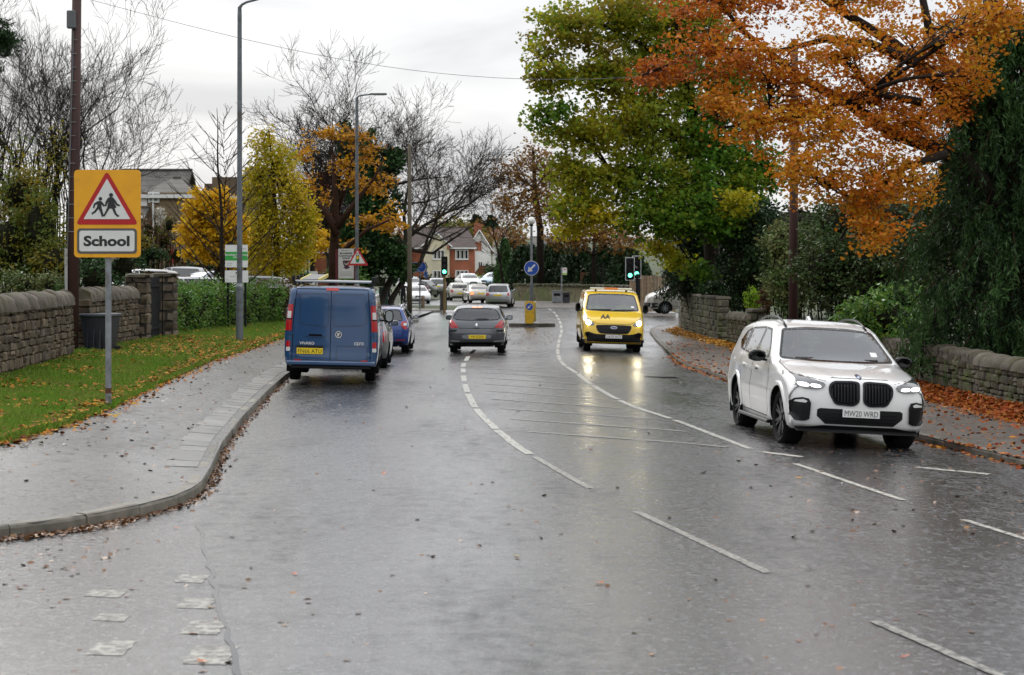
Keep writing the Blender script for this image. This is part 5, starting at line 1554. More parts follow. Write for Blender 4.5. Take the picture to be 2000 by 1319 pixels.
# evergreen masses and bushes behind the right-hand wall
conifer('dark_yew', 'broad dark yew in the shade under the sycamore', (Wp(1382, 600, 78).x, 78, .3), 4.9, 2.2, m_l_dark, .20, 240, 8, 110, power=.35, droop=.25, start=.26)
shrub('ivy_covered_cypress', 'dense dark green clipped cypress between sycamore and brown pole', [px_blob(1452, 530, 56, 85, 70.5), px_blob(1452, 440, 60, 60, 71), px_blob(1492, 480, 42, 90, 69.5)], m_l_dark, .13, 1.2, .25, z0=.3, core=.85)
shrub('variegated_holly', 'olive and cream leaved bush beside the brown telegraph pole', [px_blob(1540, 540, 48, 75, 60), px_blob(1525, 480, 35, 45, 60), px_blob(1575, 500, 45, 60, 60)], m_l_hol, .12, 1.7, .22, z0=.3)
shrub('laurel_bush', 'glossy green laurel bush overhanging the wall behind the white SUV', [px_blob(1730, 630, 85, 62, 42), px_blob(1670, 625, 50, 40, 42.5), px_blob(1790, 660, 60, 50, 41), px_blob(1690, 660, 60, 40, 42), px_blob(1760, 590, 50, 40, 42.5)], m_l_laurel, .13, 1.0, .2, z0=.3, core=.8, aspect=.42, hang=.05)
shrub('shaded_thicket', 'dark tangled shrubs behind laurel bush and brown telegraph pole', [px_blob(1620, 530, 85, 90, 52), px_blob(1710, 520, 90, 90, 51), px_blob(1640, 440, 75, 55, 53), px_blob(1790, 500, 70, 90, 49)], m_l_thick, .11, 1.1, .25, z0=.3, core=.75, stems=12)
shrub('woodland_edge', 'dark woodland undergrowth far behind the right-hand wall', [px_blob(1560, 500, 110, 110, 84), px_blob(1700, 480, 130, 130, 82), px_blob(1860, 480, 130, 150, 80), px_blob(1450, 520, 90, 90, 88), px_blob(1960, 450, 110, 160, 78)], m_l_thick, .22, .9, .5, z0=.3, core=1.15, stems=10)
shrub('lime_shrub', 'small lime green shrub by the gate pillar', [px_blob(1470, 582, 15, 26, 63)], m_l_lime, .10, 1.2, .16, z0=.3, core=.5)
shrub('bronze_shrub', 'small bronze shrub beside the lime green shrub', [px_blob(1497, 585, 16, 30, 62)], m_l_rust, .09, 1.0, .15, z0=.3, core=.5)
shrub('wall_ivy', 'ivy spilling over the tall mossy wall', [px_blob(1395, 572, 22, 28, 73), px_blob(1352, 566, 24, 9, 79), px_blob(1378, 566, 20, 10, 76)], m_l_ivy, .12, 1.0, .18, z0=.6, core=.5)
# --- centre distance
bs = Wp(1055, 560, 152)
FB = [(1000, 345, 38, 45, 150), (1045, 310, 38, 40, 152), (1075, 340, 40, 55, 153), (985, 395, 28, 28, 149), (1040, 390, 50, 38, 150), (1075, 420, 50, 28, 149), (1010, 425, 30, 20, 149), (1125, 440, 40, 22, 150)]
tree('brown_beech', 'distant half bare beech with brown leaves behind the globe lamp', 'tree', (bs.x, 152, .3), [((bs.x, 152, .2), .35), (Wp(1055, 450, 152), .28), (Wp(1045, 370, 152), .2), (Wp(1040, 290, 152), .08)],
     [px_blob(*b) for b in FB], [m_l_brown], leaf=.24, density=.85, spray=.8, sflat=.8, per=24, shell=.6, tw_r=.03)
bare('bare_far_tree', 'distant leafless tree left of the brown beech', (Wp(985, 560, 158).x, 158, .4), 9.5, [(0, 0, .1, 0, 1)], .5, .16, 5, 31, .5, tw=.03)
GB = [(1130, 460, 42, 26, 146), (1185, 455, 45, 30, 146), (1230, 470, 35, 30, 140), (1090, 470, 30, 20, 147)]
gx = Wp(1160, 560, 148)
tree('rusty_hawthorn', 'rusty brown small tree above the far stone wall', 'tree', (gx.x, 148, .3), [((gx.x, 148, .2), .2), (Wp(1160, 500, 148), .15), (Wp(1160, 460, 148), .08)],
     [px_blob(*b) for b in GB], [m_l_brown], leaf=.24, density=.8, spray=.6, sflat=.8, per=24, tw_r=.03)
for i, (px, top, d, rm, lab) in enumerate(((985, 468, 172, 1.4, 'narrow pale green conifer beside the white gabled house'), (1030, 480, 160, 2.2, 'dark rounded yew behind the globe lamp post'), (1080, 478, 158, 2.4, 'dark yew directly behind the bus stop'),
                                      (1130, 482, 155, 2.4, 'dark yew above the brown gate right of the bus stop'), (1185, 480, 150, 2.4, 'dark yew left of the traffic lights'), (1230, 490, 140, 2.0, 'dark yew behind the pair of traffic lights'))):
    p = Wp(px, 560, d); h = EYE - (top - HZ) * d / F
    conifer('yew_tree', lab, (p.x, d, .2), h, rm, m_l_con if i == 0 else m_l_dark, .34, 110, 40 + i, 44, power=.75 if i == 0 else .32, droop=.2, group='evergreens along the far wall', asp=.35)
for (px, top, d, rm, lab) in ((930, 418, 420, 4.5, 'far conifer on the hillside left of the chimney'), (960, 420, 440, 4.0, 'far conifer on the hillside right of the chimney')):
    p = Wp(px, 450, d); zt = zterrain(p.x, d); h = EYE - (top - HZ) * d / F - zt
    conifer('hill_conifer', lab, (p.x, d, zt), h, rm, m_l_dark, .9, 60, int(px), 40, power=.5, droop=.2, group='trees on the far hill', asp=.4)
for k, (px, py, d, rr, mm) in enumerate(((905, 440, 330, 5.5, m_l_bush), (870, 436, 340, 5, m_l_brown), (840, 440, 330, 5, m_l_bush), (1005, 452, 300, 5, m_l_brown), (800, 452, 330, 5, m_l_brown), (945, 447, 360, 5, m_l_brown), (980, 446, 380, 6, m_l_bush))):
    c = Wp(px, py, d); zt = zterrain(c.x, d)
    tree('hillside_tree', ['olive tree on the hill above the red roof', 'brown tree on the hill left of the olive one', 'bushy tree on the hill above the traffic light', 'brown tree on the hill behind the conifers', 'brown tree on the hill far left of the red roof', 'brown tree on the hill beside the chimney', 'olive tree on the hill right of the chimney'][k], 'tree', (c.x, d, zt),
         [((c.x, d, zt), .4), ((c.x, d, c.z - rr * .5), .3), ((c.x, d, c.z), .15)], [((c.x + R.uniform(-2, 2), d, c.z - rr * .2), rr * .8, rr * .7, rr * .55), ((c.x + R.uniform(-3, 3), d, c.z - rr * .5), rr * .7, rr * .6, rr * .5)], [mm], leaf=.6, density=.5, spray=1.6, per=18, group='trees on the far hill', tw_r=.05)

# --- left-hand side
p = Wp(85, 560, 76)
bare('bare_lime_tree', 'tall leafless multi stemmed tree behind the left-hand bushes', (p.x, 76, .4), 15.5, [(-.5, 0, -.12, 0, .9), (.1, .2, .05, .1, 1.0), (.6, 0, .22, 0, .85), (-.1, -.3, -.02, -.1, .8), (.35, .3, .5, .1, .7)], .52, .20, 6, 5, .30, first=.29, tw=.013, side=1.2, shrink=.73)
p = Wp(-25, 560, 80)
bare('bare_thorn_tree', 'leafless twiggy tree at the left edge behind the bushes', (p.x, 80, .4), 8.5, [(0, 0, .1, 0, 1), (.3, 0, .3, 0, .8)], .55, .12, 5, 9, .3, tw=.016)
shrub('hazel_bush', 'tall olive green bush with yellow leaves behind the left-hand wall', [px_blob(15, 480, 60, 85, 48), px_blob(80, 450, 50, 90, 48), px_blob(45, 380, 55, 60, 49), px_blob(105, 520, 40, 60, 47)], m_l_bush, .10, 1.5, .26, z0=.4, core=.8, stems=14, per=26)
shrub('willow_bush', 'loose upright bush with pale green leaves beside the telegraph pole', [px_blob(90, 320, 45, 65, 50), px_blob(120, 280, 22, 40, 50.5), px_blob(30, 310, 40, 50, 51)], m_l_bush, .09, .6, .3, z0=.4, core=0, stems=26, per=20)
shrub('wall_shrub', 'grey green low shrub just above the left-hand wall coping', [px_blob(40, 555, 55, 25, 45), px_blob(100, 560, 30, 25, 45)], m_l_hol, .08, .8, .16, z0=.9, core=.6)
shrub('ivy_clump', 'dark ivy growing up the end of the left-hand wall', [px_blob(110, 625, 17, 66, 43.0, rd=.25), px_blob(118, 660, 15, 32, 43.0, rd=.25)], m_l_ivy, .075, 1.3, .12, z0=.45, core=.8)
shrub('garden_hedge', 'shaded garden shrubs behind the wheelie bin and gate pillars', [px_blob(190, 545, 60, 45, 56), px_blob(240, 520, 40, 40, 58), px_blob(170, 480, 40, 60, 57)], m_l_ivy, .10, .8, .2, z0=.5, core=.75)
shrub('wall_grass', 'dry brown seed heads on the wall by the wheelie bin', [px_blob(198, 575, 16, 10, 48.6)], m_l_rust, .06, 1.0, .1, z0=1.6, core=0, stems=0)
pn = Wp(-120, 600, 42)
tree('pine_tree', 'dark pine bough reaching in at the upper left edge', 'tree', (pn.x, 42, .5), [((pn.x, 42, .4), .25), ((pn.x, 42, 4.5), .2), ((pn.x, 42, 9), .12)], [px_blob(-5, 75, 36, 36, 42), px_blob(-40, 110, 45, 40, 42), px_blob(-60, 40, 50, 40, 42)], [m_l_dark], leaf=.16, density=1.6, spray=.2, per=40, aspect=.14, flat=.1)
p = Wp(440, 560, 70)
bare('slender_bare_tree', 'slim leafless young tree with upswept twigs by the green signboard', (p.x, 70, .4), 7.4, [(0, 0, -.03, 0, 1)], .75, .11, 5, 14, .9, first=.0001)
# the slender tree: leader with regular upswept side branches
rt = bpy.data.objects['slender_bare_tree']
for o in list(rt.children): bpy.data.objects.remove(o)
rg = random.Random(4); lead = MB(); sb = MB()
LP = [Vector((-.02 * k + .03 * sin(k), 0, .42 * k)) for k in range(16)]
lead.tube(LP, [lerp(.10, .008, k / 15) for k in range(16)], 7)
for k in range(46):
    t = lerp(.12, .97, k / 46); z = 6.3 * t; a = k * 2.4; ln = 2.5 * (1 - t) ** .75 + .25
    b = Vector((-.05 * t * 7 * .15, 0, z)); e = b + Vector((cos(a) * ln, sin(a) * ln, ln * .78))
    P = curve_pts(b, e, 4, -.05, .03, rg); r0 = .03 * (1 - t) + .008
    sb.tube(P, [lerp(r0, .005, j / 4) for j in range(5)], 4, False)
    for j in range(5):
        q = P[rg.randint(1, 3)]; f = q + Vector((cos(a + rg.uniform(-1, 1)), sin(a + rg.uniform(-1, 1)), .9)).normalized() * ln * rg.uniform(.25, .5)
        sb.tube(curve_pts(q, f, 3, 0, .05, rg), [.008, .007, .006, .004], 3, False)
lead.build('trunk', m_bark, rt, True); sb.build('twigs', m_twig, rt); rt.scale = (1.1, 1.1, 1.26)
p = Wp(425, 560, 76)
tree('golden_maple', 'bright golden yellow maple left of the lamp post', 'tree', (p.x, 76, .4), [((p.x, 76, .3), .16), (Wp(425, 500, 76), .13), (Wp(420, 430, 76), .07)],
     [px_blob(*b, 76) for b in ((395, 400, 38, 32), (430, 395, 40, 28), (385, 450, 42, 36), (440, 440, 42, 40), (405, 490, 45, 24), (450, 505, 22, 24), (375, 500, 20, 10), (455, 470, 25, 40))], [m_l_gold], leaf=.16, density=1.0, spray=.32, sflat=.5, per=28, aspect=.9)
p = Wp(540, 560, 82)
tree('birch_tree', 'weeping yellow green birch right of the lamp post', 'tree', (p.x, 82, .4), [((p.x, 82, .3), .16), (Wp(540, 450, 82), .12), (Wp(532, 330, 82), .07), (Wp(525, 255, 82), .03)],
     [px_blob(*b, 82) for b in ((515, 275, 28, 28), (545, 320, 36, 45), (505, 350, 28, 50), (570, 390, 36, 45), (520, 430, 45, 55), (575, 470, 40, 50), (500, 490, 32, 40), (545, 515, 45, 28), (600, 430, 22, 50))], [m_l_birch], leaf=.13, density=.85, spray=.32, sflat=1.0, per=34, hang=.32, aspect=.6)
p = Wp(610, 560, 98)
tree('yellow_cherry', 'golden cherry foliage low behind the birch and black post', 'tree', (p.x, 98, .4), [((p.x, 98, .3), .15), (Wp(610, 500, 98), .12), (Wp(608, 460, 98), .06)], [px_blob(*b, 98) for b in ((590, 440, 30, 25), (625, 470, 24, 22), (600, 490, 28, 22), (570, 510, 26, 22))], [m_l_gold], leaf=.17, density=.8, spray=.34, per=26)
p = Wp(650, 570, 88)
tree('orange_maple', 'orange brown maple with dark spreading limbs by the white school board', 'tree', (p.x, 88, .3), [((p.x, 88, .2), .26), (Wp(652, 500, 88), .23), (Wp(654, 440, 88), .20), (Wp(655, 380, 88), .13), (Wp(650, 300, 88), .06)],
     [px_blob(*b, 88) for b in ((600, 300, 28, 30), (645, 262, 48, 24), (690, 275, 45, 30), (725, 300, 30, 30), (600, 365, 26, 32), (700, 350, 45, 32), (745, 370, 30, 35), (755, 425, 28, 28), (720, 430, 35, 25), (590, 410, 26, 22), (665, 320, 35, 25), (770, 445, 20, 14), (640, 400, 20, 25), (690, 480, 24, 16))], [m_l_orange], leaf=.15, density=.34, spray=.36, per=20, bark=m_barkr, aspect=.85, shell=.6,
     limbs=[WP([(658, 460, .2), (640, 420, .16), (605, 375, .11), (570, 345, .05)], 87.5), WP([(658, 445, .17), (690, 400, .12), (730, 350, .07), (750, 310, .03)], 87.5), WP([(656, 420, .14), (675, 360, .1), (690, 300, .06)], 88.5), WP([(660, 500, .13), (715, 450, .08), (760, 430, .04)], 87)])
p = Wp(722, 580, 112)
bare('ivy_ash_tree', 'big leafless tree with ivy clad stems beyond the orange maple', (p.x, 112, .3), 17.2, [(-1.3, 0, -.24, 0, .9), (-.3, .2, -.06, .1, 1.0), (.6, 0, .12, 0, .95), (1.0, .3, .36, .1, .75), (-1.5, 0, -.52, 0, .7), (.2, .5, .03, .3, .8)], .58, .26, 6, 21, .26, first=.27, tw=.020, bark=m_barkg, shrink=.735, side=1.5)
rt = bpy.data.objects['ivy_ash_tree']
wl = MB()
for lst in ([(770, 470, .12), (810, 490, .10), (845, 495, .08), (880, 470, .06), (925, 440, .03)], [(770, 430, .10), (815, 455, .08), (860, 470, .05), (900, 450, .03)], [(775, 360, .09), (820, 350, .06), (880, 345, .02)], [(770, 400, .08), (830, 395, .05), (885, 375, .02)]):
    P = [Wp(x, y, 111) - rt.location for x, y, r in lst]; wl.tube(P, [r for *_, r in lst], 6)
    for a, b in zip(P, P[1:]):
        for k in range(9):
            q = a.lerp(b, R.random()); e = q + Vector((R.uniform(.1, .9), R.uniform(-.4, .4), R.uniform(-.3, .9))) * R.uniform(.5, 1.5)
            wl.tube(curve_pts(q, e, 3, 0, .1), [.018, .015, .012, .008], 3, False)
wl.build('low_limbs', m_bark, rt)
iv = [px_blob(*b, 111) for b in ((676, 290, 12, 50), (722, 300, 15, 60), (765, 315, 20, 28), (715, 400, 34, 50), (755, 400, 26, 60), (730, 480, 45, 50), (770, 500, 28, 40), (700, 530, 40, 30), (680, 470, 20, 40), (785, 525, 16, 26))]
Cs = []
for b in iv:
    rel = b[0] - rt.location; K = 60 if b[1] < 1 else 150
    E = in_ball(K, .3) * np.array(b[1:4]) + np.array(rel); Cs.append((E[:, None, :] + NR.normal(size=(K, 26, 3)) * .17).reshape(-1, 3))
leaf_object('ivy', np.concatenate(Cs), .2, m_l_ivy, rt, .8, .3)
# hedges
def hedge(name, label, pts, h, w, m, leaf, dens, z0=.42, cat='hedge', ragged=.12):
    base = Vector((pts[0][0], pts[0][1], z0)); root = empty(name, base, 0, label, cat)
    core = MB(); Cs = []
    for a, b in zip(pts, pts[1:]):
        a, b = Vector((*a, 0)), Vector((*b, 0)); ln = (b - a).length; t = (b - a).normalized(); n = Vector((-t.y, t.x, 0))
        mid = (a + b) / 2 - Vector((base.x, base.y, 0))
        core.box((mid.x, mid.y, h * .42), (ln, w * .6, h * .84), atan2(t.y, t.x))
        N = int(dens * ln * (2 * h + w) / (leaf * leaf) * .9)
        u = NR.uniform(-.03, 1.03, N); side = NR.integers(0, 5, N)
        vz = np.where(side < 4, NR.uniform(0, h, N), h); off = np.where(side < 2, -w / 2, np.where(side < 4, w / 2, NR.uniform(-w / 2, w / 2, N)))
        rag = NR.normal(size=N) * ragged * .45
        base_n = np.array([noise.noise(Vector((uu * ln * 1.1 + a.x, zz * 1.6, 1.3))) for uu, zz in zip(u, vz)]) * ragged * 1.6
        off = off + np.sign(off) * (rag + base_n); vz = vz + np.where(side >= 4, rag + base_n, rag * .3)
        P = np.stack([a.x + t.x * u * ln + n.x * off - base.x, a.y + t.y * u * ln + n.y * off - base.y, np.maximum(vz, .02)], 1)
        Cs.append(P)
    core.build('stems', m_stem, root); leaf_object('foliage', np.concatenate(Cs), leaf, m, root, .65, .3)
    return root
hedge('clipped_hedge', 'bright green clipped hedge between gate pillar and lamp post', [(-11.0, 58.5), (-10.6, 66), (-9.6, 75)], 1.42, 1.3, m_l_hedge, .09, 1.7, ragged=.22)
hedge('rusty_hedge', 'low rusty brown hedge behind the blue van', [(-9.5, 75.5), (-9.0, 82)], 1.55, 1.2, m_l_rust, .10, .9)
hedge('car_park_hedge', 'low dark hedge along the back of the car park', [(-20, 108), (-15.2, 108)], 2.1, 1.2, m_l_ivy, .16, .8)
hedge('house_front_hedge', 'dark low hedge below the brick and cream house', [(-17, 205), (-9, 206), (-2.0, 206)], 1.3, 1.2, m_l_dark, .22, .8, z0=.7)
shrub('ivy_mound', 'dark ivy mound on the garden wall behind the school sign', [px_blob(300, 500, 30, 14, 84), px_blob(270, 505, 20, 20, 84)], m_l_ivy, .12, 1.0, .22, z0=2.3, core=.7)
shrub('garden_thicket', 'brown and green garden shrubs in front of the tan house', [px_blob(320, 470, 30, 48, 86), px_blob(345, 500, 26, 40, 86), px_blob(290, 450, 30, 40, 87), px_blob(260, 440, 22, 40, 87)], m_l_rust, .13, .45, .35, z0=.5, core=.45, stems=14)
shrub('green_thicket', 'dark green shrub left of the brown garden shrubs', [px_blob(280, 475, 30, 30, 84), px_blob(330, 440, 20, 30, 86)], m_l_bush, .13, .6, .3, z0=.5, core=.5)
shrub('pampas_plume', 'pale feathery plume beside the tan house', [px_blob(312, 425, 7, 18, 85)], mat('pale_plume', isl=[(.5, .47, .4), (.6, .57, .5)], rough=.7), .12, .8, .15, z0=2.5, core=0, stems=2)
shrub('red_shrub', 'small bright red shrub at the back of the car park', [px_blob(333, 498, 6, 18, 88)], m_l_red, .10, 1.0, .14, z0=.5, core=.4, stems=3)
shrub('dark_undergrowth', 'dark undergrowth under the golden maple', [px_blob(400, 520, 50, 12, 92), px_blob(450, 525, 30, 14, 92)], m_l_dark, .16, .8, .35, z0=.5, core=.7)
shrub('school_shrubs', 'green shrubs at the foot of the school boards', [px_blob(640, 540, 26, 14, 94), px_blob(690, 550, 40, 16, 96), px_blob(590, 540, 22, 10, 94)], m_l_hedge, .13, .7, .28, z0=.4, core=.7)
shrub('yellow_garden_bush', 'yellow green bush right of the brick house', [px_blob(938, 552, 15, 14, 200)], m_l_lime, .25, .9, .4, z0=.8, core=.6)
shrub('round_garden_bush', 'round dark green bush by the white gabled house', [px_blob(962, 530, 16, 14, 210)], m_l_ivy, .25, 1.0, .4, z0=.8, core=.8)
# ------------------------------------------------------------------ stone walls, each stone its own piece
m_stone_l = mat('gritstone_brown', rnd=[(.06, .045, .03), (.13, .10, .066), (.09, .07, .048), (.18, .14, .095), (.07, .052, .036), (.12, .10, .078)], rough=.9, spec=.2, var=.35, scale=5, bump=.7, bscale=22, bdist=.02, dirt=(.05, .045, .028), dscale=3.5, dpos=(.52, .7))
m_stone_r = mat('gritstone_mossy', rnd=[(.07, .063, .045), (.12, .108, .08), (.095, .085, .062), (.06, .056, .042), (.14, .125, .095)], rough=.9, spec=.2, var=.35, scale=5, bump=.7, bscale=22, bdist=.02, dirt=(.075, .095, .03), dscale=2.4, dpos=(.48, .68))
m_cope = mat('coping_grey', rnd=[(.10, .087, .07), (.15, .13, .105), (.08, .07, .057)], rough=.9, spec=.2, var=.35, scale=4, bump=.6, bscale=24, bdist=.02, dirt=(.09, .085, .045), dscale=3, dpos=(.5, .7))
m_mortar = mat('wall_core', (.03, .026, .02), rough=.95, var=.3, scale=6)
rs = random.Random(17)
def stone_meshes(m, n=10, jit=.17, b=.16):
    out = []
    for k in range(n):
        mb = MB(); mb.bbox((0, 0, 0), (1, 1, 1), b)
        vs = []
        for v in mb.v: vs.append((v[0] * (1 + rs.uniform(-jit, jit)), v[1] * (1 + rs.uniform(-jit, jit)), v[2] * (1 + rs.uniform(-jit, jit))))
        me = bpy.data.meshes.new('stone'); me.from_pydata(vs, [], mb.f); me.materials.append(m)
        bm = bmesh.new(); bm.from_mesh(me); bmesh.ops.recalc_face_normals(bm, faces=bm.faces); bm.to_mesh(me); bm.free()
        me.polygons.foreach_set('use_smooth', [True] * len(me.polygons)); me.set_sharp_from_angle(angle=radians(38))
        out.append(me)
    return out
ST_L, ST_R, ST_C = stone_meshes(m_stone_l), stone_meshes(m_stone_r), stone_meshes(m_cope)
def half_round(m, n=4):
    out = []
    for k in range(n):
        mb = MB(); pr = [(cos(a), sin(a)) for a in [pi * j / 10 for j in range(11)]] + [(-1, -.25), (1, -.25)]
        j = [1 + rs.uniform(-.05, .05) for _ in pr]
        rings = [(-.5, .93), (-.44, 1.0), (.44, 1.0), (.5, .93)]
        vs = [(t, p[0] * .5 * q * jj, p[1] * q * jj) for t, q in rings for p, jj in zip(pr, j)]
        c = len(pr); fs = [(i * c + a, i * c + (a + 1) % c, (i + 1) * c + (a + 1) % c, (i + 1) * c + a) for i in range(3) for a in range(c)] + [tuple(range(c)), tuple(3 * c + a for a in range(c))]
        mb.add(vs, fs); me = bpy.data.meshes.new('coping_stone'); me.from_pydata(mb.v, [], mb.f); me.materials.append(m)
        bm = bmesh.new(); bm.from_mesh(me); bmesh.ops.recalc_face_normals(bm, faces=bm.faces); bm.to_mesh(me); bm.free()
        me.polygons.foreach_set('use_smooth', [True] * len(me.polygons)); me.set_sharp_from_angle(angle=radians(45)); out.append(me)
    return out
HRND = half_round(m_cope)
def stone_wall(name, label, pts, zf, h, th, side, meshes, course=(.12, .24), slen=(.18, .42), coping='round', cope_h=.24, ends=(True, True), cat='wall', cope_len=(.22, .42), copes=None):
    """pts: plan polyline; side=+1: the shown face lies to the left of travel"""
    a0 = Vector((*pts[0], zf(*pts[0]))); root = empty(name, a0, 0, label, cat)
    core = MB(); count = 0
    def put(me, nm, p, dims, rz, tilt=0.0, roll=0.0):
        o = link_mesh(nm, me, root, p - a0); o.scale = dims; o.rotation_euler = (roll, tilt, rz); return o
    for (x0, y0), (x1, y1) in zip(pts, pts[1:]):
        a, b = Vector((x0, y0, 0)), Vector((x1, y1, 0)); t = (b - a); ln = t.length; t.normalize(); n = Vector((-t.y, t.x, 0)) * side
        rz = atan2(t.y, t.x)
        steps = max(1, int(ln / 1.5))
        for k in range(steps):
            u0, u1 = ln * k / steps, ln * (k + 1) / steps; m_ = a + t * (u0 + u1) / 2; zz = zf(m_.x, m_.y)
            core.box((m_.x - a0.x, m_.y - a0.y, zz - a0.z + h / 2 - .06), (u1 - u0, th - .10, h + .06), rz)
        z = -.04
        while z < h - .05:
            ch = rs.uniform(*course)
            if z + ch > h - .07: ch = h - z
            u = -rs.uniform(0, .15)
            while u < ln - .02:
                sl = rs.uniform(*slen)
                if u + sl > ln - .1: sl = ln - u
                c = a + t * (u + sl / 2); pr = rs.uniform(-.012, .022)
                zz = zf(c.x, c.y)
                p = c + n * (th / 2 - .07 + pr); p.z = zz + z + ch / 2
                hs = [(0, 1)] if ch < .15 or rs.random() < .72 else [(0, rs.uniform(.4, .6)), (0, 1)]
                if len(hs) == 2: hs[1] = (hs[0][1], 1)
                for lo, hi in hs:
                    p2 = p.copy(); p2.z = zz + z + ch * (lo + hi) / 2 + rs.uniform(-.008, .008)
                    put(rs.choice(meshes), 'stone', p2 + n * rs.uniform(-.015, .015), (sl * rs.uniform(.98, 1.06) - .012, .16, ch * (hi - lo) * rs.uniform(.97, 1.08) - .01), rz + rs.uniform(-.05, .05), rs.uniform(-.05, .05)); count += 1
                u += sl
            for e, (flag, q) in enumerate(zip(ends, (a, b))):
                if flag:
                    p = q + t * (.05 if e == 0 else -.05); p.z = zf(q.x, q.y) + z + ch / 2
                    put(rs.choice(meshes), 'stone', p, (.16, th - .05, ch - .014), rz); count += 1
            z += ch
        u = 0.0; k = 0
        while u < ln - .03:
            style = coping if copes is None else copes(u / ln)
            if style == 'round':
                sl = min(rs.uniform(*cope_len), ln - u); c = a + t * (u + sl / 2); p = c.copy(); p.z = zf(c.x, c.y) + h
                put(HRND[k % 4], 'coping_stone', p, (sl - .012, th + .10, cope_h * rs.uniform(.92, 1.06)), rz + rs.uniform(-.02, .02), rs.uniform(-.02, .02)); u += sl
            elif style == 'slabs':
                sl = rs.uniform(.075, .13); c = a + t * (u + sl / 2); p = c.copy(); p.z = zf(c.x, c.y) + h + .07
                put(rs.choice(ST_C), 'coping_stone', p, (sl * .62, th + rs.uniform(-.02, .08), .27 + rs.uniform(-.04, .05)), rz, radians(38) + rs.uniform(-.1, .1)); u += sl
            else:
                sl = min(rs.uniform(.4, .7), ln - u); c = a + t * (u + sl / 2); p = c.copy(); p.z = zf(c.x, c.y) + h + cope_h / 2
                put(rs.choice(ST_C), 'coping_stone', p, (sl - .012, th + .08, cope_h), rz); u += sl
            k += 1
    core.build('wall_core', m_mortar, root)
    return root
def pillar(name, label, x, y, z0, w, h, meshes, rz=0.0, cap=True, ch=.28, group=None):
    root = empty(name, (x, y, z0), rz, label, 'pillar', group)
    z = -.05
    k = 0
    while z < h - .04:
        c = min(ch * rs.uniform(.85, 1.15), h - z)
        sp = rs.uniform(.35, .65) if k % 2 else rs.choice((.3, .7))
        for (u0, u1) in ((0, sp), (sp, 1)):
            o = link_mesh('stone', rs.choice(meshes), root, (-w / 2 + (u0 + u1) / 2 * w, 0, z + c / 2)); o.scale = (w * (u1 - u0) * 1.06, w * 1.03, c * 1.05)
        z += c; k += 1
    if cap:
        o = link_mesh('cap_stone', ST_C[0], root, (0, 0, h + .05)); o.scale = (w + .08, w + .08, .12)
    mb = MB(); mb.box((0, 0, h / 2), (w - .05, w - .05, h - .05)); mb.build('pillar_core', m_mortar, root)
    return root
zvl = lambda x, y: zverge(x, y) - .03
stone_wall('stone_wall', 'brown gritstone wall with round coping along the left-hand verge', [(-9.05, 30.5), (-9.95, 42.6)], zvl, 1.22, .42, -1, ST_L, (.10, .24), (.15, .42), cope_h=.27, cope_len=(.42, .72), ends=(False, True))
stone_wall('garden_wall', 'curved topped stone wall behind the wheelie bin', [(-10.25, 45.7), (-10.38, 52.3)], zvl, 1.24, .42, -1, ST_L, (.13, .24), (.2, .42), cope_h=.27, cope_len=(.14, .3))
pillar('gate_pillar', 'square stone gate pillar nearer the wheelie bin', -10.32, 53.0, .42, .62, 1.78, ST_L)
pillar('gate_pillar', 'square stone gate pillar at the end of the clipped hedge', -10.18, 56.2, .42, .68, 1.80, ST_L)
gt = empty('metal_gate', (-10.3, 53.6, .42), 0, 'black metal gate standing open between the stone gate pillars', 'gate')
m_iron = mat('black_iron', (.006, .006, .007), rough=.75, spec=.2, var=.2, scale=20)
mb = MB(); mb.box((.36, 1.0, .95), (.03, .03, 1.8)); mb.build('gate_post', m_iron, gt)
for k in range(9):
    mb = MB(); mb.box((.10 + .0 * k, .18 + k * .2, .95), (.035, .17, 1.72)); mb.build('gate_board', m_iron, gt)
for z in (.35, 1.55):
    mb = MB(); mb.box((.14, 1.0, z), (.04, 1.8, .07)); mb.build('gate_rail', m_iron, gt)
# right-hand walls
zfr = lambda x, y: zfoot_r(x, y) - .02
stone_wall('roadside_wall', 'low mossy stone wall with big round coping at the right edge', [(xwr(30.3) + .2, 30.3), (xwr(34.3) + .2, 34.3)], zfr, .72, .40, 1, ST_R, (.07, .17), (.13, .34), cope_h=.17, cope_len=(.35, .75), ends=(True, False))
stone_wall('roadside_wall', 'low stone wall with slanted slab coping behind the white SUV', [(xwr(34.3) + .2, 34.3), (xwr(39) + .2, 39), (xwr(46) + .2, 46)], zfr, .70, .40, 1, ST_R, (.08, .2), (.16, .42), coping='slabs', ends=(False, False))
pillar('wall_pillar', 'stone pillar cut off by the right edge', xwr(29.7) + .22, 29.75, .0, .5, .98, ST_R)
stone_wall('roadside_wall', 'short mossy wall piece left of the gate pillar behind the SUV roof', [(xwr(62.5) + .15, 62.5), (xwr(66.5) + .1, 66.5)], zfr, .92, .42, 1, ST_R, (.1, .2), (.2, .4), cope_h=.2)
pillar('wall_pillar', 'square stone gate pillar just behind the SUV roof', xwr(61.2) + .15, 61.4, .02, .5, 1.06, ST_R)
stone_wall('roadside_wall', 'mossy wall between gate pillar and brown pole', [(xwr(48) + .25, 48), (xwr(60.2) + .2, 60.2)], zfr, .8, .42, 1, ST_R, (.14, .24), (.3, .6), cope_h=.18, ends=(False, True))
stone_wall('tall_wall', 'tall mossy stone wall on the corner by the silver van', [(xwr(68.5) + .1, 68.5), (xwr(81) + .05, 81)], zfr, 1.50, .42, 1, ST_R, (.16, .28), (.3, .62), cope_h=.12, ends=(True, True), coping='flat')
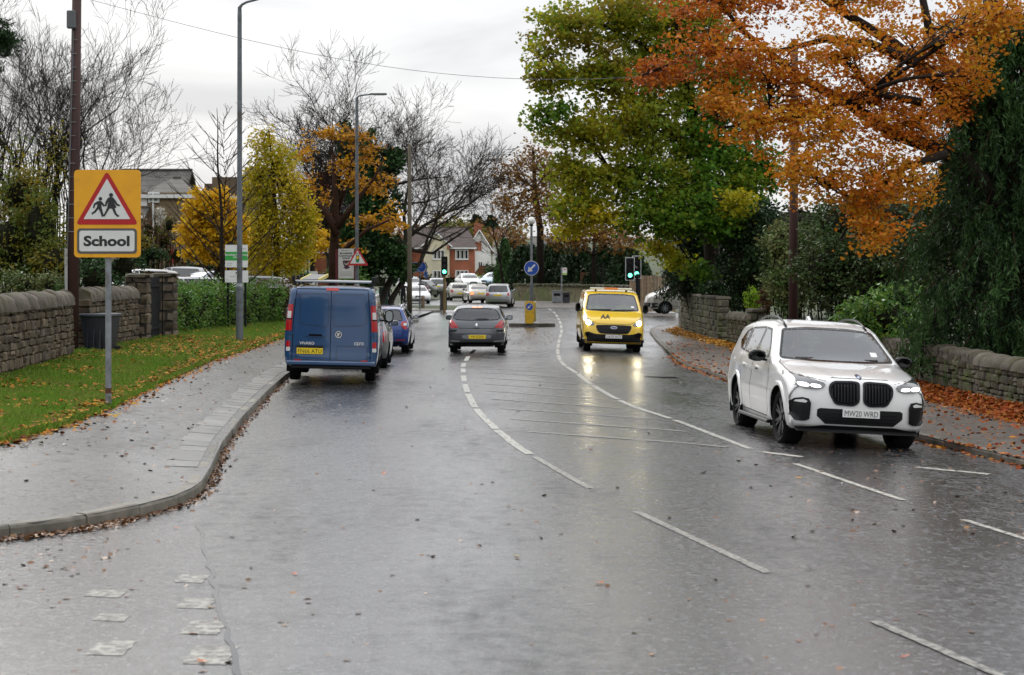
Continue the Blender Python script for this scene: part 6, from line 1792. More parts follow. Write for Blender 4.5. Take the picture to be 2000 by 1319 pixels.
mb = MB(); mb.bbox((0, 0, .74), (.5, .12, 1.5), .01); props(mb.build('rendered_pier', mat('pale_render', (.45, .44, .41), rough=.8, var=.2, scale=4, dirt=(.2, .2, .16), dscale=3), None, loc=(xwr(81.2) - .02, 81.4, .02)), 'pale rendered pier at the end of the tall mossy wall', 'pier')
# wall along the far bend
m_farwall = mat('far_wall_stone', (.15, .135, .075), rough=.9, var=.75, scale=3.2, bump=.9, bscale=6, bdist=.08, dirt=(.12, .14, .05), dscale=.7, det=8)
fw = empty('bend_wall', (0, 148, 0), 0, 'long low mossy wall round the far bend behind the bus stop', 'wall')
P = [Wp(1003, 570, 152), Wp(1040, 572, 150), Wp(1100, 574, 146), Wp(1160, 577, 140), Wp(1245, 582, 130)]
mb = MB(); vs = []
for p in P:
    for (dy, z) in ((0, -.2), (0, 1.25), (.25, 1.36), (.5, 1.25), (.5, -.2)): vs.append((p.x, p.y + dy - 148, z))
mb.add(vs, [(5 * i + j, 5 * i + j + 1, 5 * i + j + 6, 5 * i + j + 5) for i in range(len(P) - 1) for j in range(4)]); mb.build('wall_face', m_farwall, fw)
for a, b in zip(P, P[1:]):
    n = int((b - a).length / .55)
    for k in range(n):
        q = a.lerp(b, (k + .5) / n); o = link_mesh('coping_stone', rs.choice(ST_R), fw, (q.x, q.y + .25 - 148, 1.36)); o.scale = (.5, .55, .2 * rs.uniform(.8, 1.3))
# far footway on the bend
o = sheet('footway_far', lambda d: -2.0, lambda d: 14, 126, 149, 12, 12, lambda x, d: .02 + .12 * smooth(-1, 0, d - interp([(-2, 147), (2, 143), (6, 137), (10, 131), (14, 126)], x) + 4), m_foot_r)
# ------------------------------------------------------------------ street furniture
m_galv = mat('galvanised_steel', (.22, .235, .25), rough=.5, metal=.35, var=.25, scale=6, dirt=(.12, .12, .11), dscale=4)
m_galv_d = mat('grey_painted_steel', (.12, .135, .15), rough=.5, metal=.2, var=.25, scale=5, dirt=(.08, .08, .07), dscale=3)
m_sy = mat('sign_yellow', (.78, .36, .008), rough=.38, var=.08, scale=4, dirt=(.50, .25, .03), dscale=5, dpos=(.6, .85))
m_sr = mat('sign_red', (.42, .008, .012), rough=.35, var=.08, scale=4)
m_sw = mat('sign_white', (.66, .66, .64), rough=.4, var=.06, scale=4, dirt=(.42, .42, .38), dscale=6, dpos=(.58, .85))
m_sk = mat('sign_black', (.014, .014, .016), rough=.45)
m_sb = mat('sign_blue', (.012, .07, .38), rough=.35)
m_sg = mat('sign_green', (.03, .30, .05), rough=.4)
def flat(name, poly, m, parent, y=0.0, t=.004):
    """a flat printed or cut-out shape facing the road (towards -y)"""
    mb = MB(); mb.prism(poly, lambda u, v: (u, y, v), lambda u, v: (u, y + t, v)); return mb.build(name, m, parent, fixn=True)
# --- school warning sign
S0 = 130.0; ds = F / S0
gx0 = (210 - 1000) / S0; gz0 = EYE - (787 - HZ) / S0
sg_ = empty('school_sign', (gx0, ds, gz0), 0, 'tall yellow school warning sign on grey post in the left-hand verge', 'sign')
def q(x, y): return ((x - 210) / S0, (787 - y) / S0)
def qz(zx, zy): return q(zx / 2.998, zy / 2.998)
mb = MB(); mb.tube([(0, .06, -.3), (0, .06, 3.42)], .046, 14); mb.build('post', m_galv, sg_, 40)
mb = MB(); mb.tube([(0, .06, .14), (0, .06, .22)], .0475, 14, False); mb.build('rust_patch', mat('rust', (.09, .035, .015), rough=.9, var=.3, scale=30), sg_)
x0, z0 = q(145, 503); x1, z1 = q(275, 332)
flat('backing_board', rrect(x0, z0, x1, z1, .06, 5), m_sy, sg_, -.012, .018)
for zz in (.3, 1.0):
    mb = MB(); mb.box((0, .045, z0 + zz), (.62, .03, .05)); mb.build('fixing_rail', m_galv_d, sg_)
flat('warning_triangle', rpoly([qz(627, 1000), qz(812, 1316), qz(444, 1316)], .07), m_sr, sg_, -.0165)
flat('triangle_centre', rpoly([qz(628, 1048), qz(764, 1284), qz(491, 1284)], .012), m_sw, sg_, -.0205)
girl = [(648, 1154), (664, 1157), (676, 1172), (690, 1194), (706, 1203), (701, 1210), (683, 1204), (668, 1184), (684, 1215), (673, 1221), (684, 1250), (701, 1266), (692, 1272), (673, 1257), (658, 1223), (642, 1223), (626, 1250), (614, 1270), (606, 1262), (619, 1240), (630, 1214), (637, 1180), (624, 1208), (614, 1209), (621, 1181), (634, 1160)]
boy = [(586, 1176), (599, 1181), (616, 1204), (610, 1212), (595, 1198), (597, 1217), (603, 1240), (609, 1268), (598, 1271), (588, 1241), (579, 1225), (560, 1246), (542, 1258), (537, 1248), (555, 1236), (570, 1212), (572, 1196), (560, 1201), (553, 1222), (546, 1218), (552, 1193), (572, 1180)]
for pl, hd, rr in ((girl, (652, 1143), 12), (boy, (590, 1165), 10.5)):
    flat('child_silhouette', [qz(*p) for p in pl], m_sk, sg_, -.0245)
    c = qz(*hd); flat('child_silhouette', disc(c[0], c[1], rr / 2.998 / S0, 16), m_sk, sg_, -.0247)
def q2(zx, zy): return q(zx / 2.868, 440 + zy / 2.868)
(a0, b0), (a1, b1) = q2(433, 160), q2(768, 18)
flat('name_plate_border', rrect(a0, b0, a1, b1, .05, 4), mat('sign_grey_border', (.09, .09, .085), rough=.6), sg_, -.0165)
flat('name_plate', rrect(a0 + .035, b0 + .035, a1 - .035, b1 - .035, .035, 4), m_sw, sg_, -.0205)
c = q2(600, 115)
t = text_obj('School', .205, m_sk, sg_, (c[0], -.0225, c[1]), bold=.008); t.scale.x = min(1.25, ((738 - 463) / 2.868 / S0) / max(.1, max(v.co.x for v in t.data.vertices) - min(v.co.x for v in t.data.vertices)))
# --- telegraph poles and cable
m_pole = mat('creosoted_pole', (.045, .016, .012), rough=.7, var=.35, scale=5, bump=.4, bscale=30, stretch=(1, 1, .15))
dp = 45.0; px_ = Wp(140, 690, dp)
tp = empty('telegraph_pole', (px_.x, dp, .4), 0, 'tall brown telegraph pole beside the school sign on the left', 'pole')
topx = Wp(151, 0, dp).x - px_.x
mb = MB(); mb.tube([(0, 0, -.3), (topx * .5, 0, 4.6), (topx, 0, 9.2)], [.155, .13, .105], 12); mb.build('pole_shaft', m_pole, tp, True)
mb = MB(); mb.bbox((-.10, -.13, 1.25), (.07, .05, 2.5), .015); mb.build('cable_guard', mat('guard_grey', (.36, .36, .34), rough=.6, var=.2, scale=6, dirt=(.15, .14, .12), dscale=6), tp)
mb = MB(); mb.tube([(-.07, -.14, 2.5), (topx * .8 - .03, -.12, 7.6)], .012, 5); mb.build('riser_cable', m_galv_d, tp)
for k in range(16):
    z = 2.9 + k * .32; mb = MB(); mb.box((topx * z / 9.2 - .02, -.135, z), (.13, .02, .014)); mb.build('cable_clip', m_galv, tp)
mb = MB(); mb.bbox((topx - .1, -.17, 7.85), (.20, .14, .42), .02); mb.build('junction_box', mat('box_grey', (.10, .105, .11), rough=.6), tp)
mb = MB(); mb.tube([(topx - .22, 0, 8.42), (topx + .22, 0, 8.42)], .018, 6); mb.build('step_bar', m_iron, tp)
d2 = 54.0; p2 = Wp(1549, 620, d2)
tp2 = empty('telegraph_pole', (p2.x, d2, .3), 0, 'dark brown telegraph pole behind the white SUV under the beech', 'pole')
mb = MB(); mb.tube([(0, 0, -.3), (.02, 0, 4.4), (.04, 0, 8.6)], [.14, .12, .10], 12); mb.build('pole_shaft', m_pole, tp2, True)
a = Vector((px_.x + topx, dp, .4 + 8.42)); b = Vector((p2.x + .04, d2, 8.3)); P = [a.lerp(b, k / 24) - Vector((0, 0, 1.15 * sin(pi * k / 24))) for k in range(25)]
mb = MB(); mb.tube([p - a for p in P], .006, 5); props(mb.build('overhead_cable', m_galv_d, None, loc=a), 'thin overhead cable slung across the road from the telegraph pole', 'cable')
# --- lamp columns
def lamp(name, label, px, pbase, d, z0, h, arm, headm, r=.085, group='street lamps', rise=.25):
    p = Wp(px, pbase, d); rt = empty(name, (p.x, d, z0), 0, label, 'street lamp', group)
    mb = MB(); mb.tube([(0, 0, -.2), (0, 0, 1.55)], .105, 14); mb.build('base_column', m_galv_d, rt, 40)
    mb = MB(); mb.lathe([(.105, 1.55), (.112, 1.58), (.112, 1.63), (r, 1.7)], 14); mb.build('collar', m_galv, rt, 40)
    mb = MB(); mb.tube([(0, 0, 1.5), (0, 0, h - .35)], [r, r * .78], 12); mb.build('column', m_galv_d, rt, 40)
    mb = MB()
    if arm > 0:
        mb.tube([(0, 0, h - .4), (0, 0, h - .12), (.07, 0, h - .03), (.2, 0, h + rise * .15), (arm, 0, h + rise)], [r * .8, r * .7, .04, .036, .034], 8); mb.build('outreach_arm', m_galv_d, rt, 50)
        mb = MB(); mb.bbox((arm + .3, 0, h + rise + .01), (.72, .26, .07), .03); o = mb.build('lantern', headm, rt, 40)
        mb = MB(); mb.bbox((arm + .33, 0, h + rise - .03), (.5, .2, .02), .008); mb.build('lens', m_clear, rt)
    return rt
lamp('street_lamp', 'tall grey lamp column in front of the clipped hedge', 468, 675, 55, .33, 9.72, 1.0, m_galv_d, .082)
lamp('street_lamp', 'grey lamp column carrying the traffic light warning triangle', 697, 640, 82, .15, 9.75, .62, m_galv_d, .08, rise=.05)
pp = Wp(800, 612, 106); op = empty('old_lamp_post', (pp.x, 106, .1), 0, 'thin brown post with small bracket in front of the brick house', 'pole')
m_olive = mat('old_post_paint', (.075, .06, .035), rough=.7, var=.3, scale=5)
mb = MB(); mb.tube([(0, 0, -.1), (0, 0, 2.2), (0, 0, 9.3)], [.15, .13, .09], 10); mb.build('post_shaft', m_olive, op, True)
mb = MB(); mb.tube([(0, 0, 9.25), (.2, 0, 9.5), (.45, 0, 9.5)], .03, 6); mb.bbox((.3, 0, 9.55), (.45, .15, .06), .02); mb.build('bracket', m_galv, op)
# warning triangle on the second lamp
wl_ = bpy.data.objects['street_lamp.001']
s2 = F / 82.0
wt = empty('traffic_light_warning_sign', (wl_.location.x, 81.85, .15), 0, 'red triangle warning of traffic lights on the lamp column', 'sign')
def q3(x, y): return ((x - 697) / s2, (EYE - .15) - (y - HZ) / s2)
flat('warning_triangle', rpoly([q3(699, 484), q3(720, 519), q3(679, 519)], .05), m_sr, wt, -.03, .02)
flat('triangle_centre', rpoly([q3(699, 489.5), q3(714, 515), q3(684.5, 515)], .02), m_sw, wt, -.036)
flat('signal_symbol', rrect(*q3(695.8, 513), *q3(702.4, 493.5), .06, 4), m_sk, wt, -.041)
for yy, mm in ((497, mat('sign_dull_red', (.5, .45, .38), rough=.4)), (503.5, mat('sign_amber', (.75, .45, .02), rough=.4)), (509.5, mat('sign_lamp_green', (.01, .22, .09), rough=.4))):
    c = q3(699.1, yy); flat('signal_symbol', disc(c[0], c[1], .062, 16), mm, wt, -.046)
# --- island: globe lamp, keep-left disc and bollard
ip = Wp(1038, 636, 84.4)
gl = empty('globe_lamp', (ip.x, 84.4, .11), 0, 'white globe lamp on grey post standing on the traffic island', 'lamp')
mb = MB(); mb.tube([(0, 0, -.1), (0, 0, 1.75)], .085, 12); mb.build('base_column', m_galv_d, gl, 40)
mb = MB(); mb.tube([(0, 0, 1.7), (0, 0, 4.3)], .052, 10); mb.build('column', m_galv, gl, 40)
mb = MB(); mb.lathe([(.06, 4.26), (.09, 4.30), (.07, 4.36)], 12); mb.build('collar', m_iron, gl)
mb = MB(); mb.lathe([(.001, 4.335)] + [(.165 * sin(pi * k / 12), 4.50 - .165 * cos(pi * k / 12)) for k in range(1, 12)] + [(.001, 4.665)], 20); mb.build('globe', mat('opal_globe', (.8, .79, .75), rough=.25), gl, True)
kl = empty('keep_left_sign', (ip.x, 84.28, .11), 0, 'round blue keep left sign on the globe lamp post', 'sign')
def arrow(cx, cz, s, ang=radians(225)):
    base = [(-.42, -.075), (.08, -.075), (.08, -.26), (.46, 0), (.08, .26), (.08, .075), (-.42, .075)]
    return [(cx + s * (x * cos(ang) - y * sin(ang)), cz + s * (x * sin(ang) + y * cos(ang))) for x, y in base]
zc = EYE - (524 - HZ) * 84.3 / F - .11
flat('sign_rim', disc(0, zc, .325, 32), m_sw, kl, -.02, .02); flat('sign_disc', disc(0, zc, .30, 32), m_sb, kl, -.025); flat('arrow', arrow(0, zc, .52), m_sw, kl, -.03)
bo = empty('island_bollard', (Wp(1034, 634, 83.8).x, 83.8, .11), 0, 'yellow keep left bollard at the nose of the traffic island', 'bollard')
m_bol = mat('bollard_yellow', (.72, .42, .008), rough=.4, var=.12, scale=6, dirt=(.45, .30, .05), dscale=5)
mb = MB(); mb.prism(rrect(-.20, 0, .20, .98, .1, 5), lambda u, v: (u, -.14, v), lambda u, v: (u, .14, v)); mb.build('bollard_body', m_bol, bo, 40, fixn=True)
mb = MB(); mb.bbox((.16, .16, .52), (.28, .12, .88), .03); mb.build('back_shell', mat('bollard_pale', (.55, .47, .2), rough=.45, var=.15, scale=5), bo)
flat('sign_rim', disc(0, .74, .16, 24), m_sw, bo, -.146); flat('sign_disc', disc(0, .74, .15, 24), m_sb, bo, -.151); flat('arrow', arrow(0, .74, .24), m_sw, bo, -.156)
# --- traffic signals
m_green = mat('lit_green_signal', (.1, .8, .55), rough=.3, emit=(.12, 1, .62), es=4.5)
m_lens = mat('dark_signal_lens', (.02, .012, .012), rough=.3)
def signal(name, label, px, ptop, d, z0, hw, backing, pole_dx=0.0, pole_m=None, hpx=37):
    p = Wp(px, ptop, d); rt = empty(name, (p.x, d, z0), 0, label, 'traffic light', 'traffic lights at the junction')
    zt = p.z - z0; zb = zt - 1.08
    mb = MB(); mb.tube([(pole_dx, .12, -.1), (pole_dx, .12, zt - (.1 if pole_dx == 0 else .8))], .075, 10); mb.build('pole', pole_m or m_iron, rt, 40)
    if pole_dx:
        for z in (zb + .1, zt - .25):
            mb = MB(); mb.tube([(pole_dx, .12, z - .25), (0, .1, z)], .04, 6); mb.build('bracket_arm', m_galv_d, rt)
    mb = MB(); mb.bbox((0, 0, (zt + zb) / 2), (.36, .2, 1.08), .04); mb.build('signal_housing', m_iron, rt)
    if backing:
        flat('backing_edge', rrect(-.24, zb - .07, .24, zt + .06, .03, 3), m_sw, rt, .02, .02); flat('backing_board', rrect(-.21, zb - .04, .21, zt + .03, .03, 3), m_sk, rt, .012, .006)
    for k, mm in enumerate((m_lens, m_lens, m_green)):
        z = zt - .2 - .34 * k
        flat('signal_lens', disc(0, z, .105, 20), mm, rt, -.108, .01)
        mb = MB(); n = 12; vs = []
        for j in range(n + 1):
            a = radians(-20) + radians(220) * j / n
            for y in (-.11, -.28): vs.append((.12 * cos(a), y, z + .12 * sin(a)))
        mb.add(vs, [(2 * j, 2 * j + 1, 2 * j + 3, 2 * j + 2) for j in range(n)]); mb.build('visor', m_iron, rt)
    return rt
m_ochre = mat('ochre_pole', (.16, .11, .03), rough=.6, var=.3, scale=5)
signal('traffic_light', 'black traffic light showing green in front of the brick house', 868, 501, 110, .1, .36, False, 0, m_ochre)
signal('traffic_light', 'left of two traffic lights on green beyond the yellow van', 1230.5, 505, 100, .1, .36, True, .38)
signal('traffic_light', 'right of two traffic lights on green beyond the yellow van', 1243.5, 502, 101, .1, .36, True, .12)
# --- blue direction sign
db = 114.0; sb_ = F / db; pb = Wp(820, 606, db)
bs_ = empty('direction_sign', (pb.x, db, .1), 0, 'blue arrow shaped direction sign on a thin post', 'sign')
def q4(x, y): return ((x - 820) / sb_, (EYE - .1) - (y - HZ) / sb_)
mb = MB(); mb.tube([(0, .05, -.1), (0, .05, q4(820, 515)[1])], .04, 8); mb.build('post', m_galv_d, bs_)
A_ = [q4(800.5, 512.5), q4(831, 512.5), q4(836, 522), q4(831, 531.5), q4(800.5, 531.5)]
flat('sign_border', A_, m_sw, bs_, -.03, .03)
flat('sign_face', [q4(801.3, 513.3), q4(828, 513.3), q4(832.5, 522), q4(828, 530.7), q4(801.3, 530.7)], m_sb, bs_, -.036)
flat('sign_tip', [q4(829.5, 512.8), q4(831.2, 512.8), q4(835.8, 522), q4(831.2, 531.2), q4(829.5, 531.2), q4(834, 522)], m_sk, bs_, -.038)
m_pale = mat('sign_pale_blue', (.35, .42, .62), rough=.4)
for (xa, xb, yy) in ((806, 814, 516), (816, 824, 516), (803, 819, 519), (820.5, 826, 519), (805, 812, 522.5), (813, 825, 522.5)):
    flat('lettering', [q4(xa, yy + .55), q4(xb, yy + .55), q4(xb, yy - .55), q4(xa, yy - .55)], m_pale, bs_, -.041)
flat('pictogram', [q4(810.3, 529.5), q4(812.6, 529.5), q4(812.3, 526), q4(810.8, 526)], m_pale, bs_, -.041); flat('pictogram', [q4(815, 529), q4(820, 529), q4(819, 526.5), q4(816, 526.5)], m_pale, bs_, -.041)
# --- school boards
dm = 84.0; sm_ = F / dm; pm_ = Wp(676, 545, dm)
m_maroon = mat('maroon_post', (.11, .008, .014), rough=.5, var=.15, scale=5)
sb2 = empty('school_welcome_board', (pm_.x, dm, .4), 0, 'white school welcome board with dark crest on maroon posts', 'sign')
def q5(x, y): return ((x - 676) / sm_, (EYE - .4) - (y - HZ) / sm_)
flat('board', [q5(661, 544), q5(692, 544), q5(692, 486), q5(661, 486)], m_sw, sb2, -.03, .05)
for x in (658, 694):
    u, v = q5(x, 487); mb = MB(); mb.box((u, 0, v / 2 - .15), (.12, .12, v + .3)); mb.build('post', m_maroon, sb2)
for (tx, yy, sz, bd) in (('Welcome to', 490.5, .085, .0), ('Brookfield', 496.5, .125, .003), ('Community', 501.5, .125, .003), ('School', 506, .125, .003)):
    c = q5(676, yy); text_obj(tx, sz, m_sk, sb2, (c[0], -.036, c[1]), bold=bd)
flat('crest', [q5(669.5, 509), q5(684, 509), q5(683.5, 517), q5(681, 521), q5(684.5, 523), q5(676.5, 526), q5(670.5, 523), q5(673, 521), q5(670.3, 516)], mat('crest_plum', (.06, .008, .03), rough=.4), sb2, -.036)
flat('crest_device', [q5(671.5, 512), q5(676, 516), q5(682, 511), q5(680, 517.5), q5(674, 518)], mat('crest_pale', (.4, .42, .36), rough=.4), sb2, -.04)
for yy in (531, 533.5, 536, 538.5):
    flat('lettering', [q5(664, yy + .35), q5(688, yy + .35), q5(688, yy - .35), q5(664, yy - .35)], mat('print_grey', (.4, .4, .4), rough=.5), sb2, -.036)
sb3 = empty('school_direction_board', (Wp(462, 545, 66).x, 66.0, 1.0), 0, 'white board with green band naming the school above the clipped hedge', 'sign')
s6 = F / 66.0
def q6(x, y): return ((x - 462) / s6, (EYE - 1.0) - (y - HZ) / s6)
flat('board', [q6(440, 522.5), q6(484, 522.5), q6(484, 478.5), q6(440, 478.5)], m_sw, sb3, -.03, .04); flat('green_band', [q6(440.2, 509), q6(483.8, 509), q6(483.8, 492), q6(440.2, 492)], m_sg, sb3, -.034)
flat('lower_board', [q6(439.5, 552), q6(485, 552), q6(485, 528.5), q6(439.5, 528.5)], m_sw, sb3, -.03, .04)
for x in (445, 479):
    mb = MB(); mb.box((q6(x, 500)[0], .03, .0), (.07, .05, 3.2)); mb.build('post', m_iron, sb3)
for (tx, yy) in (('Brookfield Community', 499.5), ('School', 504)):
    c = q6(462, yy); t = text_obj(tx, .085, m_sw, sb3, (c[0], -.036, c[1]), bold=.002)
flat('arrow', [q6(461, 535), q6(462.2, 535), q6(462.2, 533.3), q6(463.4, 533.3), q6(461.6, 530.8), q6(459.8, 533.3), q6(461, 533.3)], m_sk, sb3, -.036)
c = q6(468, 484.5); 
for (xa, xb, yy) in ((462, 481, 486), (443, 454, 514), (443, 448, 518), (449, 452, 518), (450, 460, 540)):
    flat('lettering', [q6(xa, yy + .6), q6(xb, yy + .6), q6(xb, yy - .6), q6(xa, yy - .6)], MATS['print_grey'], sb3, -.036)
wb = empty('notice_board', (Wp(613, 545, 97).x, 97, .4), 0, 'blank white panel on a maroon post in front of the school', 'sign'); s7 = F / 97
mb = MB(); mb.box((0, 0, 1.3), (.42, .05, 1.4)); mb.build('panel', m_sw, wb); mb = MB(); mb.box((.25, .02, 1.0), (.09, .1, 2.1)); mb.build('post', m_maroon, wb)
lp = empty('black_lamp_post', (Wp(601, 545, 95).x, 95, .4), 0, 'thin black post beside the white notice panel', 'pole')
mb = MB(); mb.tube([(0, 0, -.1), (0, 0, 4.3)], [.05, .035], 8); mb.build('post_shaft', m_iron, lp); mb = MB(); mb.tube([(0, 0, 4.3), (-.15, 0, 4.55), (-.4, 0, 4.6)], .03, 6); mb.build('lamp_arm', m_iron, lp)
# --- wheelie bin
wbx = Wp(196, 690, 45.6)
wh = empty('wheelie_bin', (wbx.x, 45.6, .40), radians(-14), 'dark grey wheelie bin against the garden wall', 'bin')
m_bin = mat('bin_plastic', (.022, .024, .032), rough=.42, var=.15, scale=6, dirt=(.06, .06, .065), dscale=5, dpos=(.6, .8))
mb = MB(); b0_, b1_ = (.26, .27), (.34, .36)
vs = [(sx * w, sy * d, z) for z, (w, d) in ((.06, b0_), (.9, b1_)) for sx, sy in ((-1, -1), (1, -1), (1, 1), (-1, 1))]
mb.add(vs, [(0, 3, 2, 1), (0, 1, 5, 4), (1, 2, 6, 5), (2, 3, 7, 6), (3, 0, 4, 7)]); mb.build('bin_body', m_bin, wh)
for sx in (-.16, 0, .16):
    mb = MB(); mb.box((sx, -.325, .48), (.03, .03, .8), rot=Matrix.Rotation(radians(-6), 3, 'X')); mb.build('rib', m_bin, wh)
mb = MB(); mb.bbox((0, -.01, .935), (.74, .80, .08), .03); mb.build('lid', mat('bin_lid', (.05, .055, .065), rough=.4, var=.15, scale=6), wh)
mb = MB(); mb.tube([(-.3, .42, .9), (.3, .42, .9)], .02, 8); mb.build('handle', m_bin, wh)
for sx in (-.33, .33):
    mb = MB(); mb.lathe([(.02, -.03), (.1, -.03), (.1, .03), (.02, .03)], 16, (sx, .27, .10), 'X'); mb.build('wheel', m_tyre, wh)
# --- bus stop, bins and small things in the distance
bp_ = Wp(1097, 580, 138); bu = empty('bus_stop', (bp_.x, 138, .12), 0, 'bus stop flag on a thin post by the far wall', 'bus stop'); s8 = F / 138
mb = MB(); mb.tube([(0, 0, -.1), (0, 0, 2.6)], .05, 8); mb.build('post', m_galv, bu)
mb = MB(); mb.box((.22, -.03, 2.3), (.32, .03, .52)); mb.build('flag', m_sw, bu); mb = MB(); mb.box((.22, -.05, 2.12), (.32, .02, .12)); mb.build('flag_band', mat('flag_green', (.35, .5, .1), rough=.5), bu); mb = MB(); mb.box((.22, -.05, 2.44), (.16, .02, .06)); mb.build('flag_band', m_sr, bu)
for (px, w, h, mm, lab) in ((1088, .7, .85, m_galv, 'pale grey street bin left of the bus stop post'), (1106, .5, .72, m_bin, 'black street bin right of the bus stop post')):
    p = Wp(px, 578, 139); rt = empty('street_bin', (p.x, 139.2, .12), 0, lab, 'bin'); mb = MB(); mb.bbox((0, 0, h / 2), (w, .5, h), .05); mb.build('bin_body', mm, rt); mb = MB(); mb.bbox((0, -.22, h * .72), (w * .7, .1, h * .25), .03); mb.build('opening', m_iron, rt); mb = MB(); mb.bbox((0, 0, h + .02), (w * 1.05, .55, .06), .02); mb.build('lid', mm, rt)
gtb = empty('timber_gate', (Wp(1158, 550, 152).x, 152, .4), 0, 'brown timber gate among the far yews', 'gate')
m_timb = mat('brown_timber', rnd=[(.13, .06, .03), (.16, .075, .035), (.11, .05, .025)], rough=.8, var=.3, scale=4)
for k in range(8):
    mb = MB(); mb.box((-.9 + k * .24, 0, .95), (.22, .05, 2.0)); mb.build('board', m_timb, gtb)
nb = empty('white_notice', (Wp(1172, 545, 150).x, 150, .4), 0, 'white notice board by the brown timber gate', 'sign'); mb = MB(); mb.box((0, 0, 1.6), (.62, .05, .62)); mb.build('board', m_sw, nb); mb = MB(); mb.box((0, .05, .8), (.08, .08, 1.8)); mb.build('post', m_iron, nb)
dpn = Wp(1176, 580, 147); dk = empty('dark_post', (dpn.x, 147, .1), 0, 'thin dark post in front of the white notice', 'pole'); mb = MB(); mb.tube([(0, 0, -.1), (0, 0, 2.9)], .08, 8); mb.build('post_shaft', m_iron, dk)
tf = empty('timber_fence', (Wp(1272, 600, 112).x, 112, .1), 0, 'vertical board timber fence behind the right-hand traffic lights', 'fence')
m_fen = mat('weathered_boards', rnd=[(.20, .14, .09), (.26, .18, .11), (.16, .11, .07)], rough=.8, var=.3, scale=4)
for k in range(16):
    mb = MB(); mb.box((-1.2 + k * .17, .03 * (k % 2), 1.0), (.15, .03, 2.1)); mb.build('board', m_fen, tf)
for (px, w, dd, h, d, mm, lab, nm) in ((749, .5, .4, 1.35, 112, mat('cabinet_green', (.012, .045, .03), rough=.45), 'dark green utility cabinet beyond the blue estate car', 'utility_cabinet'),
                                   (763, .45, .35, .62, 116, mat('cabinet_grey', (.16, .165, .17), rough=.6), 'low grey utility cabinet beside the white gate', 'utility_cabinet')):
    p = Wp(px, 590, d); rt = empty(nm, (p.x, d, .1), 0, lab, 'cabinet'); mb = MB(); mb.bbox((0, 0, h / 2), (w, dd, h), .02); mb.build('cabinet_body', mm, rt); mb = MB(); mb.bbox((0, 0, h + .02), (w + .06, dd + .06, .05), .01); mb.build('lid', mm, rt)
    mb = MB(); mb.box((0, -dd / 2 - .004, h / 2), (.012, .01, h * .9)); mb.build('door_gap', m_seam, rt)
p = Wp(754, 590, 113); ob = empty('orange_marker', (p.x, 113, .1), 0, 'orange and white marker post beside the green cabinet', 'marker'); mb = MB(); mb.bbox((0, 0, .55), (.14, .08, 1.1), .02); mb.build('marker_body', mat('marker_orange', (.6, .12, .04), rough=.5), ob)
p = Wp(760, 590, 120); wn_ = empty('warden_sign', (p.x, 120, .1), 0, 'white rounded sign with yellow disc on a short post', 'sign'); mb = MB(); mb.tube([(0, 0, -.1), (0, 0, 1.5)], .04, 6); mb.build('post', m_iron, wn_); flat('board', rrect(-.22, 1.25, .22, 1.85, .1, 4), m_sw, wn_, -.06, .03); flat('disc', disc(0, 1.5, .14, 16), mat('disc_yellow', (.6, .5, .1), rough=.5), wn_, -.068)
p = Wp(774, 588, 122); wg = empty('white_gate', (p.x, 122, .1), 0, 'white railings of a gate beside the walking woman', 'gate')
for k in range(7):
    mb = MB(); mb.tube([(-.3 + k * .1, 0, 0), (-.3 + k * .1, 0, .95)], .018, 5); mb.build('rail_upright', m_sw, wg)
for z in (.1, .9):
    mb = MB(); mb.box((0, 0, z), (.66, .04, .05)); mb.build('rail', m_sw, wg)
p = Wp(866, 607, 113); lw = empty('signal_cabinet', (p.x, 113, .1), radians(8), 'dark brown low board under the black traffic light', 'board'); mb = MB(); mb.bbox((0, 0, .56), (.42, .1, 1.08), .02); mb.build('board', mat('dark_board', (.03, .022, .018), rough=.6), lw); mb = MB(); mb.box((-.17, -.06, .5), (.03, .02, .8)); mb.build('edge_strip', m_galv, lw)
p = Wp(826, 602, 121); wp_ = empty('wooden_bollard', (p.x, 121, .1), 0, 'short wooden bollard in front of the white parked car', 'bollard'); mb = MB(); mb.lathe([(.12, 0), (.12, .62), (.08, .72), (.001, .74)], 10); mb.build('bollard_post', m_fen, wp_)
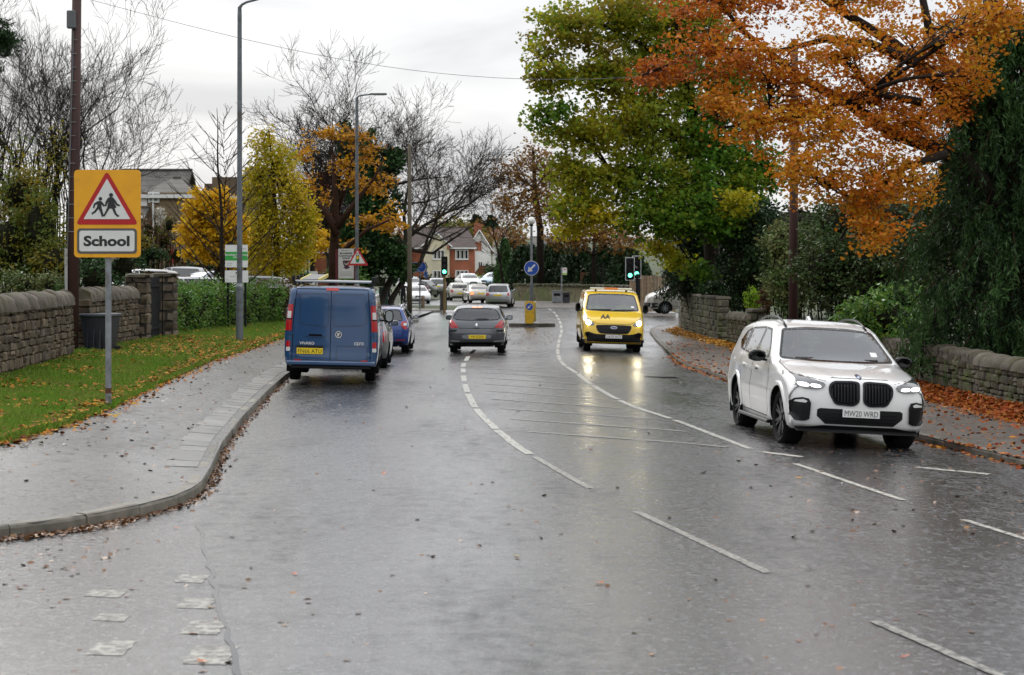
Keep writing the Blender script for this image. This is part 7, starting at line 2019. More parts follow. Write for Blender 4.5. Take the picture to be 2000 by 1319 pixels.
# ------------------------------------------------------------------ houses
def brickmat(name, a, b, mort, scale, rough=.85):
    if name in MATS: return MATS[name]
    m = bpy.data.materials.new(name); m.use_nodes = True; MATS[name] = m
    t = m.node_tree; N = t.nodes; L = t.links
    g = N.new('ShaderNodeNewGeometry'); sp = N.new('ShaderNodeSeparateXYZ'); L.new(g.outputs['Position'], sp.inputs[0])
    ad = N.new('ShaderNodeMath'); L.new(sp.outputs[0], ad.inputs[0]); L.new(sp.outputs[1], ad.inputs[1])
    cb_ = N.new('ShaderNodeCombineXYZ'); L.new(ad.outputs[0], cb_.inputs[0]); L.new(sp.outputs[2], cb_.inputs[1])
    br = N.new('ShaderNodeTexBrick'); br.inputs['Scale'].default_value = scale; br.inputs['Color1'].default_value = (*a, 1); br.inputs['Color2'].default_value = (*b, 1); br.inputs['Mortar'].default_value = (*mort, 1)
    br.inputs['Mortar Size'].default_value = .018; br.inputs['Bias'].default_value = 0
    L.new(cb_.outputs[0], br.inputs['Vector'])
    n = N.new('ShaderNodeTexNoise'); n.inputs['Scale'].default_value = .8; n.inputs['Detail'].default_value = 5; L.new(g.outputs['Position'], n.inputs['Vector'])
    mr = N.new('ShaderNodeMapRange'); mr.inputs[1].default_value = .3; mr.inputs[2].default_value = .7; mr.inputs[3].default_value = .78; mr.inputs[4].default_value = 1.2; L.new(n.outputs['Fac'], mr.inputs[0])
    sc = N.new('ShaderNodeVectorMath'); sc.operation = 'SCALE'; L.new(br.outputs['Color'], sc.inputs[0]); L.new(mr.outputs[0], sc.inputs['Scale'])
    b_ = N['Principled BSDF']; L.new(sc.outputs[0], b_.inputs['Base Color']); b_.inputs['Roughness'].default_value = rough
    return m
m_brick = brickmat('red_brick', (.34, .085, .03), (.27, .065, .028), (.26, .2, .15), 2.2)
m_brick_o = brickmat('orange_brick', (.40, .17, .07), (.33, .13, .055), (.3, .25, .2), 2.2)
m_brick_t = brickmat('tan_brick', (.24, .17, .095), (.19, .135, .075), (.24, .2, .15), 2.2)
m_brick_b = brickmat('brown_brick', (.15, .10, .06), (.12, .08, .05), (.15, .12, .09), 2.2)
m_cream = mat('cream_render', (.62, .56, .40), rough=.85, var=.08, scale=1.0, dirt=(.5, .46, .34), dscale=.6)
m_white = mat('white_render', (.66, .65, .62), rough=.85, var=.08, scale=1.0)
m_frame = mat('white_upvc', (.72, .72, .70), rough=.4)
m_pane = mat('window_pane', (.018, .022, .026), rough=.06, spec=.8)
m_blind = mat('pale_blind', (.35, .34, .30), rough=.7)
def roofmat(name, c, sc):
    if name in MATS: return MATS[name]
    return brickmat(name, c, tuple(x * .75 for x in c), tuple(x * .35 for x in c), sc, .7)
m_slate = roofmat('brown_tiles', (.085, .06, .052), 1.2)
m_tile_g = roofmat('grey_tiles', (.075, .068, .058), .85)
m_tile_r = roofmat('russet_tiles', (.17, .08, .06), 1.2)
class House:
    def __init__(s, name, label, px, d, z0):
        s.d = d; s.px = px; s.z0 = z0; s.s = F / d
        s.root = empty(name, ((px - 1000) / s.s, d, z0), 0, label, 'house')
    def q(s, x, y): return ((x - s.px) / s.s, (EYE - s.z0) - (y - HZ) / s.s)
    def wall(s, x0, x1, ytop, m, y=0.0, depth=7.0, poly=None, name='wall'):
        a = poly or [(*s.q(x0, ytop),), (*s.q(x1, ytop),), (s.q(x1, 0)[0], -.3), (s.q(x0, 0)[0], -.3)]
        mb = MB(); mb.prism(a, lambda u, v: (u, y, v), lambda u, v: (u, y + depth, v)); return mb.build(name, m, s.root, fixn=True)
    def window(s, x0, y0, x1, y1, y, n=3, blind=0.0, sill=True):
        (a, b), (c, d_) = s.q(x0, y1), s.q(x1, y0)
        e = empty('window', (0, 0, 0), 0, parent=s.root)
        t = .07
        mb = MB(); mb.box(((a + c) / 2, y - .012, (b + d_) / 2), (c - a - .02, .03, d_ - b - .02)); mb.build('pane', m_pane, e)
        for k in range(n + 1):
            u = lerp(a, c, k / n); mb = MB(); mb.box((u, y - .045, (b + d_) / 2), (t if 0 < k < n else t * 1.3, .07, d_ - b)); mb.build('frame', m_frame, e)
        for v in (b, d_):
            mb = MB(); mb.box(((a + c) / 2, y - .043, v), (c - a + t, .068, t * 1.3)); mb.build('frame', m_frame, e)
        if sill:
            mb = MB(); mb.box(((a + c) / 2, y - .06, b - .09), (c - a + .2, .14, .07)); mb.build('sill', m_frame, e)
        if blind:
            for k in range(n):
                u0, u1 = lerp(a, c, k / n) + .05, lerp(a, c, (k + 1) / n) - .05
                if blind == 2: u1 = lerp(u0, u1, .4)
                mb = MB(); mb.box(((u0 + u1) / 2, y - .032, (b + d_) / 2), (u1 - u0, .006, d_ - b - .1)); mb.build('blind', m_blind, e)
    def gable_x(s, x0, x1, yeave, yridge, y0, depth, m, over=.35, hip0=0.0, hip1=0.0, name='roof'):
        """ridge parallel to the picture; front eaves at y0"""
        a, zc = s.q(x0, yeave); c, zr = s.q(x1, yeave)[0], s.q(x0, yridge)[1]
        yr = y0 + depth / 2; th = .16
        V = [(a - over, y0 - over, zc - .12), (c + over, y0 - over, zc - .12), (c + over - hip1, yr, zr), (a - over + hip0, yr, zr), (a - over, y0 + depth + over, zc - .12), (c + over, y0 + depth + over, zc - .12)]
        V2 = [(x, y, z - th) for x, y, z in V]
        mb = MB(); mb.add(V + V2, [(0, 1, 2, 3), (3, 2, 5, 4), (6, 9, 8, 7), (9, 10, 11, 8), (0, 6, 7, 1), (4, 5, 11, 10), (1, 7, 8, 2), (2, 8, 11, 5), (0, 3, 9, 6), (3, 4, 10, 9)])
        r = mb.build(name, m, s.root, fixn=True)
        mb = MB(); mb.tube([V[3], V[2]], .09, 6); mb.build('ridge', m, s.root)
        mb = MB(); mb.box(((a + c) / 2, y0 - over - .03, zc - .2), (c - a + 2 * over, .05, .17)); mb.build('fascia', m_frame, s.root)
        return r
    def gable_y(s, x0, x1, yeave, ypeak, y0, depth, m, over=.2, name='roof', barge=True):
        """ridge runs away from the viewer"""
        a, zc = s.q(x0, yeave); c = s.q(x1, yeave)[0]; zr = s.q(x0, ypeak)[1]; mx = (a + c) / 2; th = .14
        mb = MB()
        for (e, sg) in ((a - over, 1), (c + over, -1)):
            V = [(e, y0 - over, zc - .1), (mx, y0 - over, zr + .08), (mx, y0 + depth, zr + .08), (e, y0 + depth, zc - .1)]
            V2 = [(x, y, z - th) for x, y, z in V]
            mb.add(V + V2, [(0, 1, 2, 3), (4, 7, 6, 5), (0, 4, 5, 1), (1, 5, 6, 2), (2, 6, 7, 3), (3, 7, 4, 0)])
            if barge:
                b2 = MB(); p0, p1 = Vector((e, y0 - over - .03, zc - .16)), Vector((mx, y0 - over - .03, zr + .02)); b2.tube([p0, p1], .08, 4); b2.build('bargeboard', m_frame, s.root)
        mb.build(name, m, s.root, fixn=True)
# brick and cream house
h = House('brick_house', 'two storey brick house with cream gabled bay and brown tiled roof', 850, 236, .8)
h.wall(798, 926, 482, m_brick)
h.gable_x(798, 926, 482, 443, 0, 8.0, m_slate, hip1=1.2)
pk = [h.q(828, 478), h.q(853, 458), h.q(878, 478), (h.q(878, 0)[0], -.3), (h.q(828, 0)[0], -.3)]
h.wall(0, 0, 0, m_cream, -.5, 5.0, pk, 'bay_wall')
h.gable_y(826, 880, 480, 456, -.5, 5.0, m_slate)
for (x0, x1) in ((890, 914), (846, 868)):
    yy = 0 if x0 > 880 else -.5
    h.window(x0, 489, x1, 506, yy, 3, 2); h.window(x0, 529, x1, 546, yy, 3, 2)
for x in (831, 876):
    (u, v) = h.q(x, 484); mb = MB(); mb.box((u, -.62, v), (.3, .3, .45)); mb.build('corbel', m_brick, h.root)
h.wall(762, 801, 487, m_brick_o, -1.6, 7.0, [h.q(762, 487), h.q(782, 446), h.q(801, 487), (h.q(801, 0)[0], -.3), (h.q(762, 0)[0], -.3)], 'wing_wall')
h.gable_y(760, 803, 488, 444, -1.6, 7.0, m_slate)
h.window(784, 484, 793, 501, -1.6, 2); h.window(784, 529, 793, 541, -1.6, 3); h.window(773, 529, 775, 541, -1.6, 1)
h2_ = House('white_gabled_house', 'white rendered house with steep gable and tall brick chimney', 948, 262, .9)
h2_.wall(924, 970, 488, m_white, 0, 8, [h2_.q(924, 487), h2_.q(924, 466), h2_.q(937, 454), h2_.q(958, 487), (h2_.q(958, 0)[0], -.3), (h2_.q(924, 0)[0], -.3)])
h2_.gable_y(912, 961, 490, 450, 0, 8, m_tile_r)
(u, v) = h2_.q(933, 447); mb = MB(); mb.box((u, 1.5, v - 1.2), (1.05, .9, 4.0)); mb.build('chimney', m_brick, h2_.root)
mb = MB(); mb.box((u, -.03, v - 2.4), (1.0, .2, 1.2)); mb.build('chimney_breast', m_brick, h2_.root)
h2_.wall(926, 948, 505, m_white, -3.0, 3.0, [h2_.q(926, 488), h2_.q(948, 512), (h2_.q(948, 0)[0], -.3), (h2_.q(926, 0)[0], -.3)], 'lean_to_wall')
h2_.window(935, 512, 943, 524, -3.0, 2)
gs = House('garden_shed', 'low dark shed below the white gabled house', 940, 245, .8)
gs.wall(926, 960, 519, m_timb, 0, 3, [gs.q(926, 535), gs.q(938, 519), gs.q(960, 519), (gs.q(960, 0)[0], -.3), (gs.q(926, 0)[0], -.3)])
for i, (x0, x1, ye, yr, d, mm, lab) in enumerate(((1043, 1078, 478, 462, 205, m_tile_g, 'pale roofed house just showing above the far yews'), (962, 990, 462, 447, 330, m_tile_r, 'far red roofed house on the hillside'), (780, 815, 462, 448, 330, m_tile_r, 'far red roofed house on the hill above the brick wing'))):
    hh = House('distant_house', lab, (x0 + x1) / 2, d, zterrain(((x0 + x1) / 2 - 1000) * d / F, d)); hh.wall(x0, x1, ye, m_white); hh.gable_x(x0, x1, ye, yr, 0, 7, mm)
    hh.window(lerp(x0, x1, .3), ye + 4, lerp(x0, x1, .5), ye + 11, 0, 2)
# tan house behind the car park
t_ = House('tan_house', 'tan brick house with grey tiled roof behind the school sign', 310, 96, .6)
t_.wall(215, 352, 398, m_brick_t, 0, 8.0)
t_.gable_x(215, 350, 398, 326, 0, 6.5, m_tile_g, over=.12)
t_.wall(296, 395, 380, m_brick_t, -2.5, 6)
t_.gable_x(296, 395, 380, 348, -2.5, 5, m_tile_g, over=.18, hip0=1.25, hip1=1.25)
t_.window(310, 381, 328, 398, -2.5, 1, 1, False)
mb = MB(); (u, v) = t_.q(318, 380); mb.tube([(u, -2.6, v), (u, -2.6, v - 2.6)], .05, 6); mb.build('downpipe', m_frame, t_.root)
mb = MB(); (u, v) = t_.q(300, 398); mb.box((u, -2.52, v - .2), (.3, .05, .8)); mb.build('white_cladding', m_frame, t_.root)
t_.wall(262, 306, 420, m_brick_t, -3.6, 1.6); t_.gable_x(262, 306, 420, 409, -3.6, 2.0, m_tile_g, over=.15)
pz = t_.q(307, 360); mb = MB(); mb.tube([(pz[0], -6, 0), (pz[0], -6, pz[1])], .06, 6); props(mb.build('soil_pipe', m_olive, t_.root))
b_ = House('brown_building', 'brown brick block behind the golden maple and lamp column', 440, 116, .6)
b_.wall(396, 416, 358, m_brick_b, .6, 6); b_.wall(414, 500, 346, m_brick_b, 0, 8)
b_.gable_x(470, 530, 358, 322, 1.5, 6, m_tile_g); b_.window(450, 385, 470, 410, 0, 2); b_.window(425, 385, 440, 410, 0, 2)
sc_ = House('school_building', 'red brick school building behind the orange maple', 635, 126, .5)
sc_.wall(606, 700, 408, m_brick, 0, 9); sc_.gable_x(606, 700, 408, 346, 0, 8, m_tile_g)
sc_.window(633, 467, 641, 491, 0, 1); sc_.window(646, 530, 652, 540, 0, 1); sc_.window(612, 467, 622, 491, 0, 2)
mb = MB(); (u, v) = sc_.q(628, 372); mb.box((u, 1.5, v + .2), (.8, .7, 2.2)); mb.build('chimney', m_brick, sc_.root)
# garden retaining wall behind the car park
mb = MB(); c = Wp(305, 525, 88); mb.bbox((0, 0, .9), (2.0, .4, 2.6), .03); props(mb.build('retaining_wall', m_brick_t, None, loc=(c.x, 88.5, .3)), 'small tan stone wall topped by dark ivy', 'wall')
# ------------------------------------------------------------------ other cars and people
p_silver = paint('silver', (.42, .43, .44), .6, .3); p_white = paint('bright_white', (.74, .74, .73)); p_blue = paint('royal_blue', (.006, .042, .22), .1, .25)
p_champ = paint('pale_champagne', (.50, .46, .41), .5, .32); p_cream = paint('ivory', (.62, .60, .52)); p_black = paint('black', (.01, .01, .012)); p_lblue = paint('pale_blue', (.30, .42, .52), .4); p_steel = paint('steel_grey', (.20, .205, .21), .6, .28)
p_fawn = paint('silver_fawn', (.34, .32, .28), .5, .32)
RV = pi
est = generic('blue_estate', 4.66, .907, 1.465, 'estate', p_blue, 'royal blue estate car parked beyond the blue van', 'car', (-4.02, 60.6, -.13), RV + radians(.6), 'rear', True, '', [(.60, .98), (.86, 1.0), (.86, .74), (.66, .76)], .325)
for sg in (1, -1):
    mb = MB(); mb.tube([(sg * .60, 1.9, 1.45), (sg * .62, 2.1, 1.50), (sg * .62, 4.0, 1.47), (sg * .6, 4.15, 1.42)], .018, 6); mb.build('roof_rail', m_chrome, est.root, True, loc=est.off)
    est.patch('rear', [(.70 * sg, .93), (.84 * sg, .94), (.84 * sg, .86), (.70 * sg, .86)], m_clear, 'reversing_light', .014, .01)
    est.patch('rear', rrect(.45 if sg > 0 else -.75, .40, .75 if sg > 0 else -.45, .43, .01, 2), m_red, 'reflector', .012, .02)
mb = MB(); mb.tube([(0, 4.0, 1.43), (0, 4.12, 1.53)], .007, 5); mb.build('aerial', m_black, est.root, loc=est.off)
generic('steel_grey_car', 4.1, .88, 1.5, 'hatch', p_steel, 'steel grey hatchback parked between blue van and blue estate', 'car', (-3.98, 49.6, -.06), RV + radians(1.5), 'rear', False, '')
# queue and parked cars in the distance
generic('silver_people_carrier', 4.2, .88, 1.6, 'mpv', p_silver, 'silver tall hatchback last in the far queue', 'car', (-.78, 128.6, 0), RV - radians(4), 'rear', True, '', [(.56, .98), (.86, 1.0), (.84, .78), (.62, .80)])
generic('champagne_saloon', 4.4, .87, 1.43, 'saloon', p_champ, 'champagne saloon with brake light lit in the far queue', 'car', (-2.72, 147, 0), RV + radians(10), 'rear', False, '', lit=m_redlit)
generic('ivory_hatchback', 3.99, .868, 1.5, 'hatch', p_cream, 'ivory hatchback with red tail lights in the far queue', 'car', (-4.55, 160, 0), RV + radians(8), 'rear', False, '')
generic('silver_suv', 4.5, .90, 1.68, 'mpv', p_silver, 'silver car with tall red tail lights in the far queue', 'car', (-7.15, 182, .15), RV + radians(5), 'rear', False, '', [(.60, 1.25), (.78, 1.30), (.86, .88), (.66, .92)])
generic('white_saloon', 4.6, .90, 1.45, 'saloon', p_white, 'white car parked on the drive before the brick house', 'car', (-4.1, 180, .82), radians(14), 'front', False, '')
generic('pale_blue_car', 4.2, .88, 1.48, 'hatch', p_lblue, 'pale blue car parked by the yellow bush', 'car', (-1.75, 186, .9), radians(-28), 'front', False, '')
generic('white_coupe', 4.4, .90, 1.38, 'saloon', p_white, 'white car with dark grille facing the road behind the walking woman', 'car', (-7.25, 145.5, 0), radians(10), 'front', False, '')
generic('grey_parked_car', 4.4, .90, 1.5, 'hatch', p_silver, 'silver parked car behind the white car with dark grille', 'car', (-8.5, 160, .5), radians(14), 'front', False, '')
generic('black_hatchback', 4.0, .88, 1.5, 'hatch', p_black, 'black car with red tail lights beside the silver queue car', 'car', (-7.45, 163, .2), RV + radians(-12), 'rear', False, '')
# car park
generic('car_park_hatchback', 4.2, .89, 1.5, 'hatch', p_silver, 'silver hatchback side on in the car park', 'car', (-15.1, 84.5, 1.12), radians(-80), 'front', False, '', group='cars in the school car park')
generic('car_park_saloon', 4.5, .90, 1.45, 'hatch', paint('grey_blue', (.33, .36, .42), .5), 'grey blue car left of the green banded board', 'car', (-13.0, 81, .98), radians(-50), 'front', False, '', group='cars in the school car park')
generic('car_park_estate', 4.6, .90, 1.48, 'estate', paint('pale_silver', (.5, .51, .54), .5), 'pale silver estate nearest the hedge in the car park', 'car', (-12.6, 72.5, .72), radians(-75), 'front', False, '', group='cars in the school car park')
generic('car_park_grey', 4.3, .89, 1.45, 'hatch', p_steel, 'steel grey car behind the hedge by the lamp column', 'car', (-10.9, 77.5, .78), radians(-65), 'front', False, '', group='cars in the school car park')
generic('car_park_white', 4.3, .89, 1.5, 'hatch', p_white, 'white car roof just showing behind the gate pillars', 'car', (-15.3, 77.0, 1.0), radians(-60), 'front', False, '', group='cars in the school car park')
# silver van at the side road on the right
S = van_spec(4.8, .95, 1.95, .33)
sv = Car('silver_van', S, p_fawn, 'silver van nosing out of the side road beside the tall wall', 'van', (9.65, 105, .08), radians(-90 + 6), 0, step=.08, nr=16)
sv.window('front', rpoly([(-.82, 1.335), (.82, 1.335), (.72, 1.80), (-.72, 1.80)], .06), 'windscreen', False)
sv.window('right', [(1.0, 1.32), (2.05, 1.31), (2.05, 1.76), (1.78, 1.75), (1.62, 1.70)], 'side_window', False, True, .03)
sv.patch('front', chaikin([(.5, .95), (.92, 1.2), (.93, .95), (.55, .82)], 1), m_clear, 'headlight', .006, .02, mirror=True)
sv.patch('right', chaikin([(.18, .95), (.62, 1.12), (.70, 1.05), (.25, .85)], 1), m_clear, 'headlight', .006, .02, mirror=True)
sv.patch('front', rrect(-.9, .3, .9, .62, .06), m_black, 'lower_bumper', .01, .03); sv.patch('right', rpoly([(.2, .62), (.55, .60), (.50, .36), (.2, .34)], .05), m_black, 'lower_bumper', .008, .02, mirror=True)
sv.line('right', [(1.0, 1.28), (.98, .9), (1.35, .42), (2.12, .42), (2.12, 1.8)], .014, m_seam, 'door_gap', False, True)
sv.patch('right', rrect(2.2, .55, 4.4, .65, .03, 2), m_black, 'side_moulding', .012, .02, mirror=True, cell=.3)
sv.mirrors(1.3, 1.36, m_black, (.18, .15, .26), .14); sv.wheels('alloy', 9, m_alloy, .21); sv.finish()

# people
m_skin = mat('skin', (.48, .28, .2), rough=.6); m_coat = mat('black_coat', (.012, .012, .015), rough=.8, var=.2, scale=8); m_jean = mat('dark_trousers', (.015, .016, .022), rough=.8)
m_hair = mat('fair_hair', (.26, .15, .06), rough=.6, var=.2, scale=20); m_hairb = mat('dark_hair', (.03, .02, .015), rough=.6); m_jblue = mat('blue_jacket', (.02, .06, .2), rough=.7); m_hiv = mat('hi_vis', (.42, .62, .06), rough=.6); m_shoe = mat('dark_shoes', (.012, .012, .012), rough=.5)
def skinned(name, J, E, root_i, mats_of, parent=None, sub=2):
    """J: list of ((x,y,z), radius); E: edges; one continuous surface grown round the bones"""
    me = bpy.data.meshes.new(name); me.from_pydata([j[0] for j in J], E, [])
    o = bpy.data.objects.new(name, me); COL.objects.link(o)
    sk = o.modifiers.new('skin', 'SKIN'); sk.use_smooth_shade = True
    for i, j in enumerate(J):
        v = me.skin_vertices[0].data[i]; r = j[1]; v.radius = r if hasattr(r, '__len__') else (r, r); v.use_root = (i == root_i)
    sb = o.modifiers.new('sub', 'SUBSURF'); sb.levels = sub; sb.render_levels = sub
    dg = bpy.context.evaluated_depsgraph_get(); m2 = bpy.data.meshes.new_from_object(o.evaluated_get(dg))
    bpy.data.objects.remove(o)
    m2.materials.clear()
    mm = mats_of[0]; fn = mats_of[1]
    for m in mm: m2.materials.append(m)
    for p in m2.polygons: p.material_index = fn(p.center); p.use_smooth = True
    r = link_mesh(name, m2, parent); return r
def standing(label, loc, rz, h, top, hair, stride=.18, coat=.5, arm=(.1, .1)):
    k = h / 1.7; rt = empty('person', loc, rz, label, 'person')
    s_ = stride
    J = [((0, 0, .95), (.16, .12)), ((0, .0, 1.15), (.14, .10)), ((0, .0, 1.38), (.18, .11)), ((0, 0, 1.47), .055), ((0, -.01, 1.54), .07), ((0, -.01, 1.63), (.075, .09)),
         ((.10, 0, .88), .09), ((.10, -s_ * .5, .48), .06), ((.10, -s_, .08), .042), ((.10, -s_ - .12, .03), .035), ((-.10, 0, .88), .09), ((-.10, s_ * .3, .48), .06), ((-.10, s_, .09), .042), ((-.10, s_ - .10, .03), .035),
         ((.21, 0, 1.38), .062), ((.25, arm[0] * .4, 1.12), .048), ((.24, -arm[0], .88), .036), ((.24, -arm[0] - .03, .80), .04), ((-.21, 0, 1.38), .062), ((-.25, arm[1] * .4, 1.12), .048), ((-.24, -arm[1], .88), .036), ((-.24, -arm[1] - .03, .80), .04)]
    J = [((x * k, y * k, z * k), tuple(q * k for q in r) if hasattr(r, '__len__') else r * k) for (x, y, z), r in J]
    E = [(0, 1), (1, 2), (2, 3), (3, 4), (4, 5), (0, 6), (6, 7), (7, 8), (8, 9), (0, 10), (10, 11), (11, 12), (12, 13), (2, 14), (14, 15), (15, 16), (16, 17), (2, 18), (18, 19), (19, 20), (20, 21)]
    def fn(c):
        z = c.z / k
        if z < .07: return 3
        if abs(c.x) > .19 * k and z < .85 and z > .7: return 0
        if z < coat: return 2
        if z < 1.46: return 1
        return 0
    skinned('body', J, E, 0, ((m_skin, top, m_jean, m_shoe), fn), rt)
    mb = MB(); n = 12; prof = [(.001, .12), (.06, .11), (.095, .06), (.105, 0), (.10, -.07), (.085, -.14), (.05, -.17)]
    mb.lathe([(r * k, (1.62 + z) * k) for r, z in prof], n, (0, .025 * k, 0)); mb.build('hair', hair, rt, True)
    return rt
standing('woman in black coat with fair hair walking away past the parked cars', (Wp(787.5, 600, 118).x, 118, .1), pi, 1.68, m_coat, m_hair, .2, .72)
standing('person in blue jacket standing by the hedge before the brick house', (Wp(832, 560, 176).x, 176, .95), radians(60), 1.75, m_jblue, m_hairb, .1, .9)
standing('person in dark clothes beside the black car', (Wp(822, 580, 152).x, 152, .1), radians(30), 1.6, m_coat, m_hairb, .12, .75)
standing('person in dark clothes by the low grey cabinet', (Wp(758.5, 590, 124).x, 124, .1), 0, 1.4, m_coat, m_hairb, .1, .7)
def seated(label, car, x, y, z, top, hair, reach=(.42, .10)):
    """driver: upper body with both hands on the wheel, in the car's own frame"""
    Mx = Matrix.LocRotScale(car.root.location, car.root.rotation_euler, None) @ Matrix.Translation(car.off)
    rt = empty('person', Mx @ Vector((x, y, z)), 0, label, 'person'); rt.rotation_euler = car.root.rotation_euler
    J = [((0, .02, 0), (.16, .12)), ((0, .05, .2), (.15, .11)), ((0, .08, .43), (.19, .11)), ((0, .07, .52), .055), ((0, .04, .6), .072), ((0, .035, .69), (.075, .092)),
         ((.21, .06, .43), .062), ((.25, -.12, .25), .048), ((.15, -reach[0], .27 + reach[1]), .034), ((.12, -reach[0] - .05, .29 + reach[1]), .04), ((-.21, .06, .43), .062), ((-.25, -.12, .25), .048), ((-.15, -reach[0], .27 + reach[1]), .034), ((-.12, -reach[0] - .05, .29 + reach[1]), .04),
         ((.1, -.25, .0), .08), ((-.1, -.25, .0), .08)]
    E = [(0, 1), (1, 2), (2, 3), (3, 4), (4, 5), (2, 6), (6, 7), (7, 8), (8, 9), (2, 10), (10, 11), (11, 12), (12, 13), (0, 14), (0, 15)]
    skinned('body', J, E, 0, ((m_skin, top, m_jean), lambda c: 0 if (c.z > .515 or (c.y < -.36 and c.z > .2)) else (2 if c.z < .03 else 1)), rt)
    mb = MB(); mb.lathe([(.001, .815), (.06, .805), (.092, .76), (.10, .71), (.085, .64)], 12, (0, .065, 0)); mb.build('hair', hair, rt, True)
    mb = MB(); mb.lathe([(.001, .05), (.014, .03), (.018, 0), (.001, -.02)], 8, (0, -.062, .635)); mb.build('nose', m_skin, rt, True)
    return rt
seated('driver in dark top behind the windscreen of the white SUV', suv, -.40, 2.30, .80, m_jean, m_hairb)
seated('driver in yellow high visibility jacket in the yellow van', yvan, -.45, 2.02, .98, m_hiv, m_hairb)
seated('passenger in yellow high visibility jacket in the yellow van', yvan, .42, 2.05, .98, m_hiv, m_hairb, (.25, -.15))
seated('driver of the slate grey hatchback seen through its rear window', gcar, -.36, 1.95, .52, m_jean, m_hairb)
# ------------------------------------------------------------------ grass and fallen leaves
def blades(name, P, h, m, label):
    """upright grass blades: one bent strip each"""
    N = len(P); P = np.asarray(P); an = NR.uniform(0, 2 * pi, N); hh = h * NR.uniform(.5, 1.4, N); w = .006 + .006 * NR.random(N)
    le = NR.uniform(.1, .9, N) * hh; la = NR.uniform(0, 2 * pi, N)
    B = np.stack([np.cos(an), np.sin(an), np.zeros(N)], 1); Ld = np.stack([np.cos(la), np.sin(la), np.zeros(N)], 1)
    V = np.empty((N, 4, 3)); up = np.array([0, 0, 1.0])
    V[:, 0] = P - B * w[:, None]; V[:, 1] = P + B * w[:, None]
    V[:, 2] = P + up * hh[:, None] + Ld * le[:, None] + B * (w * .25)[:, None]; V[:, 3] = P + up * (hh * .6)[:, None] + Ld * (le * .35)[:, None] - B * (w * .9)[:, None]
    me = bpy.data.meshes.new(name); me.vertices.add(4 * N); me.vertices.foreach_set('co', V.reshape(-1)); me.loops.add(4 * N); me.loops.foreach_set('vertex_index', np.arange(4 * N, dtype=np.int32))
    me.polygons.add(N); me.polygons.foreach_set('loop_start', np.arange(0, 4 * N, 4, dtype=np.int32)); me.update(calc_edges=True); me.materials.append(m)
    return props(link_mesh(name, me), label, 'grass', None, 'stuff')
m_grass = leafmat2('grass_blades', [(.11, .225, .02), (.155, .28, .026), (.07, .15, .014)], [(.16, .24, .03), (.22, .24, .05), (.09, .17, .02)], 1.6, (.38, .62), rough=.5, trans=.3)
def verge_pts(n, d0, d1, u0=0.0, u1=1.0, pw=1.0):
    out = []
    while len(out) < n:
        d = d0 * (d1 / d0) ** (R.random() ** pw); a, b = xve(d) + .03, xwl(d) - .3
        b = max(b, -d * .275 - .5)
        if b > a: continue
        u = lerp(u0, u1, R.random()); x = lerp(a, b, u)
        if noise.noise(Vector((x * 1.7, d * .9, 9))) < -.33 and R.random() < .75: continue
        out.append((x, d, zverge(x, d) - .005))
    return out
edge = [(xve(d) + R.uniform(-.06, .10 + .05 * noise.noise(Vector((d * 1.5, 0, 0)))), d) for d in [R.uniform(20.5, 62) for _ in range(9000)]]
blades('verge_grass', verge_pts(130000, 20.5, 78) + [(x, d, zfoot_l(min(x, xkl(d)), d)) for x, d in edge], .075, m_grass, 'short bright green grass on the left-hand verge')
LIT = [(.34, .10, .015), (.42, .17, .02), (.20, .07, .02), (.46, .27, .03), (.26, .06, .015), (.12, .05, .02)]
m_lit = mat('fallen_leaves', isl=LIT, rough=.8, spec=.15, var=.15, scale=3)
m_lit_r = mat('fallen_beech_leaves', isl=[(.36, .075, .012), (.26, .05, .012), (.42, .13, .015), (.16, .04, .014), (.45, .2, .02)], rough=.7, spec=.2, var=.15, scale=3)
m_lit_b = mat('wet_brown_leaves', isl=[(.12, .05, .02), (.18, .075, .025), (.08, .04, .02), (.25, .12, .03)], rough=.4)
C = [(x, y, z + .05 + .04 * R.random()) for x, y, z in verge_pts(6500, 20.8, 70) if noise.noise(Vector((x * .9, y * .55, 5))) > R.uniform(-.05, .5)]
for _ in range(2600):
    d = 21 * (62 / 21) ** R.random(); x = xve(d) + R.gauss(0.0, .16); C.append((x, d, (zverge(x, d) + .05 if x < xve(d) else zfoot_l(x, d) + .012) + .03 * R.random()))
for _ in range(1300):       # drift across the verge towards the lamp column
    d = R.uniform(43, 57); x = lerp(-9.6, -6.9, R.random()) + R.gauss(0, .3); C.append((x, d + R.gauss(0, .6), zverge(x, d) + .06 + .02 * R.random()))
props(leaf_object('verge_leaves', C, .075, m_lit, None, .75, .9), 'orange and yellow leaves scattered over the left-hand verge', 'leaves', None, 'stuff')
C = []
for _ in range(900):
    d = 17 * (60 / 17) ** R.random(); x = lerp(xkl(d) - .15, xve(d), R.random()); C.append((x, d, zfoot_l(x, d) + .007))
props(leaf_object('footway_leaves', C, .05, m_lit_b, None, .7, .97, fold=.08), 'small brown leaves stuck to the left-hand footway', 'leaves', None, 'stuff')
C = []
for _ in range(1500):
    d = 16.2 * (44 / 16.2) ** R.random(); x = xkl(d) + abs(R.gauss(0, .06)) + .01; C.append((x, d, zroad(x, d) + .012))
for _ in range(900):
    d = R.uniform(15.9, 18.2); x = xkl(d) + .02 + abs(R.gauss(0, .09)); C.append((x, d - abs(R.gauss(0, .07)), .012 + .02 * R.random()))
props(leaf_object('gutter_leaves', C, .05, m_lit_b, None, .7, .8), 'wet brown leaves gathered in the left-hand gutter', 'leaves', None, 'stuff')
C = []
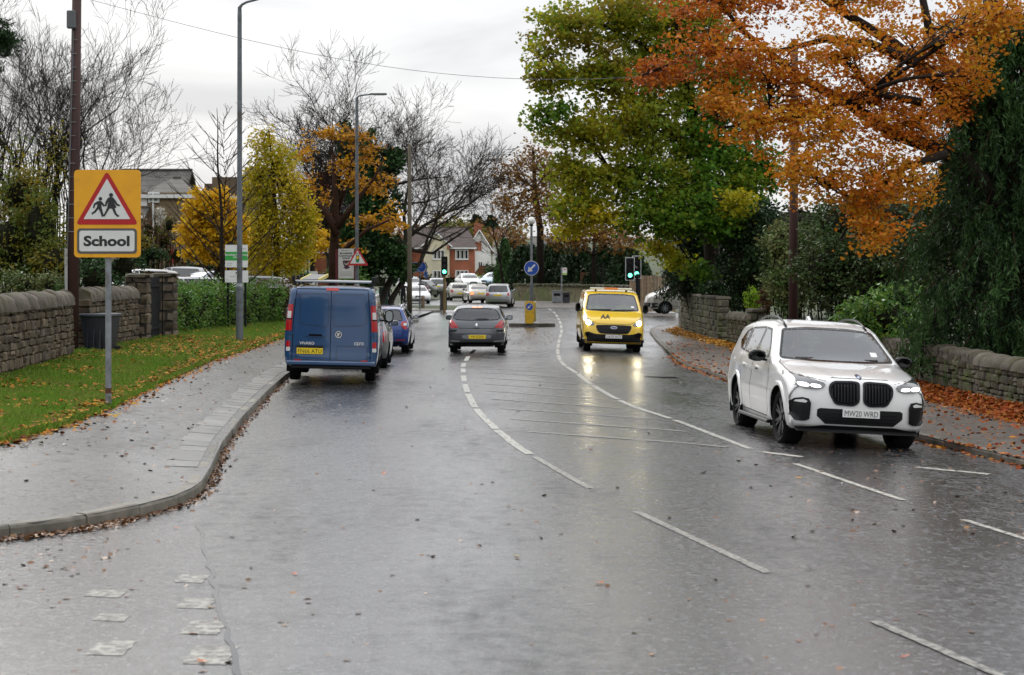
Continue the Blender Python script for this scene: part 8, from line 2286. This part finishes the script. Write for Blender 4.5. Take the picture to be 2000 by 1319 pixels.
for _ in range(16000):      # bank of beech leaves along the foot of the right-hand wall
    d = 29 * (60 / 29) ** R.random(); u = abs(R.gauss(0, .33)); x = xwr(d) - u; hgt = .16 * exp(-(u / .3) ** 2) * (1 - .6 * smooth(40, 60, d))
    if x > xkr(d) + .1: C.append((x, d, zfoot_r(x, d) + .01 + hgt * R.random()))
for _ in range(1700):
    d = 24 * (70 / 24) ** R.random(); x = lerp(xkr(d) + .12, xwr(d), R.random()); C.append((x, d, zfoot_r(x, d) + .008))
for _ in range(900):
    d = 24 * (60 / 24) ** R.random(); x = xkr(d) - abs(R.gauss(0, .12)) + .05; C.append((x, d, max(zroad(x, d) + .012, zroad(x, d) + (.115 if x > xkr(d) else 0))))
props(leaf_object('beech_leaf_drift', C, .085, m_lit_r, None, .7, .75), 'thick drift of red beech leaves along the right-hand wall', 'leaves', None, 'stuff')
C = []
for _ in range(7000):
    d = R.uniform(60, 84); x = xwr(d) - abs(R.gauss(0, .3)); C.append((x, d, zfoot_r(x, d) + .01 + .06 * R.random()))
props(leaf_object('golden_leaf_drift', C, .10, leafmat2('golden_litter', [(.5, .24, .02), (.42, .16, .02), (.5, .33, .03)], [(.3, .12, .02), (.46, .22, .02)], 1, trans=.1), None, .75, .8), 'golden leaves along the foot of the tall mossy wall', 'leaves', None, 'stuff')
C = []
for _ in range(560):
    d = 11 * (70 / 11) ** R.random(); x = R.uniform(-4, 6); x = max(xkl(d) + .1, min(xkr(d) - .1, x)); C.append((x, d, zroad(x, d) + .009))
for _ in range(900):
    d = R.uniform(66, 84); x = R.gauss(.7, .7); C.append((x, d, zroad(x, d) + .01))
for _ in range(260):
    d = R.uniform(11, 17); x = lerp(-5.5, -3.2, R.random()); C.append((x, d, .009))
for _ in range(260):
    d = R.uniform(17, 27); x = lerp(2.5, 6.5, R.random()); C.append((x, d, zroad(x, d) + .009))
props(leaf_object('road_leaves', C, .05, m_lit_b, None, .7, .97, fold=.1), 'small brown leaves stuck to the wet road', 'leaves', None, 'stuff')
# the larger single leaves one can pick out on the road
def leafshape(k):
    rr = random.Random(k); n = 10; pts = []
    for i in range(n):
        a = 2 * pi * i / n; r = (1.0 if i % 2 == 0 else .55) * rr.uniform(.75, 1.1); pts.append((r * cos(a), r * .8 * sin(a)))
    mb = MB(); vs = [(x, y, .18 * abs(x) * rr.uniform(.2, 1.6) + .12 * abs(y)) for x, y in pts] + [(0, 0, 0)]
    mb.add(vs, [(i, (i + 1) % n, n) for i in range(n)] + [tuple(reversed((i, (i + 1) % n, n))) for i in []])
    me = bpy.data.meshes.new('fallen_leaf'); me.from_pydata(mb.v, [], mb.f); return me
LS = []
for k, c in enumerate(((.36, .10, .02), (.30, .06, .015), (.42, .2, .02), (.45, .33, .03), (.22, .08, .03))):
    me = leafshape(k); me.materials.append(mat('single_leaf_%s' % 'abcde'[k], c, rough=.4, var=.2, scale=30)); LS.append(me)
for (px, py, sz, k, lab) in ((1172, 1141, .06, 0, 'largest orange leaf lying on the wet road in the near foreground'), (750, 926, .05, 0, 'orange leaf on the road behind the blue van, left of the dashes'), (576, 1123, .045, 1, 'red leaf on the road right of the give-way marks'),
        (994, 989, .042, 1, 'dark red leaf left of the middle centre line dash'), (1008, 1088, .045, 3, 'single yellow leaf on the middle of the wet road'), (477, 824, .06, 2, 'golden leaf in the gutter behind the blue van'), (793, 796, .055, 4, 'brown leaf between blue van and curved line'),
        (1560, 935, .055, 2, 'golden leaf on the road in front of the white SUV'), (345, 1033, .042, 1, 'red leaf near the curved kerb corner'), (215, 1015, .055, 2, 'golden leaf against the foot of the curved kerb'), (395, 1295, .05, 0, 'orange leaf on the nearest give-way mark'),
        (1885, 1040, .045, 1, 'red leaf below the dash at the right edge'), (1374, 925, .055, 2, 'golden leaf below the nearest hatching line'), (1768, 1285, .045, 1, 'red leaf beside the nearest centre line dash')):
    p = Gp(px, py); o = link_mesh('fallen_leaf', LS[k], None, (p.x, p.y, p.z + .008)); o.scale = (sz, sz, sz); o.rotation_euler = (R.uniform(-.25, .25), R.uniform(-.25, .25), R.uniform(0, 6))
    props(o, lab, 'leaf', 'single leaves on the road')

# unseen trees added behind the viewer for the reflections in paint and glass
Cb = []
for k in range(13):
    x = -36 + k * 6 + R.uniform(-2, 2); y = -R.uniform(34, 60); hh = R.uniform(6, 10); n = 1100
    if abs(x) < 6: continue
    Cb.append(in_ball(n, .4) * np.array([3.6, 3, hh * .5]) + np.array([x, y, hh * .5]))
props(leaf_object('reflection_trees', np.concatenate(Cb), .75, m_l_thick, None, .8, .2), 'unseen trees behind the viewer, added for reflections', 'trees', None, 'stuff')
